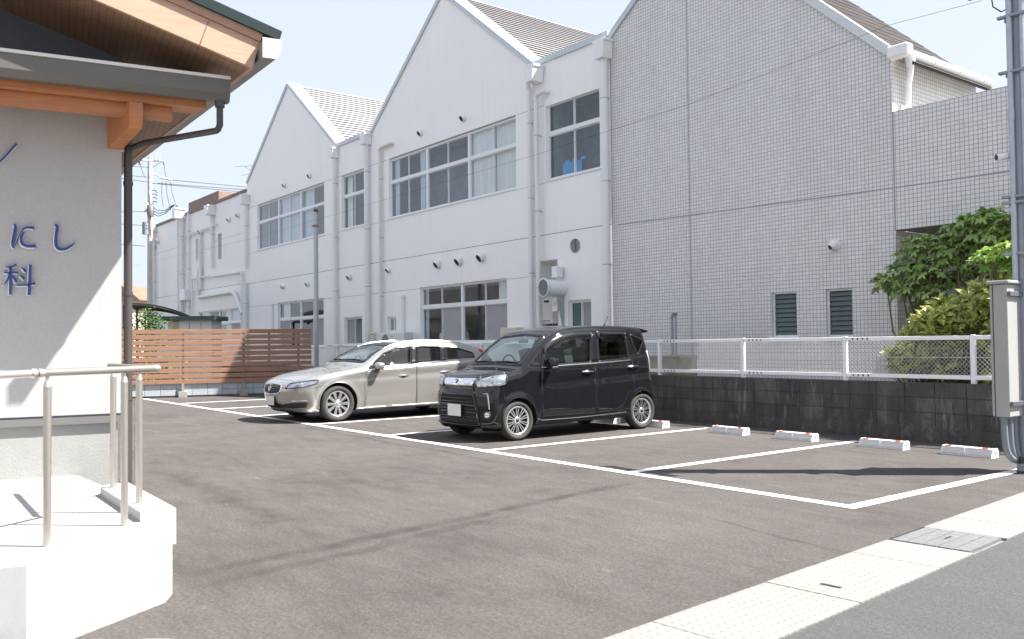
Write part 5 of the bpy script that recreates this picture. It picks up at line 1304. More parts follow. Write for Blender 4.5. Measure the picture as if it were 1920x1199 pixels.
# handrail
hr = thing("handrail", "satin metal handrail on round posts along the edge of the white porch", "handrail", (-5.2, 1.1, ZS))
ZR_ = 1.222
posts = [onz((88, 1025), ZS), onz((233, 986), ZS), p3, p4]
CAPM = mat("cap_metal", (.55, .53, .49), .3, .7)
for k, p in enumerate(posts):
    zb_ = ZS if k < 2 else ZS + .05
    mb = MB(); mb.cyl((p[0], p[1], zb_), (p[0], p[1], ZR_ - .055), .0185, n=20); o = mb.build("post", STEELN, hr)
    mb = MB(); mb.cyl((p[0], p[1], ZR_ - .055), (p[0], p[1], ZR_ - .025), .0185, .012, n=20); mb.build("post_cap", CAPM, o)
    mb = MB(); mb.cyl((p[0], p[1], ZR_ - .03), (p[0], p[1], ZR_), .008, n=10); mb.build("rail_pin", STEELN, o)
d1 = posts[0] - posts[1]; d1 /= np.linalg.norm(d1); cend = onp((268, 698), posts[2], FWD); cz = ZR_ + .012
e0 = posts[1] - d1 * .22; 
j0 = posts[0] + d1 * .06
mb = MB(); mb.cyl((e0[0], e0[1], cz), (j0[0], j0[1], cz), .0185, n=20); o = mb.build("front_rail", STEELN, hr)
mb = MB(); mb.lathe([(.0185, 0), (.020, .004), (.020, .03), (.016, .042), (0, .046)], (e0[0], e0[1], cz), tuple(-d1), 18); mb.build("end_cap", CAPM, o)
mb = MB(); mb.lathe([(0, -.024), (.014, -.02), (.022, -.008), (.024, 0), (.022, .008), (.014, .02), (0, .024)], (j0[0] + d1[0] * .02, j0[1] + d1[1] * .02, cz), (0, 0, 1), 16); mb.cyl(tuple(np.array([j0[0], j0[1], cz]) - np.array([*d1[:2], 0]) * .03), (j0[0], j0[1], cz), .021, n=16); mb.build("knuckle_joint", CAPM, o)
j1 = j0 + d1 * .045; j2 = j1 + np.array([d1[0], d1[1], 0]) * 1.0
mb = MB(); mb.cyl((j1[0], j1[1], cz), (j2[0], j2[1], cz - .01), .0185, n=20); mb.build("lower_rail", CAPM, hr)
d3 = (p4 - p3) / np.linalg.norm(p4 - p3); a_ = p3 - d3 * .16; b_ = p4 + d3 * .10
mb = MB(); mb.cyl((a_[0], a_[1], cz), (b_[0], b_[1], cz), .0185, n=20); mb.build("side_rail", STEELN, hr)
mb = MB(); mb.cyl((a_[0], a_[1], cz), tuple(np.array([a_[0], a_[1], cz]) - np.array([*d3[:2], 0]) * .02), .0195, n=16); mb.build("side_end_cap", CAPM, hr)

# ================================================================== UNSEEN HOUSES added behind the viewpoint to bounce light onto the facades and fill reflections
def neighbour(x0, x1, y0, y1, h, rh, label, wallc, roofc):
    t = thing("unseen_house", label, "house", ((x0 + x1) / 2, (y0 + y1) / 2, 0), "unseen houses added for bounced light and reflections"); mb = MB(); mb.box(x0, x1, y0, y1, 0, h); mb.build("wall", mat("house_white_wall", wallc, .8, var=.1, vscale=1), t)
    mb = MB(); ym = (y0 + y1) / 2; mb.prism([(y0 - .6, h - .1), (y1 + .6, h - .1), (y1 + .6, h + .08), (ym, h + rh), (y0 - .6, h + .08)], (x0 - .5, 0, 0), (0, 1, 0), (0, 0, 1), (1, 0, 0), x1 - x0 + 1); mb.build("roof", mat("house_tile_roof", roofc, .7, var=.4, vscale=2, vstretch=(.3, 3, 1)), t)
    n = max(2, int((x1 - x0) / 3.2))
    for k in range(n):
        for z in ([1.0, 3.8] if h > 5 else [1.0]):
            cx = x0 + (x1 - x0) * (k + .5) / n; mb = MB(); mb.box(cx - .85, cx + .85, y1 - .02, y1 + .04, z, z + 1.4); mb.build("window", mat("house_glass_dark", (.05, .06, .07), .1), t)
neighbour(-72, -44, -17, -9, 3.4, 2.6, "unseen low white house with grey tiled roof, added for bounced light and reflections", (.72, .70, .66), (.09, .09, .095))
neighbour(-40, -20, -18, -10, 5.8, 2.0, "unseen two storey cream house, added for bounced light and reflections", (.76, .74, .70), (.12, .10, .09))
neighbour(-16, 6, -22, -13, 6.0, 2.2, "unseen two storey white house, added for bounced light and reflections", (.78, .77, .75), (.10, .10, .11))
# ================================================================== CARS: bodies grown from one smooth solid each
def curve(pts, n=400):
    P = np.array(pts, float); t = np.arange(len(P)); out = []
    for i in range(len(P) - 1):
        p0, p1, p2, p3 = P[max(i - 1, 0)], P[i], P[i + 1], P[min(i + 2, len(P) - 1)]
        for u in np.linspace(0, 1, 24, endpoint=False):
            out.append(.5 * ((2 * p1) + (-p0 + p2) * u + (2 * p0 - 5 * p1 + 4 * p2 - p3) * u * u + (-p0 + 3 * p1 - 3 * p2 + p3) * u ** 3))
    out.append(P[-1]); out = np.array(out); o = np.argsort(out[:, 0], kind='stable'); xs, ys = out[o, 0], out[o, 1]
    return lambda x: np.interp(x, xs, ys)
def smax(a, b, r):
    h = np.maximum(r - np.abs(a - b), 0); return np.maximum(a, b) + h * h / (4 * r)

class CarShape:
    def __init__(s, d):
        s.d = d
        s.top = curve(d['top']); s.front = curve(d['front']); s.rear = curve(d['rear']); s.W = curve(d['W']); s.belt = d['belt']; s.bot = curve(d['bot'])
    def side_w(s, x, z):
        d = s.d; W = s.W(x); zb = d['belt'](x)
        lo = np.maximum(d['ztuck'] - z, 0); w = W - lo * lo * d['tuck']
        up = z - zb; k = np.clip(up / .10, 0, 1); k = k * k * (3 - 2 * k)
        w = w - k * d['step'] - np.maximum(up, 0) * d['tumble']
        w = w - .012 * np.exp(-((z - d['zcrease'](x) + .07) / .05) ** 2) * np.clip((x - .9) / .5, 0, 1)   # hollow under the shoulder crease
        for wx in d['wheels']:                                   # flared arches
            dist = np.hypot(x - wx, z - d['R']); w = w + d['flare'] * np.exp(-((dist - d['arch']) / .055) ** 2) * (z < zb)
        return w
    def F(s, x, y, z, arches=True):
        d = s.d; y = np.abs(y)
        W = s.W(x)
        t = s.top(x) - d['crown'] * (y / .7) ** 2
        f = (z - t) * .82
        f = smax(f, (y - s.side_w(x, z)) * .96, d['rs'])
        fx = s.front(z) + d['bow'] * np.minimum(y / d['hw'], 1.1) ** d['bowp']
        f = smax(f, (fx - x) * .85, d['rf'])
        rx = s.rear(z) - d['rbow'] * np.minimum(y / d['hw'], 1.1) ** 3.5
        f = smax(f, (x - rx) * .9, .06)
        f = smax(f, s.bot(x) - z, .05)
        if arches:
            for wx in d['wheels']:
                dist = np.hypot(x - wx, z - d['R'] - .01)
                f = smax(f, np.minimum(d['arch'] - dist, y - (d['hw'] - .30)), .012)
        return f
    def march(s, P0, D, t0, t1):
        """outermost crossing from outside point t1 towards inside t0"""
        a = np.full(P0.shape[0], float(t0)); b = np.full(P0.shape[0], float(t1))
        # coarse scan from outside to find the first inside sample
        N = 60; hit = np.full(P0.shape[0], float(t0)); prev = b.copy(); done = np.zeros(P0.shape[0], bool); lo = a.copy(); hi = b.copy()
        for i in range(1, N + 1):
            t = t1 + (t0 - t1) * i / N; Q = P0 + D * t; ins = (s.F(Q[:, 0], Q[:, 1], Q[:, 2], False) < 0) & ~done
            lo[ins] = t; hi[ins] = t1 + (t0 - t1) * (i - 1) / N; done |= ins
        for _ in range(22):
            m = (lo + hi) / 2; Q = P0 + D * m[:, None]; ins = s.F(Q[:, 0], Q[:, 1], Q[:, 2], False) < 0
            lo = np.where(ins, m, lo); hi = np.where(ins, hi, m)
        return P0 + D * ((lo + hi) / 2)[:, None]
    def grad(s, P):
        e = 2e-3; g = np.empty_like(P)
        for k in range(3):
            A = P.copy(); B = P.copy(); A[:, k] += e; B[:, k] -= e
            g[:, k] = s.F(A[:, 0], A[:, 1], A[:, 2], False) - s.F(B[:, 0], B[:, 1], B[:, 2], False)
        return g / (np.linalg.norm(g, axis=1, keepdims=True) + 1e-9)
    def project(s, uv, mode, sgn=1):
        uv = np.array(uv, float); n = len(uv); P0 = np.zeros((n, 3)); D = np.zeros((n, 3))
        if mode == 'side': P0[:, 0] = uv[:, 0]; P0[:, 2] = uv[:, 1]; D[:, 1] = sgn; r = (0.0, 1.3)
        elif mode == 'polar':
            a = np.radians(uv[:, 0]); P0[:, 0] = s.d['pc']; P0[:, 2] = uv[:, 1]; D[:, 0] = -np.cos(a); D[:, 1] = np.sin(a) * sgn; r = (0.0, 1.7)
        elif mode == 'front': P0[:, 1] = uv[:, 0] * sgn; P0[:, 2] = uv[:, 1]; D[:, 0] = -1; r = (-2.4, .4)
        elif mode == 'rear': P0[:, 1] = uv[:, 0] * sgn; P0[:, 2] = uv[:, 1]; D[:, 0] = 1; r = (s.d['L'] * .6, s.d['L'] + .3)
        elif mode == 'top': P0[:, 0] = uv[:, 0]; P0[:, 1] = uv[:, 1] * sgn; D[:, 2] = 1; r = (.5, 1.9)
        P = s.march(P0, D, *r); return P, s.grad(P)

def resample(pl, n):
    P = np.array(pl, float); L = np.r_[0, np.cumsum(np.hypot(*(P[1:] - P[:-1]).T))]; t = np.linspace(0, L[-1], n)
    return np.c_[np.interp(t, L, P[:, 0]), np.interp(t, L, P[:, 1])]
def patch(cs, lower, upper, mode='side', sgn=1, off=.003, n=14, m=8, bulge=0.0, thick=0.0):
    a, b = resample(lower, n), resample(upper, n); uv = [a[i] + (b[i] - a[i]) * j / (m - 1) for j in range(m) for i in range(n)]
    P, N = cs.project(uv, mode, sgn); k = np.array([np.sin(math.pi * (i + .5) / n) * np.sin(math.pi * (j + .5) / m) for j in range(m) for i in range(n)])
    Q = P + N * (off + bulge * k)[:, None]; mb = MB()
    fs = [(j * n + i, j * n + i + 1, (j + 1) * n + i + 1, (j + 1) * n + i) for j in range(m - 1) for i in range(n - 1)]
    mb.add(Q, fs, True)
    rim = [i for i in range(n)] + [(j + 1) * n - 1 for j in range(1, m)] + [m * n - 2 - i for i in range(n - 1)] + [j * n for j in range(m - 2, 0, -1)]
    B = P + N * (-.004); o = len(mb.v)                       # a real edge, so that the piece has thickness
    mb.v += [tuple(B[i]) for i in rim]; q = len(rim)
    for i in range(q): mb.f.append((rim[i], o + i, o + (i + 1) % q, rim[(i + 1) % q])); mb.sm.append(False)
    return mb
def ribbon(cs, pl, width, mode='side', sgn=1, off=.003, closed=False, n=40, mb=None, taper=None):
    P = np.array(pl + [pl[0]] if closed else pl, float); C = resample(P, n); s_ = 1.0
    scale = np.array([math.radians(1) * 1.0, 1.0]) if mode == 'polar' else np.array([1.0, 1.0])
    Cs = C * scale; T = np.gradient(Cs, axis=0)
    if closed: T[0] = T[-1] = (Cs[1] - Cs[-2])
    T /= (np.linalg.norm(T, axis=1, keepdims=True) + 1e-9); Nn = np.c_[-T[:, 1], T[:, 0]] * width / 2 / scale
    A, NA = cs.project(C + Nn, mode, sgn); B, NB = cs.project(C - Nn, mode, sgn)
    v = list(A + NA * off) + list(B + NB * off) + list(A - NA * .004) + list(B - NB * .004)
    f = []
    for i in range(n - 1): f += [(i, i + 1, n + i + 1, n + i), (i, 2 * n + i, 2 * n + i + 1, i + 1), (n + i, n + i + 1, 3 * n + i + 1, 3 * n + i)]
    mb = mb or MB(); mb.add(v, f, True); return mb
def in_poly(px, pz, poly):
    c = np.zeros(px.shape, bool); n = len(poly)
    for i in range(n):
        x0, y0 = poly[i]; x1, y1 = poly[(i + 1) % n]
        k = ((y0 > pz) != (y1 > pz)) & (px < (x1 - x0) * (pz - y0) / ((y1 - y0) or 1e-12) + x0); c ^= k
    return c

def grow_body(cs, res, cuts_side, cuts_front, cuts_rear):
    d = cs.d; xs = np.arange(-.12, d['L'] + .14, res); ys = np.arange(-d['hw'] - .12, d['hw'] + .12 + res, res); zs = np.arange(.06, d['H'] + .12, res)
    X, Y, Z = np.meshgrid(xs, ys, zs, indexing='ij'); V = cs.F(X, Y, Z).astype(np.float32); S = V < 0
    nx, ny, nz = V.shape; cnt = np.zeros((nx - 1, ny - 1, nz - 1), np.int8)
    C = [S[i:nx - 1 + i, j:ny - 1 + j, k:nz - 1 + k] for i in (0, 1) for j in (0, 1) for k in (0, 1)]
    tot = sum(c.astype(np.int8) for c in C); act = np.argwhere((tot > 0) & (tot < 8)); idx = np.full(tot.shape, -1, np.int32)
    idx[act[:, 0], act[:, 1], act[:, 2]] = np.arange(len(act))
    acc = np.zeros((len(act), 3)); w = np.zeros(len(act))
    E = [((0, 0, 0), (1, 0, 0)), ((0, 1, 0), (1, 1, 0)), ((0, 0, 1), (1, 0, 1)), ((0, 1, 1), (1, 1, 1)), ((0, 0, 0), (0, 1, 0)), ((1, 0, 0), (1, 1, 0)), ((0, 0, 1), (0, 1, 1)), ((1, 0, 1), (1, 1, 1)),
         ((0, 0, 0), (0, 0, 1)), ((1, 0, 0), (1, 0, 1)), ((0, 1, 0), (0, 1, 1)), ((1, 1, 0), (1, 1, 1))]
    for a, b in E:
        a, b = np.array(a), np.array(b); ia, ib = act + a, act + b
        va, vb = V[ia[:, 0], ia[:, 1], ia[:, 2]], V[ib[:, 0], ib[:, 1], ib[:, 2]]; m = (va < 0) != (vb < 0)
        t = np.where(m, va / np.where(m, va - vb, 1), 0)[:, None]; p = ia + (ib - ia) * t; acc[m] += p[m]; w[m] += 1
    P = acc / w[:, None] * res + np.array([xs[0], ys[0], zs[0]])
    e = 1.5e-3
    for _ in range(3):
        f = cs.F(P[:, 0], P[:, 1], P[:, 2]); g = np.empty_like(P)
        for k in range(3):
            A = P.copy(); B = P.copy(); A[:, k] += e; B[:, k] -= e; g[:, k] = (cs.F(A[:, 0], A[:, 1], A[:, 2]) - cs.F(B[:, 0], B[:, 1], B[:, 2])) / (2 * e)
        st = f / np.maximum((g * g).sum(1), .15); st = np.clip(st, -res * .5, res * .5); P -= g * st[:, None]
    quads = []
    for ax in range(3):
        sl0 = [slice(None)] * 3; sl1 = [slice(None)] * 3; sl0[ax] = slice(0, -1); sl1[ax] = slice(1, None)
        ch = S[tuple(sl0)] != S[tuple(sl1)]; q = np.argwhere(ch); o1, o2 = [(1, 2), (2, 0), (0, 1)][ax]
        q = q[(q[:, o1] > 0) & (q[:, o2] > 0) & (q[:, o1] < V.shape[o1] - 1) & (q[:, o2] < V.shape[o2] - 1)]
        c = []
        for da, db in ((-1, -1), (0, -1), (0, 0), (-1, 0)):
            r = q.copy(); r[:, o1] += da; r[:, o2] += db; c.append(idx[r[:, 0], r[:, 1], r[:, 2]])
        F_ = np.stack(c, 1); flip = ~S[q[:, 0], q[:, 1], q[:, 2]]; F_[flip] = F_[flip][:, ::-1]; quads.append(F_)
    Q = np.concatenate(quads); Q = Q[(Q >= 0).all(1)]
    cen = P[Q].mean(1); keep = np.ones(len(Q), bool)
    for poly in cuts_side: keep &= ~(in_poly(cen[:, 0], cen[:, 2], poly) & (np.abs(cen[:, 1]) > .35))
    for poly in cuts_front: keep &= ~(in_poly(cen[:, 1], cen[:, 2], poly) & (cen[:, 0] < d['L'] * .5))
    for poly in cuts_rear: keep &= ~(in_poly(cen[:, 1], cen[:, 2], poly) & (cen[:, 0] > d['L'] * .75))
    Q, cen = Q[keep], cen[keep]
    nrm = np.cross(P[Q[:, 2]] - P[Q[:, 0]], P[Q[:, 3]] - P[Q[:, 1]]); nrm /= np.linalg.norm(nrm, axis=1, keepdims=True) + 1e-12
    mi = np.zeros(len(Q), np.int32)
    for wx in d['wheels']:
        dist = np.hypot(cen[:, 0] - wx, cen[:, 2] - d['R'] - .01); mi[(dist < d['arch'] + .008) & (np.abs(cen[:, 1]) < d['hw'] - .035)] = 1
    mi[(nrm[:, 2] < -.75) & (cen[:, 2] < .34)] = 1
    used = np.unique(Q); remap = np.full(len(P), -1, np.int64); remap[used] = np.arange(len(used))
    return P[used], remap[Q], mi

def paint_mat(name, color, metal, rough, lining=(.03, .03, .03), flake=0.0):
    m = bpy.data.materials.new(name); m.use_nodes = True; nt = m.node_tree; b = nt.nodes["Principled BSDF"]
    b.inputs["Metallic"].default_value = metal; b.inputs["Roughness"].default_value = rough
    b.inputs["Specular IOR Level"].default_value = .5 if metal else 0.0; b.inputs["Coat Weight"].default_value = 1.0; b.inputs["Coat Roughness"].default_value = .025; b.inputs["Base Color"].default_value = (*color, 1)
    tc = nnew(nt, "ShaderNodeTexCoord").outputs["Object"]
    n_ = ramp(nt, noise(nt, tc, 5.0, 6.0, .7), .35, .75); c = mixc(nt, math_node(nt, 'MULTIPLY', n_, .10), color, tuple(min(1, v * .8 + .02) for v in color))
    nt.links.new(c, b.inputs["Base Color"]); MATS[name] = m; return m
CAR_DARK = mat("car_underside", (.010, .010, .010), .9)
LINING = mat("cabin_lining", (.055, .055, .055), .9)
SEATM = mat("seat_cloth", (.030, .031, .033), .85, bump=.3, bscale=80)
CARGLASS = glass_mat("car_glass", (.80, .92, .88), 1.0)
CARGLASSD = glass_mat("car_glass_privacy", (.16, .17, .17), 1.0)
SMOKE = glass_mat("visor_smoke", (.42, .45, .47), 1.5)
FRIT = mat("glass_edge_black", (.010, .010, .011), .12)
SEAM = mat("panel_gap", (.008, .008, .008), .9)
LAMP = mat("lamp_reflector", (.70, .72, .74), .16, .75, var=.5, vscale=22)
LAMPG = glass_mat("lamp_lens", (.86, .89, .91), 1.1)
PLATE = mat("plate_white", (.66, .66, .64), .5, var=.06, vscale=7)
PLATES = mat("plate_smear", (.47, .52, .48), .5)
def wheel(parent, x, y, R, w, rim_r, style, sgn):
    e = bpy.data.objects.new("wheel", None); COL.objects.link(e); e.parent = parent; e.location = (x, y * sgn, R); e.rotation_euler = (0, 0, 0 if sgn < 0 else math.pi)
    # axle along local -Y (outside face)
    o = (0, -1, 0); h = w / 2; pr = [(rim_r + .004, -h * .8), (rim_r + .03, -h), (R - .035, -h * 1.04), (R - .008, -h * .82), (R, -h * .5), (R, h * .45), (R - .008, h * .8), (R - .035, h * 1.04), (rim_r + .028, h * .98), (rim_r + .010, h * .86), (rim_r, h * .80)]
    mb = MB(); mb.lathe(pr, (0, 0, 0), o, 48); mb.build("tyre", TYRE, e, True)
    mb = MB(); mb.lathe([(rim_r, -h * .8), (rim_r - .02, -h * .2), (rim_r - .018, h * .5), (rim_r + .001, h * .82)], (0, 0, 0), o, 40); mb.lathe([(0, -h * .1), (rim_r, -h * .1)], (0, 0, 0), o, 32); mb.build("barrel", mat("rim_dark", (.018, .018, .019), .5, .3), e, True)
    RIMS = mat("rim_silver", (.72, .73, .74), .22, .85) ; RIMB = mat("rim_black", (.016, .016, .018), .3, .2)
    mb = MB(); yo = -h * .78; hub = .062 if style == 'v' else .05
    mb.lathe([(rim_r - .020, h * .55), (rim_r - .014, h * .80), (rim_r - .002, h * .845), (rim_r + .004, h * .82)], (0, 0, 0), o, 48)
    def spoke(a, w0, w1, r0, r1, d0, d1, th=.022):
        ca, sa = math.cos(a), math.sin(a); u = np.array([ca, 0, sa]); t = np.array([-sa, 0, ca]); v = []
        for r, ww, dd in ((r0, w0, d0), (r1, w1, d1)):
            for s_, k in ((-1, 0), (1, 0), (1, 1), (-1, 1)): v.append(u * r + t * s_ * ww * (1 if k == 0 else 1.0) + np.array([0, -dd + k * th, 0]))
        mb.add(v, [(0, 1, 5, 4), (1, 2, 6, 5), (2, 3, 7, 6), (3, 0, 4, 7)])
    if style == 'v':
        for k in range(5):
            for q in (-1, 1): spoke(2 * math.pi * k / 5 + math.pi / 2 + q * .33, .017, .030, hub * .8, rim_r - .008, h * .70, h * .78)
        mb.lathe([(0, h * .66), (.030, h * .67), (.058, h * .73), (.066, h * .60)], (0, 0, 0), o, 24)
    else:
        for k in range(10):
            for q in (-1, 1): spoke(2 * math.pi * k / 10 + math.pi / 2 + q * .115, .0042, .0058, hub * .8, rim_r - .006, h * .68, h * .77, .012)
        mb.lathe([(.026, h * .70), (.030, h * .72), (.050, h * .72), (.054, h * .60)], (0, 0, 0), o, 24)
    mb.build("rim", RIMS, e, True)
    mb = MB(); mb.lathe([(0, h * .74), (.024, h * .74), (.027, h * .68)], (0, 0, 0), o, 20)
    for k in range(5): 
        a = 2 * math.pi * (k + .5) / 5; mb.lathe([(0, h * .71), (.0075, h * .71), (.0075, h * .6)], (.040 * math.cos(a), 0, .040 * math.sin(a)), o, 8)
    mb.build("hub_cap", RIMB if style != 'v' else mat("hub_grey", (.45, .46, .47), .3, .7), e, True)
    mb = MB(); mb.lathe([(0, -h * .05), (rim_r * .72, -h * .05), (rim_r * .72, h * .06), (.06, h * .06)], (0, 0, 0), o, 28); mb.build("brake_disc", mat("disc_steel", (.06, .058, .055), .5, .6), e, True)
    return e
def rbox(mb, x0, x1, y0, y1, z0, z1, b=.04):
    return mb.bbox(x0, x1, y0, y1, z0, z1, b)
def seats(parent, xs, y, zc, top, name="seat"):
    for x, yy in [(a, s_ * y) for a in xs for s_ in (-1, 1)]:
        mb = MB(); rbox(mb, x - .05, x + .45, yy - .24, yy + .24, zc - .12, zc + .05, .05)
        mb.obox((x + .50, yy, zc + .30), (.97, 0, .24), (0, 1, 0), (-.24, 0, .97), .15, .46, .62); bm_ = mb
        o = mb.build(name, SEATM, parent, True)
        q = MB(); q.bbox(x + .56, x + .66, yy - .125, yy + .125, top - .20, top, .045); q.build("headrest", SEATM, o, True)
def inset_adj(cs, ratio):
    def adj(p):
        x, z = p; ins = max(0.0, float(cs.W(x) - cs.side_w(np.array(x), np.array(z)))); return (x + ratio * ins, z)
    return adj

def finish_body(cs, root, paint, cuts):
    P, Q, mi = grow_body(cs, cs.d['res'], *cuts)
    me = bpy.data.meshes.new("body"); me.from_pydata(P.tolist(), [], Q.tolist()); me.materials.append(paint); me.materials.append(CAR_DARK)
    me.polygons.foreach_set("material_index", mi); me.polygons.foreach_set("use_smooth", np.ones(len(Q), bool)); me.update()
    body = link("body", me, root, True)
    return body
def arch_lips(cs, root, paint, w=.016):
    for wx in cs.d['wheels']:
        for s_ in (-1, 1):
            a = np.linspace(math.radians(-14), math.radians(194), 40); r = cs.d['arch'] + .003
            pl = [(wx + r * math.cos(t), cs.d['R'] + .01 + r * math.sin(t)) for t in a]; pl = [p for p in pl if p[1] > float(cs.bot(p[0])) + .01]
            Pj, N = cs.project(pl, 'side', s_); mb = MB(); mb.tube([tuple(p - n * .002) for p, n in zip(Pj, N)], .009, 6); mb.build("arch_lip", paint, root, True)
            # dark liner well
            mb = MB(); yy = cs.d['hw'] - .30; v = []
            for t in a: v += [(wx + (r + .004) * math.cos(t), s_ * yy, cs.d['R'] + .01 + (r + .004) * math.sin(t))]
            mb.add(v + [(wx, s_ * yy, cs.d['R'])], [(i, i + 1, len(a)) for i in range(len(a) - 1)]); mb.build("wheel_well", CAR_DARK, root, True)

# ------------------------------------------------------------------ silver estate car
V = CarShape(dict(L=4.63, H=1.48, hw=.9325, R=.325, wheels=(.88, 3.656), arch=.368, flare=.012, res=.02, pc=.95,
    top=[(-.2, .60), (.0, .665), (.10, .725), (.25, .79), (.55, .872), (.95, .942), (1.25, .99), (1.42, 1.04), (1.75, 1.22), (2.1, 1.370), (2.4, 1.425), (2.8, 1.446), (3.3, 1.432), (3.8, 1.375), (4.2, 1.30), (4.4, 1.25), (4.8, 1.1)],
    front=[(.10, .22), (.2, .13), (.28, .06), (.40, .02), (.52, .0), (.60, .0), (.68, .025), (.76, .10), (.9, .34), (1.5, 1.0)],
    rear=[(.1, 4.45), (.25, 4.56), (.5, 4.63), (.75, 4.61), (.92, 4.56), (1.1, 4.45), (1.3, 4.31), (1.5, 4.2)],
    W=[(-.2, .80), (0, .83), (.35, .885), (.8, .918), (1.4, .928), (2.5, .9325), (3.4, .925), (4.1, .895), (4.63, .82), (4.9, .78)],
    bot=[(-.2, .20), (.3, .17), (.5, .17), (1.3, .185), (3.2, .20), (4.1, .22), (4.63, .26)],
    belt=lambda x: .895 + .045 * np.clip(x - 1.4, 0, 3) , zcrease=lambda x: .80 + .03 * x, ztuck=.48, tuck=.55, step=.030, tumble=.44, crown=.035, rs=.085, rf=.07, bow=.40, bowp=2.7, rbow=.30))
PAINTS = paint_mat("champagne_silver", (.40, .388, .365), .60, .25)
CXV, CYV = -14.296 - .9325 + .02, 7.0718 - .88
sc = thing("silver_estate_car", "champagne silver estate car parked nose out with its tail in shade", "car", (CXV, CYV, 0), None, math.pi / 2)
aj = inset_adj(V, .60); A_ = lambda pl: [aj(p) for p in pl]
fwL, fwU = A_([(1.48, .915), (1.80, .962), (2.35, .992)]), A_([(1.49, .935), (1.60, 1.05), (1.78, 1.19), (2.04, 1.295), (2.35, 1.335)])
rwL, rwU = A_([(2.50, 1.008), (3.04, 1.035)]), A_([(2.50, 1.325), (3.02, 1.312)])
qwL, qwU = A_([(3.14, 1.044), (3.82, 1.088)]), A_([(3.12, 1.300), (3.44, 1.268), (3.78, 1.18), (3.83, 1.10)])
poly_of = lambda lo, up: list(lo) + list(up)[::-1]
wsL, wsU = [(-.70, 1.055), (0, 1.075), (.70, 1.055)], [(-.56, 1.352), (0, 1.38), (.56, 1.352)]
rgL, rgU = [(-.60, 1.0), (.60, 1.0)], [(-.48, 1.26), (.48, 1.26)]
body = finish_body(V, sc, PAINTS, ([poly_of(fwL, fwU), poly_of(rwL, rwU), poly_of(qwL, qwU)], [poly_of(wsL, wsU)], [poly_of(rgL, rgU)]))
arch_lips(V, sc, PAINTS)
def mirror_car(cs, root, x, z, W, paint, sz=(.11, .20, .135)):
    for s_ in (-1, 1):
        bm = bmesh.new(); bmesh.ops.create_uvsphere(bm, u_segments=20, v_segments=14, radius=1.0)
        for v in bm.verts:
            c = v.co; k = 1 - .25 * max(0, c.x); p = 2.6
            c.x = math.copysign(abs(c.x) ** .75, c.x) * sz[0] * .8; c.y = math.copysign(abs(c.y) ** .7, c.y) * sz[1] / 2; c.z = math.copysign(abs(c.z) ** .7, c.z) * sz[2] / 2
            c.x = min(c.x, sz[0] * .55)
        me = bpy.data.meshes.new("mirror"); bm.to_mesh(me); bm.free(); me.polygons.foreach_set("use_smooth", [True] * len(me.polygons)); me.materials.append(paint)
        o = link("mirror", me, root, True); o.location = (x, s_ * (W + .10), z)
        mb = MB(); mb.bbox(x - .03, x + .03, min(s_ * (W - .06), s_ * (W + .08)), max(s_ * (W - .06), s_ * (W + .08)), z - .075, z - .035, .01); q = mb.build("mirror_arm", BLACKPL, root, True)
        mb = MB(); mb.bbox(-.06, .05, -sz[1] * .46, sz[1] * .46, -sz[2] * .52, -sz[2] * .36, .01); mb.build("mirror_base", BLACKPL, o, True)
        mb = MB(); mb.bbox(sz[0] * .55 - .004, sz[0] * .55 + .002, -sz[1] * .40, sz[1] * .40, -sz[2] * .38, sz[2] * .38, .001); mb.build("mirror_glass", CHROME, o, True)
def handle(door, cs, x, z, s_, L=.20, m=None):
    Pj, N = cs.project([(x, z), (x + L * .25, z + .002), (x + L * .5, z + .003), (x + L * .75, z + .002), (x + L, z)], 'side', s_)
    mb = MB(); offs = [.006, .026, .030, .026, .006]; mb.tube([tuple(p + n * o_) for p, n, o_ in zip(Pj, N, offs)], .011, 8); h = mb.build("handle", m or CHROME, door, True)
    mb = patch(cs, [(x + L * .25, z - .035), (x + L * .62, z - .035)], [(x + L * .25, z + .03), (x + L * .62, z + .03)], 'side', s_, .0055, 6, 4, 0); mb.build("handle_cup", SEAM, door, True)
def pane(door, cs, lo, up, s_, m, tw=.030, mode='side'):
    mb = patch(cs, lo, up, mode, s_, .004, 16, 9); p = mb.build("window_pane", m, door, True)
    loop = list(lo) + list(up)[::-1]; mb = ribbon(cs, loop, tw, mode, s_, .0075, True, 90); mb.build("window_seal", FRIT, p, True); return p
def seam(cs, root, pl, s_, mode='side', w=.0045, n=40):
    return ribbon(cs, pl, w, mode, s_, .0012, False, n).build("panel_gap", SEAM, root, True)
def sphere_part(name, m, parent, c, r, n=16):
    mb = MB(); mb.lathe([(r * math.sin(a), -r * math.cos(a)) for a in np.linspace(0, math.pi, 9)], c, (0, 0, 1), n); return mb.build(name, m, parent, True)
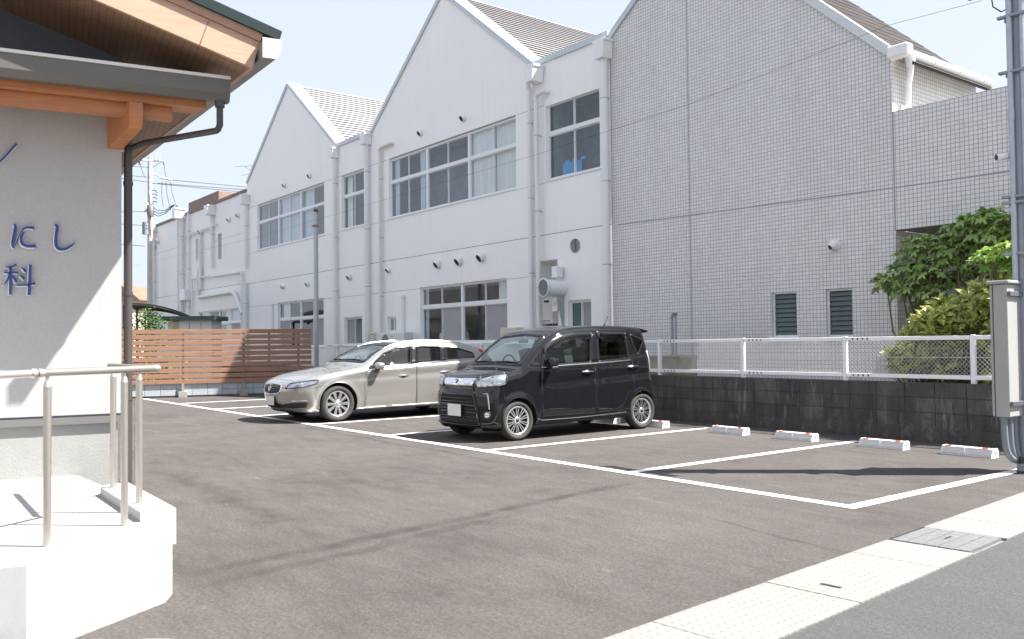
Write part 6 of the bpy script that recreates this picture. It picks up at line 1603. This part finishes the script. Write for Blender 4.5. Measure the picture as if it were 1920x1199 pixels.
for s_ in (-1, 1):
    lo = [(1.40, .23), (1.80, .225), (2.46, .225)]; up = [(1.43, .885), (1.85, .945), (2.47, .985)]
    d = patch(V, lo, up, 'side', s_, .0035, 30, 22).build("door", PAINTS, sc, True)
    handle(d, V, 2.11, .785, s_); pane(d, V, fwL, fwU, s_, CARGLASS)
    lo = [(2.475, .225), (2.95, .235), (3.16, .30), (3.27, .48), (3.36, .60), (3.50, .69)]; up = [(2.485, .985), (3.0, 1.01), (3.42, 1.03)]
    d = patch(V, lo, up, 'side', s_, .0035, 30, 22).build("door", PAINTS, sc, True)
    handle(d, V, 3.02, .83, s_); pane(d, V, rwL, rwU, s_, CARGLASS)
    pane(sc, V, qwL, qwU, s_, CARGLASS)
    mb = patch(V, A_([(2.365, .995), (2.485, 1.005)]), A_([(2.365, 1.335), (2.485, 1.325)]), 'side', s_, .006, 5, 8); mb.build("pillar_cover", FRIT, sc, True)
    mb = patch(V, A_([(3.05, 1.036), (3.13, 1.044)]), A_([(3.03, 1.311), (3.11, 1.30)]), 'side', s_, .006, 5, 8); mb.build("pillar_cover", FRIT, sc, True)
    ribbon(V, A_([(1.44, .897), (1.80, .945), (2.4, .982), (3.1, 1.025), (3.86, 1.075)]), .014, 'side', s_, .012, False, 60).build("belt_strip", CHROME, sc, True)
    ribbon(V, [(1.30, .20), (1.9, .215), (3.1, .225)], .05, 'side', s_, .012, False, 30).build("sill_trim", PAINTS, sc, True)
    # roof rail
    Pj, N = V.project([(2.05, .60), (2.3, .60), (2.8, .60), (3.3, .59), (3.7, .57), (3.95, .55)], 'top', s_); mb = MB(); mb.tube([tuple(p + np.array([0, 0, o_])) for p, o_ in zip(Pj, (.002, .014, .020, .020, .014, .002))], .014, 8); mb.build("roof_rail", mat("rail_silver", (.70, .69, .66), .3, .8), sc, True)
    # lights
    lo = [(29, .600), (40, .615), (52, .640), (62, .70)]; up = [(33, .690), (42, .718), (54, .742), (64, .752)]
    h = patch(V, lo, up, 'polar', s_, .002, 16, 8).build("headlight", LAMP, sc, True)
    patch(V, lo, up, 'polar', s_, .012, 16, 8, .008).build("lens", LAMPG, h, True); ribbon(V, lo + up[::-1], .010, 'polar', s_, .013, True, 60).build("bezel", BLACKPL, h, True)
    for a, z in ((38, .655), (46, .683)):
        Pj, N = V.project([(a, z)], 'polar', s_); mb = MB(); mb.lathe([(.0, .006), (.030, .012), (.036, .008), (.036, -.01)], tuple(Pj[0] + N[0] * .0), tuple(N[0]), 18); mb.build("lamp_bowl", CHROME, h, True)
    lo = [(18, .278), (38, .268), (52, .275)]; up = [(16, .315), (38, .365), (54, .372)]
    f_ = patch(V, lo, up, 'polar', s_, .005, 14, 6).build("fog_recess", mat("bumper_black", (.015, .016, .02), .5), sc, True)
    ribbon(V, [(36, .387), (46, .394), (53, .398)], .016, 'polar', s_, .010, False, 16).build("fog_chrome", CHROME, f_, True)
    seam(V, sc, [(30, .575), (45, .595), (62, .625), (70, .66)], s_, 'polar')
    lo = [(3.95, 1.30), (4.05, 1.05)]; up = [(4.28, 1.26), (4.45, 1.03)]
    patch(V, A_([(3.93, 1.245), (4.12, 1.10), (4.3, .86)]), A_([(4.0, 1.26), (4.22, 1.12), (4.42, .88)]), 'side', s_, .006, 12, 5).build("tail_light", mat("tail_red", (.55, .012, .012), .15), sc, True)
mirror_car(V, sc, 1.66, .975, .90, PAINTS)
pane(sc, V, wsL, wsU, 1, CARGLASS, .05, 'front').name = "windscreen"
pane(sc, V, rgL, rgU, 1, CARGLASSD, .05, 'rear').name = "rear_window"
# nose
gl, gu = [(-21, .555), (-17, .515), (0, .497), (17, .515), (21, .555)], [(-22.5, .640), (-19, .672), (0, .688), (19, .672), (22.5, .640)]
g = patch(V, gl, gu, 'polar', 1, .004, 22, 8).build("grille", SEAM, sc, True)
ribbon(V, gl + gu[::-1], .016, 'polar', 1, .013, True, 80).build("grille_surround", CHROME, g, True)
for z in (.535, .565, .595, .625, .652): ribbon(V, [(-21 + abs(z - .6) * 18, z), (0, z + .003), (21 - abs(z - .6) * 18, z)], .010, 'polar', 1, .011, False, 24).build("grille_bar", mat("grille_grey", (.12, .12, .125), .3, .5), g, True)
Pj, N = V.project([(0, .598)], 'polar', 1); c = Pj[0] + N[0] * .014; mb = MB(); mb.lathe([(.034, 0), (.046, .0), (.047, .010), (.041, .014), (.035, .010), (.034, 0)], tuple(c), tuple(N[0]), 28)
mb.tube([tuple(c + np.array([-.004, -.035, .037])), tuple(c + np.array([-.012, -.062, .066]))], .008, 6); em = mb.build("emblem_ring", CHROME, sc, True)
mb = MB(); mb.tube([tuple(c + np.array([-.014, .062, .066])), tuple(c + np.array([-.014, .057, .066]))], .012, 4)
q = MB(); q.tube([tuple(c + np.array([-.006, -.10, .080])), tuple(c + np.array([.004, .10, -.075]))], .006, 6); q.build("diagonal_bar", CHROME, em, True)
lo, up = [(-22, .262), (0, .256), (22, .262)], [(-20, .335), (0, .35), (20, .335)]
patch(V, lo, up, 'polar', 1, .004, 20, 6).build("lower_grille", SEAM, sc, True)
seam(V, sc, [(.20, -.62), (.17, -.3), (.165, 0), (.17, .3), (.20, .62)], 1, 'top')
for s_ in (-1, 1): seam(V, sc, [(.21, .63), (.6, .74), (1.1, .80), (1.40, .80)], s_, 'top'); seam(V, sc, [(1.385, .23), (1.38, .50), (1.40, .80), (1.43, .885)], s_); seam(V, sc, [(2.467, .22), (2.472, .60), (2.478, .985)], s_); seam(V, sc, [(3.20, .36), (3.33, .56), (3.50, .70), (3.52, .86), (3.44, 1.03)], s_)
def number_plate(cs, root, z, w=.33, h=.165, off=.02):
    Pj, N = cs.project([(0, z)], 'polar', 1); c = Pj[0]; x = c[0] - off
    mb = MB(); mb.bbox(x - .006, x, -w / 2, w / 2, z - h / 2, z + h / 2, .002); p = mb.build("number_plate", PLATE, root, True)
    mb = MB(); mb.bbox(x, x + .03, -w / 2 + .02, w / 2 - .02, z - h / 2 + .02, z + h / 2 - .02, .003); mb.build("plate_bracket", BLACKPL, p, True)
number_plate(V, sc, .385, off=.032)
# antenna fin, wipers, inside
Pj, N = V.project([(3.95, 0)], 'top', 1); mb = MB(); mb.prism([(-.09, 0), (.06, 0), (.05, .055), (.02, .05)], (Pj[0][0], -.012, Pj[0][2] - .004), (1, 0, 0), (0, 0, 1), (0, 1, 0), .024); mb.build("shark_fin", PAINTS, sc, True)
for y0, y1 in ((-.55, .02), (.05, .58)):
    Pj, N = V.project([(y0, 1.07), ((y0 + y1) / 2, 1.085), (y1, 1.075)], 'front', 1); mb = MB(); mb.tube([tuple(p + n * .014) for p, n in zip(Pj, N)], .009, 6); mb.build("wiper", BLACKPL, sc, True)
mb = MB(); rbox(mb, 1.45, 1.85, -.72, .72, .70, .965, .05); mb.build("dashboard", LINING, sc, True)
mb = MB(); mb.box(.9, 4.3, -.80, .80, .30, .34); mb.build("floor_pan", CAR_DARK, sc, True)
seats(sc, (2.0, 2.85), .37, .62, 1.27); mb = MB()
mb.tube([(1.93 + .02 * math.sin(a) * .4, .37 + .17 * math.cos(a), .98 + .17 * math.sin(a)) for a in np.linspace(0, 2 * math.pi, 25)], .014, 6); mb.build("steering_wheel", BLACKPL, sc, True)
for wx in (.88, 3.656):
    for s_ in (-1, 1): wheel(sc, wx, .9325 - .115 - .012, .325, .215, .222, 'v', s_)

# ------------------------------------------------------------------ black tall kei car
K = CarShape(dict(L=3.395, H=1.63, hw=.7375, R=.28, wheels=(.545, 3.0), arch=.312, flare=.010, res=.0175, pc=.62,
    top=[(-.2, .80), (.0, .84), (.09, .895), (.20, .925), (.42, .972), (.56, 1.0), (.66, 1.045), (.90, 1.255), (1.16, 1.44), (1.42, 1.555), (1.78, 1.606), (2.3, 1.625), (2.8, 1.617), (3.1, 1.59), (3.3, 1.55), (3.6, 1.5)],
    front=[(.10, .10), (.2, .035), (.28, .01), (.45, .0), (.62, .0), (.72, .02), (.80, .028), (.88, .05), (.95, .12), (1.5, .8)],
    rear=[(.1, 3.30), (.25, 3.37), (.5, 3.395), (.72, 3.38), (.82, 3.345), (1.1, 3.31), (1.35, 3.26), (1.55, 3.19), (1.7, 3.1)],
    W=[(-.2, .66), (0, .675), (.2, .712), (.45, .728), (.9, .735), (2.6, .7375), (3.0, .733), (3.3, .70), (3.5, .66)],
    bot=[(-.2, .19), (.2, .175), (.9, .19), (2.6, .20), (3.2, .22), (3.4, .26)],
    belt=lambda x: 1.01 + .035 * np.clip(x - .9, 0, 3), zcrease=lambda x: .80 + .045 * x, ztuck=.42, tuck=.45, step=.012, tumble=.205, crown=.028, rs=.075, rf=.05, bow=.17, bowp=3.6, rbow=.16))
PAINTK = paint_mat("black_pearl", (.0075, .0075, .010), .0, .25)
CXK, CYK = -9.6976 - .7375 + .02, 7.5317 - .545
kc = thing("black_hatchback", "glossy black tall box shaped small car with chrome nose bar, parked nose out", "car", (CXK, CYK, 0), None, math.pi / 2)
aj = inset_adj(K, .85); A_ = lambda pl: [aj(p) for p in pl]
aqL, aqU = A_([(.765, 1.052), (.915, 1.045)]), A_([(.78, 1.068), (.915, 1.20)])
fwL, fwU = A_([(.965, 1.03), (1.90, 1.062)]), A_([(.98, 1.285), (1.12, 1.375), (1.30, 1.45), (1.55, 1.495), (1.91, 1.508)])
rwL, rwU = A_([(2.05, 1.068), (2.70, 1.098)]), A_([(2.02, 1.508), (2.62, 1.497)])
rqL, rqU = A_([(2.735, 1.455), (2.80, 1.30), (2.88, 1.165)]), A_([(2.75, 1.472), (3.03, 1.37), (2.905, 1.17)])
wsL, wsU = [(-.60, 1.055), (0, 1.075), (.60, 1.055)], [(-.50, 1.465), (0, 1.500), (.50, 1.465)]
rgL, rgU = [(-.50, 1.08), (.50, 1.08)], [(-.46, 1.46), (.46, 1.46)]
body = finish_body(K, kc, PAINTK, ([poly_of(p, q) for p, q in ((aqL, aqU), (fwL, fwU), (rwL, rwU), (rqL, rqU))], [poly_of(wsL, wsU)], [poly_of(rgL, rgU)]))
arch_lips(K, kc, PAINTK)
for s_ in (-1, 1):
    lo = [(.945, .29), (1.5, .285), (2.0, .285)]; up = [(.955, 1.0), (1.5, 1.035), (2.0, 1.050)]
    d = patch(K, lo, up, 'side', s_, .0035, 28, 22).build("door", PAINTK, kc, True)
    handle(d, K, 1.72, .928, s_, .23); pane(d, K, fwL, fwU, s_, CARGLASS, .034)
    v = patch(K, [(a, b - .085) for a, b in fwU], fwU, 'side', s_, .024, 20, 4); v.build("window_visor", SMOKE, d, True)
    lo = [(2.015, .285), (2.42, .30), (2.55, .40), (2.62, .52), (2.70, .61), (2.80, .68)]; up = [(2.015, 1.050), (2.4, 1.068), (2.78, 1.085)]
    d = patch(K, lo, up, 'side', s_, .0035, 28, 22).build("door", PAINTK, kc, True)
    handle(d, K, 2.66, .982, s_, .22); pane(d, K, rwL, rwU, s_, CARGLASSD, .034)
    v = patch(K, [(a, b - .085) for a, b in rwU], rwU, 'side', s_, .024, 14, 4); v.build("window_visor", SMOKE, d, True)
    pane(kc, K, rqL, rqU, s_, CARGLASSD, .03); pane(kc, K, aqL, aqU, s_, CARGLASS, .026)
    patch(K, A_([(1.915, 1.062), (2.035, 1.066)]), A_([(1.925, 1.508), (2.01, 1.508)]), 'side', s_, .006, 5, 8).build("pillar_cover", FRIT, kc, True)
    ribbon(K, A_([(.95, 1.012), (1.5, 1.035), (2.0, 1.048), (2.72, 1.078)]), .013, 'side', s_, .010, False, 50).build("belt_strip", CHROME, kc, True)
    ribbon(K, [(.93, .262), (1.6, .258), (2.62, .285)], .011, 'side', s_, .014, False, 30).build("sill_chrome", mat("dark_chrome", (.35, .35, .37), .15, 1.0), kc, True)
    ribbon(K, [(.90, .205), (1.7, .212), (2.66, .225)], .075, 'side', s_, .020, False, 30).build("side_skirt", PAINTK, kc, True)
    # lamps
    lo = [(36, .745), (48, .752), (60, .775), (68, .80)]; up = [(33, .875), (46, .898), (60, .925), (70, .945)]
    h = patch(K, lo, up, 'polar', s_, .002, 16, 10).build("headlight", LAMP, kc, True)
    patch(K, lo, up, 'polar', s_, .012, 16, 8, .006).build("lens", LAMPG, h, True); ribbon(K, lo + up[::-1], .012, 'polar', s_, .0135, True, 70).build("bezel", BLACKPL, h, True)
    ribbon(K, [(37, .812), (50, .826), (66, .856)], .022, 'polar', s_, .010, False, 24).build("light_bar", CHROME, h, True)
    for a, z in ((38.5, .862), (43.0, .782), (49.5, .790), (56, .803)):
        Pj, N = K.project([(a, z)], 'polar', s_); mb = MB(); mb.lathe([(0, .010), (.018, .008), (.024, .004), (.024, -.008)], tuple(Pj[0]), tuple(N[0]), 14); mb.build("lamp_bowl", BLACKPL if a < 40 else CHROME, h, True)
    ribbon(K, [(45.5, .665), (49.8, .668)], .012, 'polar', s_, .012, False, 8).build("led_cap", mat("led_grey", (.45, .46, .47), .2, .6), kc, True)
    ribbon(K, [(49.5, .668), (50.5, .56), (51, .455)], .020, 'polar', s_, .012, False, 16).build("led_strip", mat("led_grey", (.45, .46, .47), .2, .6), kc, True)
    Pj, N = K.project([(48.5, .375)], 'polar', s_); c = Pj[0]; mb = MB(); mb.lathe([(.062, -.01), (.066, .010), (.054, .012), (.046, .002)], tuple(c), tuple(N[0]), 24); f_ = mb.build("fog_bezel", BLACKPL, kc, True); mb = MB(); mb.lathe([(0, .006), (.034, .006), (.044, -.002)], tuple(c), tuple(N[0]), 20); mb.build("fog_lamp", LAMP, f_, True)
    patch(K, [(3.18, .88), (3.32, .88)], [(3.12, 1.22), (3.24, 1.22)], 'side', s_, .008, 6, 8).build("tail_light", mat("tail_clear", (.50, .40, .40), .1), kc, True)
    seam(K, kc, [(.94, .28), (.935, .60), (.952, 1.0), (.95, 1.2)], s_); seam(K, kc, [(2.008, .28), (2.008, .6), (2.008, 1.05)], s_); seam(K, kc, [(2.45, .30), (2.58, .42), (2.66, .56), (2.80, .70), (2.84, .86), (2.79, 1.09)], s_)
    seam(K, kc, [(.36, .955), (.34, .90), (.29, .755), (.30, .62), (.31, .56)], s_); seam(K, kc, [(.10, .60), (.30, .655), (.60, .70), (.74, .715)], s_, 'top')
mirror_car(K, kc, 1.10, 1.075, .70, PAINTK, (.10, .17, .15))
pane(kc, K, wsL, wsU, 1, CARGLASS, .045, 'front').name = "windscreen"
pane(kc, K, rgL, rgU, 1, CARGLASSD, .045, 'rear').name = "rear_window"
ch = patch(K, [(-31, .775), (0, .768), (31, .775)], [(-35, .868), (0, .862), (35, .868)], 'polar', 1, .016, 24, 6, .004).build("chrome_bar", CHROME, kc, True)
patch(K, [(-34, .700), (0, .695), (34, .700)], [(-32, .768), (0, .762), (32, .768)], 'polar', 1, .008, 20, 4).build("gloss_bar", FRIT, kc, True)
Pj, N = K.project([(0, .815)], 'polar', 1); c = Pj[0] + N[0] * .022; mb = MB(); mb.lathe([(0, .004), (.044, .004), (.050, .0), (.050, -.008)], tuple(c), tuple(N[0]), 26); em = mb.build("emblem_disc", CHROME, kc, True)
def em_path(pts, r):
    mb = MB(); mb.tube([tuple(c + np.array([-.009, y, z])) for y, z in pts], r, 6, True, None); return mb
q = em_path([(.026, .030), (.006, .036), (-.018, .026), (-.012, .008), (.012, -.002), (.018, -.018)], .0085); q2 = em_path([(-.026, -.028), (-.004, -.038), (.018, -.024)], .008); q.add(q2.v, q2.f); q.build("emblem_letter", mat("emblem_dark", (.02, .02, .024), .3), em, True)
lo, up = [(-40, .235), (0, .225), (40, .235)], [(-33, .655), (0, .668), (33, .655)]
g = patch(K, lo, up, 'polar', 1, .004, 26, 14).build("grille", SEAM, kc, True)
ribbon(K, [(-40, .24), (-37.5, .45), (-33, .655)], .030, 'polar', 1, .018, False, 20).build("grille_side", PAINTK, g, True); ribbon(K, [(40, .24), (37.5, .45), (33, .655)], .030, 'polar', 1, .018, False, 20).build("grille_side", PAINTK, g, True)
for z, w_, a in ((.650, .022, 33), (.595, .010, 34), (.545, .014, 35), (.500, .030, 36), (.445, .012, 37), (.400, .022, 37.5), (.34, .010, 38.5), (.295, .010, 39)):
    ribbon(K, [(-a, z), (0, z), (a, z)], w_, 'polar', 1, .014, False, 24).build("grille_bar", mat("grille_gloss", (.03, .03, .034), .25, .2), g, True)
for a in range(-36, 37, 4): ribbon(K, [(a, .25), (a * .95, .34)], .005, 'polar', 1, .010, False, 6).build("grille_rib", mat("grille_gloss", (.03, .03, .034)), g, True)
ribbon(K, [(-62, .215), (-40, .205), (0, .198), (40, .205), (62, .215)], .06, 'polar', 1, .030, False, 40).build("front_lip", PAINTK, kc, True)
number_plate(K, kc, .425, off=.045)
seam(K, kc, [(.085, -.52), (.068, -.3), (.062, 0), (.068, .3), (.085, .52)], 1, 'top')
for y0, y1 in ((-.52, -.02), (.02, .52)):
    Pj, N = K.project([(y0, 1.07), ((y0 + y1) / 2, 1.088), (y1, 1.078)], 'front', 1); mb = MB(); mb.tube([tuple(p + n * .014) for p, n in zip(Pj, N)], .009, 6); mb.build("wiper", BLACKPL, kc, True)
mb = MB(); mb.prism([(3.02, 1.585), (3.16, 1.565), (3.30, 1.535), (3.305, 1.515), (3.20, 1.50), (3.05, 1.53)], (0, -.56, 0), (1, 0, 0), (0, 0, 1), (0, 1, 0), 1.12); mb.build("roof_spoiler", PAINTK, kc, True)
Pj, N = K.project([(2.6, -.30)], 'top', 1); c = Pj[0]; mb = MB(); mb.cyl(tuple(c - np.array([0, 0, .004])), tuple(c + np.array([0, 0, .022])), .020, .014); mb.tube([tuple(c + np.array([0, 0, .015])), tuple(c + np.array([.085, 0, .15]))], .0045, 6); mb.build("antenna", BLACKPL, kc, True)
mb = MB(); rbox(mb, .80, 1.14, -.58, .58, .72, 1.0, .05); mb.build("dashboard", LINING, kc, True)
mb = MB(); mb.box(.7, 3.2, -.62, .62, .28, .32); mb.build("floor_pan", CAR_DARK, kc, True)
seats(kc, (1.18, 2.15), .31, .66, 1.36); mb = MB()
mb.tube([(1.17, .31 + .17 * math.cos(a), 1.02 + .16 * math.sin(a)) for a in np.linspace(0, 2 * math.pi, 25)], .014, 6); mb.build("steering_wheel", BLACKPL, kc, True)
Pj, N = K.project([(0, 1.43)], 'front', 1); c = Pj[0]; mb = MB(); mb.bbox(c[0] + .06, c[0] + .08, -.11, .11, 1.36, 1.42, .008); mb.build("rear_view_mirror", BLACKPL, kc, True)
for wx in (.545, 3.0):
    for s_ in (-1, 1): wheel(kc, wx, .7375 - .092 - .008, .28, .165, .196, 'k', s_)
# ================================================================== SHRUBS in front of the tiled recess
def leafmat(name, a, b_, rough=.42, trans=.12):
    m = bpy.data.materials.new(name); m.use_nodes = True; nt = m.node_tree; p = nt.nodes["Principled BSDF"]
    tc = nnew(nt, "ShaderNodeTexCoord").outputs["Object"]; oi = nnew(nt, "ShaderNodeObjectInfo").outputs["Random"]
    n_ = ramp(nt, noise(nt, tc, 9.0, 3.0), .35, .65); c = mixc(nt, oi, a, b_); c = mixc(nt, math_node(nt, 'MULTIPLY', n_, .4), c, tuple(v * .6 for v in a))
    nt.links.new(c, p.inputs["Base Color"]); p.inputs["Roughness"].default_value = rough
    tl = nnew(nt, "ShaderNodeBsdfTranslucent"); nt.links.new(c, tl.inputs[0]); mx = nnew(nt, "ShaderNodeMixShader"); mx.inputs[0].default_value = trans + .12
    out = nt.nodes["Material Output"]; nt.links.new(p.outputs[0], mx.inputs[1]); nt.links.new(tl.outputs[0], mx.inputs[2]); nt.links.new(mx.outputs[0], out.inputs[0]); MATS[name] = m; return m
FATL = leafmat("fatsia_leaf", (.22, .34, .10), (.36, .50, .16)); FATB = leafmat("fatsia_leaf_bright", (.20, .36, .06), (.34, .48, .10), .42, .3)
# variegated leaf: green margin and spots on yellow
m = bpy.data.materials.new("variegated_leaf"); m.use_nodes = True; nt = m.node_tree; p = nt.nodes["Principled BSDF"]
tc = nnew(nt, "ShaderNodeTexCoord").outputs["Object"]; oi = nnew(nt, "ShaderNodeObjectInfo").outputs["Random"]
v = ramp(nt, noise(nt, mapping(nt, tc, (1, 1, 1)), 26.0, 3.0, .6), .44, .56); c = mixc(nt, v, (.19, .27, .06), (.58, .56, .16)); c = mixc(nt, math_node(nt, 'MULTIPLY', oi, .45), c, (.20, .25, .05))
nt.links.new(c, p.inputs["Base Color"]); p.inputs["Roughness"].default_value = .38
tl = nnew(nt, "ShaderNodeBsdfTranslucent"); nt.links.new(c, tl.inputs[0]); mx = nnew(nt, "ShaderNodeMixShader"); mx.inputs[0].default_value = .22
out = nt.nodes["Material Output"]; nt.links.new(p.outputs[0], mx.inputs[1]); nt.links.new(tl.outputs[0], mx.inputs[2]); nt.links.new(mx.outputs[0], out.inputs[0]); VARI = m

def palm_leaf_mesh(seed):
    """seven-lobed leaf, base at origin, tip along +X, drooping"""
    r = random.Random(seed); mb = MB(); lobes = 7; pts = [(0, 0, 0)]
    ang = np.linspace(-2.25, 2.25, lobes); rim = []
    for k, a in enumerate(ang):
        L = (.125 - .012 * abs(a) ** 1.5) * r.uniform(.92, 1.08); w = .30
        for u, da in ((.60, -.27), (.80, -w * .62), (1.0, 0), (.80, w * .62), (.60, .27)):
            d = L * u; rim.append((.012 + d * math.cos(a + da), d * math.sin(a + da), -.25 * d * d / .12 + .018 * math.cos(3.0 * (a + da) * lobes / 4.5)))
    n = len(rim); mb.add([(0, 0, 0)] + rim, [(0, i + 1, i + 2) for i in range(n - 1)]); return mb
def oval_leaf(L, w):
    mb = MB(); v = [(0, 0, 0), (L * .3, w, .012), (L * .65, w * .85, .004), (L, 0, -.028), (L * .65, -w * .85, .004), (L * .3, -w, .012), (L * .5, 0, -.004)]
    mb.add(v, [(0, 1, 6), (1, 2, 6), (2, 3, 6), (3, 4, 6), (4, 5, 6), (5, 0, 6)]); return mb
def orient(P, d, up, roll=0.0):
    d = Vector(d).normalized(); up = Vector(up); y = up.cross(d).normalized(); z = d.cross(y); M = Matrix((d, y, z)).transposed().to_4x4(); M = M @ Matrix.Rotation(roll, 4, 'X'); M.translation = Vector(P); return M
def put_leaves(root, mats, meshes, frames, limit=300):
    """frames: (matrix, scale, bright). The first are parts of their own, the rest one mass"""
    base = root.location; dense = [MB() for _ in mats]
    order = sorted(frames, key=lambda f: (f[0].translation - Vector(C0)).length)
    for i, (M, sc_, mi, var) in enumerate(order):
        me = meshes[mi][var]
        if i < limit:
            o = bpy.data.objects.new("leaf", me); COL.objects.link(o); o.parent = root
            T = Matrix.Translation(-base) @ M @ Matrix.Scale(sc_, 4); o.matrix_local = T
        else:
            vs = [M @ (Vector(v.co) * sc_) for v in me.vertices]; dense[mi].add(vs, [tuple(p.vertices) for p in me.polygons])
    for mb, mt in zip(dense, mats):
        if mb.v: stuff(mb.build("foliage", mt, root))

def fatsia(label, whorls, root_px, Y, mats, seed, nleaf=18, sticks=()):
    R0 = random.Random(seed); b_ = ony(root_px, Y); base = Vector((float(b_[0]), Y, .62))
    t = thing("fatsia_shrub", label, "shrub", tuple(base)); meshes = [[palm_leaf_mesh(seed + k).mesh("leaf", m_) for k in range(3)] for m_ in mats]
    frames = []; br = MB()
    for (px, py, dy, br_) in whorls:
        q = ony((px, py), Y + dy); c = Vector((float(q[0]), float(q[1]), float(q[2])))
        mid = base.lerp(c, .55) + Vector((R0.uniform(-.15, .15), R0.uniform(-.1, .1), R0.uniform(-.12, .05)))
        ls = [base + Vector((R0.uniform(-.06, .06), R0.uniform(-.05, .05), 0)), base.lerp(mid, .5) + Vector((R0.uniform(-.07, .07), 0, .05)), mid, c.lerp(mid, .35) + Vector((0, 0, -.03)), c]
        br.tube(ls, .02, 6, True, [.024, .020, .016, .012, .009])
        for k in range(nleaf):
            a = 2.4 * k + R0.uniform(-.3, .3); el = 1.05 - 1.45 * (k / nleaf) + R0.uniform(-.15, .15); L = .10 + .13 * (k / nleaf) + R0.uniform(-.02, .03)
            d = Vector((math.cos(a) * math.cos(el), math.sin(a) * math.cos(el), math.sin(el))); p = c + d * L
            br.tube([c, p], .003, 4, False)
            ld = Vector((d.x, d.y, d.z - .55 - .25 * R0.random())); up = Vector((d.x * .35, d.y * .35 - .2, 1))
            frames.append((orient(p, ld, up, R0.uniform(-.3, .3)), R0.uniform(.7, 1.35), 1 if (len(mats) > 1 and br_ > R0.random()) else 0, R0.randrange(3)))
    br.build("branches", mat("pale_twig", (.20, .165, .115), .85, var=.3, vscale=15), t)
    put_leaves(t, mats, meshes, frames, 300); return t
Wh = [(1662, 528, -.30, 0), (1690, 508, -.25, 0), (1722, 538, -.3, 0), (1752, 548, -.3, 0), (1705, 478, -.15, 0), (1738, 470, -.1, 0), (1768, 492, -.2, .1), (1745, 510, -.35, .1), (1700, 545, -.2, 0), (1775, 468, -.1, .05), (1725, 505, -.1, 0),
      (1755, 455, .25, 0), (1718, 455, .35, 0), (1690, 535, .1, 0), (1765, 530, .1, 0), (1735, 575, .3, 0)]
fatsia("large leaved dark green fatsia shrub reaching left over the tiled wall corner", Wh, (1738, 690), 13.35, (FATL, FATB), 31)
Wh = [(1795, 432, -.2, .15), (1825, 415, -.2, .2), (1855, 405, -.25, .3), (1885, 418, -.3, .5), (1905, 440, -.3, .6), (1800, 462, -.1, .1), (1838, 440, -.2, .2), (1868, 440, -.25, .4), (1850, 470, .1, .2), (1890, 465, -.1, .5), (1822, 478, .2, .1), (1805, 440, .3, 0), (1880, 490, .2, .1), (1835, 510, .35, 0), (1800, 520, .4, 0), (1870, 530, .4, 0)]
fatsia("tall green fatsia shrub with sunlit top under the tiled low wall", Wh, (1835, 690), 13.4, (FATL, FATB), 57)
Wh = [(1862, 478, -.55, 1), (1888, 470, -.6, 1), (1910, 482, -.6, 1), (1842, 498, -.5, .8), (1905, 505, -.5, .9)]
fatsia("small bright yellow green fatsia just above the grey meter box", Wh, (1890, 690), 12.9, (FATL, FATB), 83, 12)

def aucuba():
    r0 = np.random.default_rng(21); P = ony((1770, 700), 12.5); base = Vector((float(P[0]), 12.5, .62)); t = thing("variegated_shrub", "yellow and green speckled shrub pressing against the chain link fence", "shrub", tuple(base))
    xa = float(ony((1672, 640), 12.1)[0]); xb = float(ony((1930, 640), 12.1)[0])
    me = [oval_leaf(.175, .040).mesh("leaf", VARI), oval_leaf(.15, .035).mesh("leaf", VARI)]; frames = []; br = MB()
    n = 0
    while n < 230:
        x = r0.uniform(xa + .1, xb); y = 11.78 + 1.5 * r0.random() ** 1.4; u = (x - xa) / (xb - xa)
        ztop = 1.30 + .78 * min(1, (u * 1.75)) ** .7 + .05 * math.sin(9 * x) ; zt_ = ztop - .18 * max(0, 12.3 - y) / .5
        z = .72 + (zt_ - .72) * (r0.random() ** .55)
        if y > 12.3 and z < zt_ - .35: continue
        n += 1; c = Vector((x, y, z))
        tip = Vector((r0.normal(0, .35), -.5 + r0.normal(0, .35), .9)).normalized(); br.tube([base + Vector(((x - base.x) * .75, (y - base.y) * .7, 0.0)), c - tip * .2 , c], .007, 5, False)
        for k in range(9):
            a = 2.4 * k + r0.uniform(-.4, .4); e = 1.1 - 1.35 * k / 9 + r0.normal(0, .15)
            s1 = tip.orthogonal().normalized(); s2 = tip.cross(s1); d = (s1 * math.cos(a) + s2 * math.sin(a)) * math.cos(e) + tip * math.sin(e)
            frames.append((orient(c - tip * .05 * (k / 9), d + Vector((0, 0, -.12)), tip, r0.normal(0, .3)), float(r0.uniform(.8, 1.25)), 0, int(r0.integers(0, 2))))
    br.build("stems", mat("green_stem", (.10, .13, .05), .7), t); put_leaves(t, (VARI,), [me], frames, 300)
aucuba()
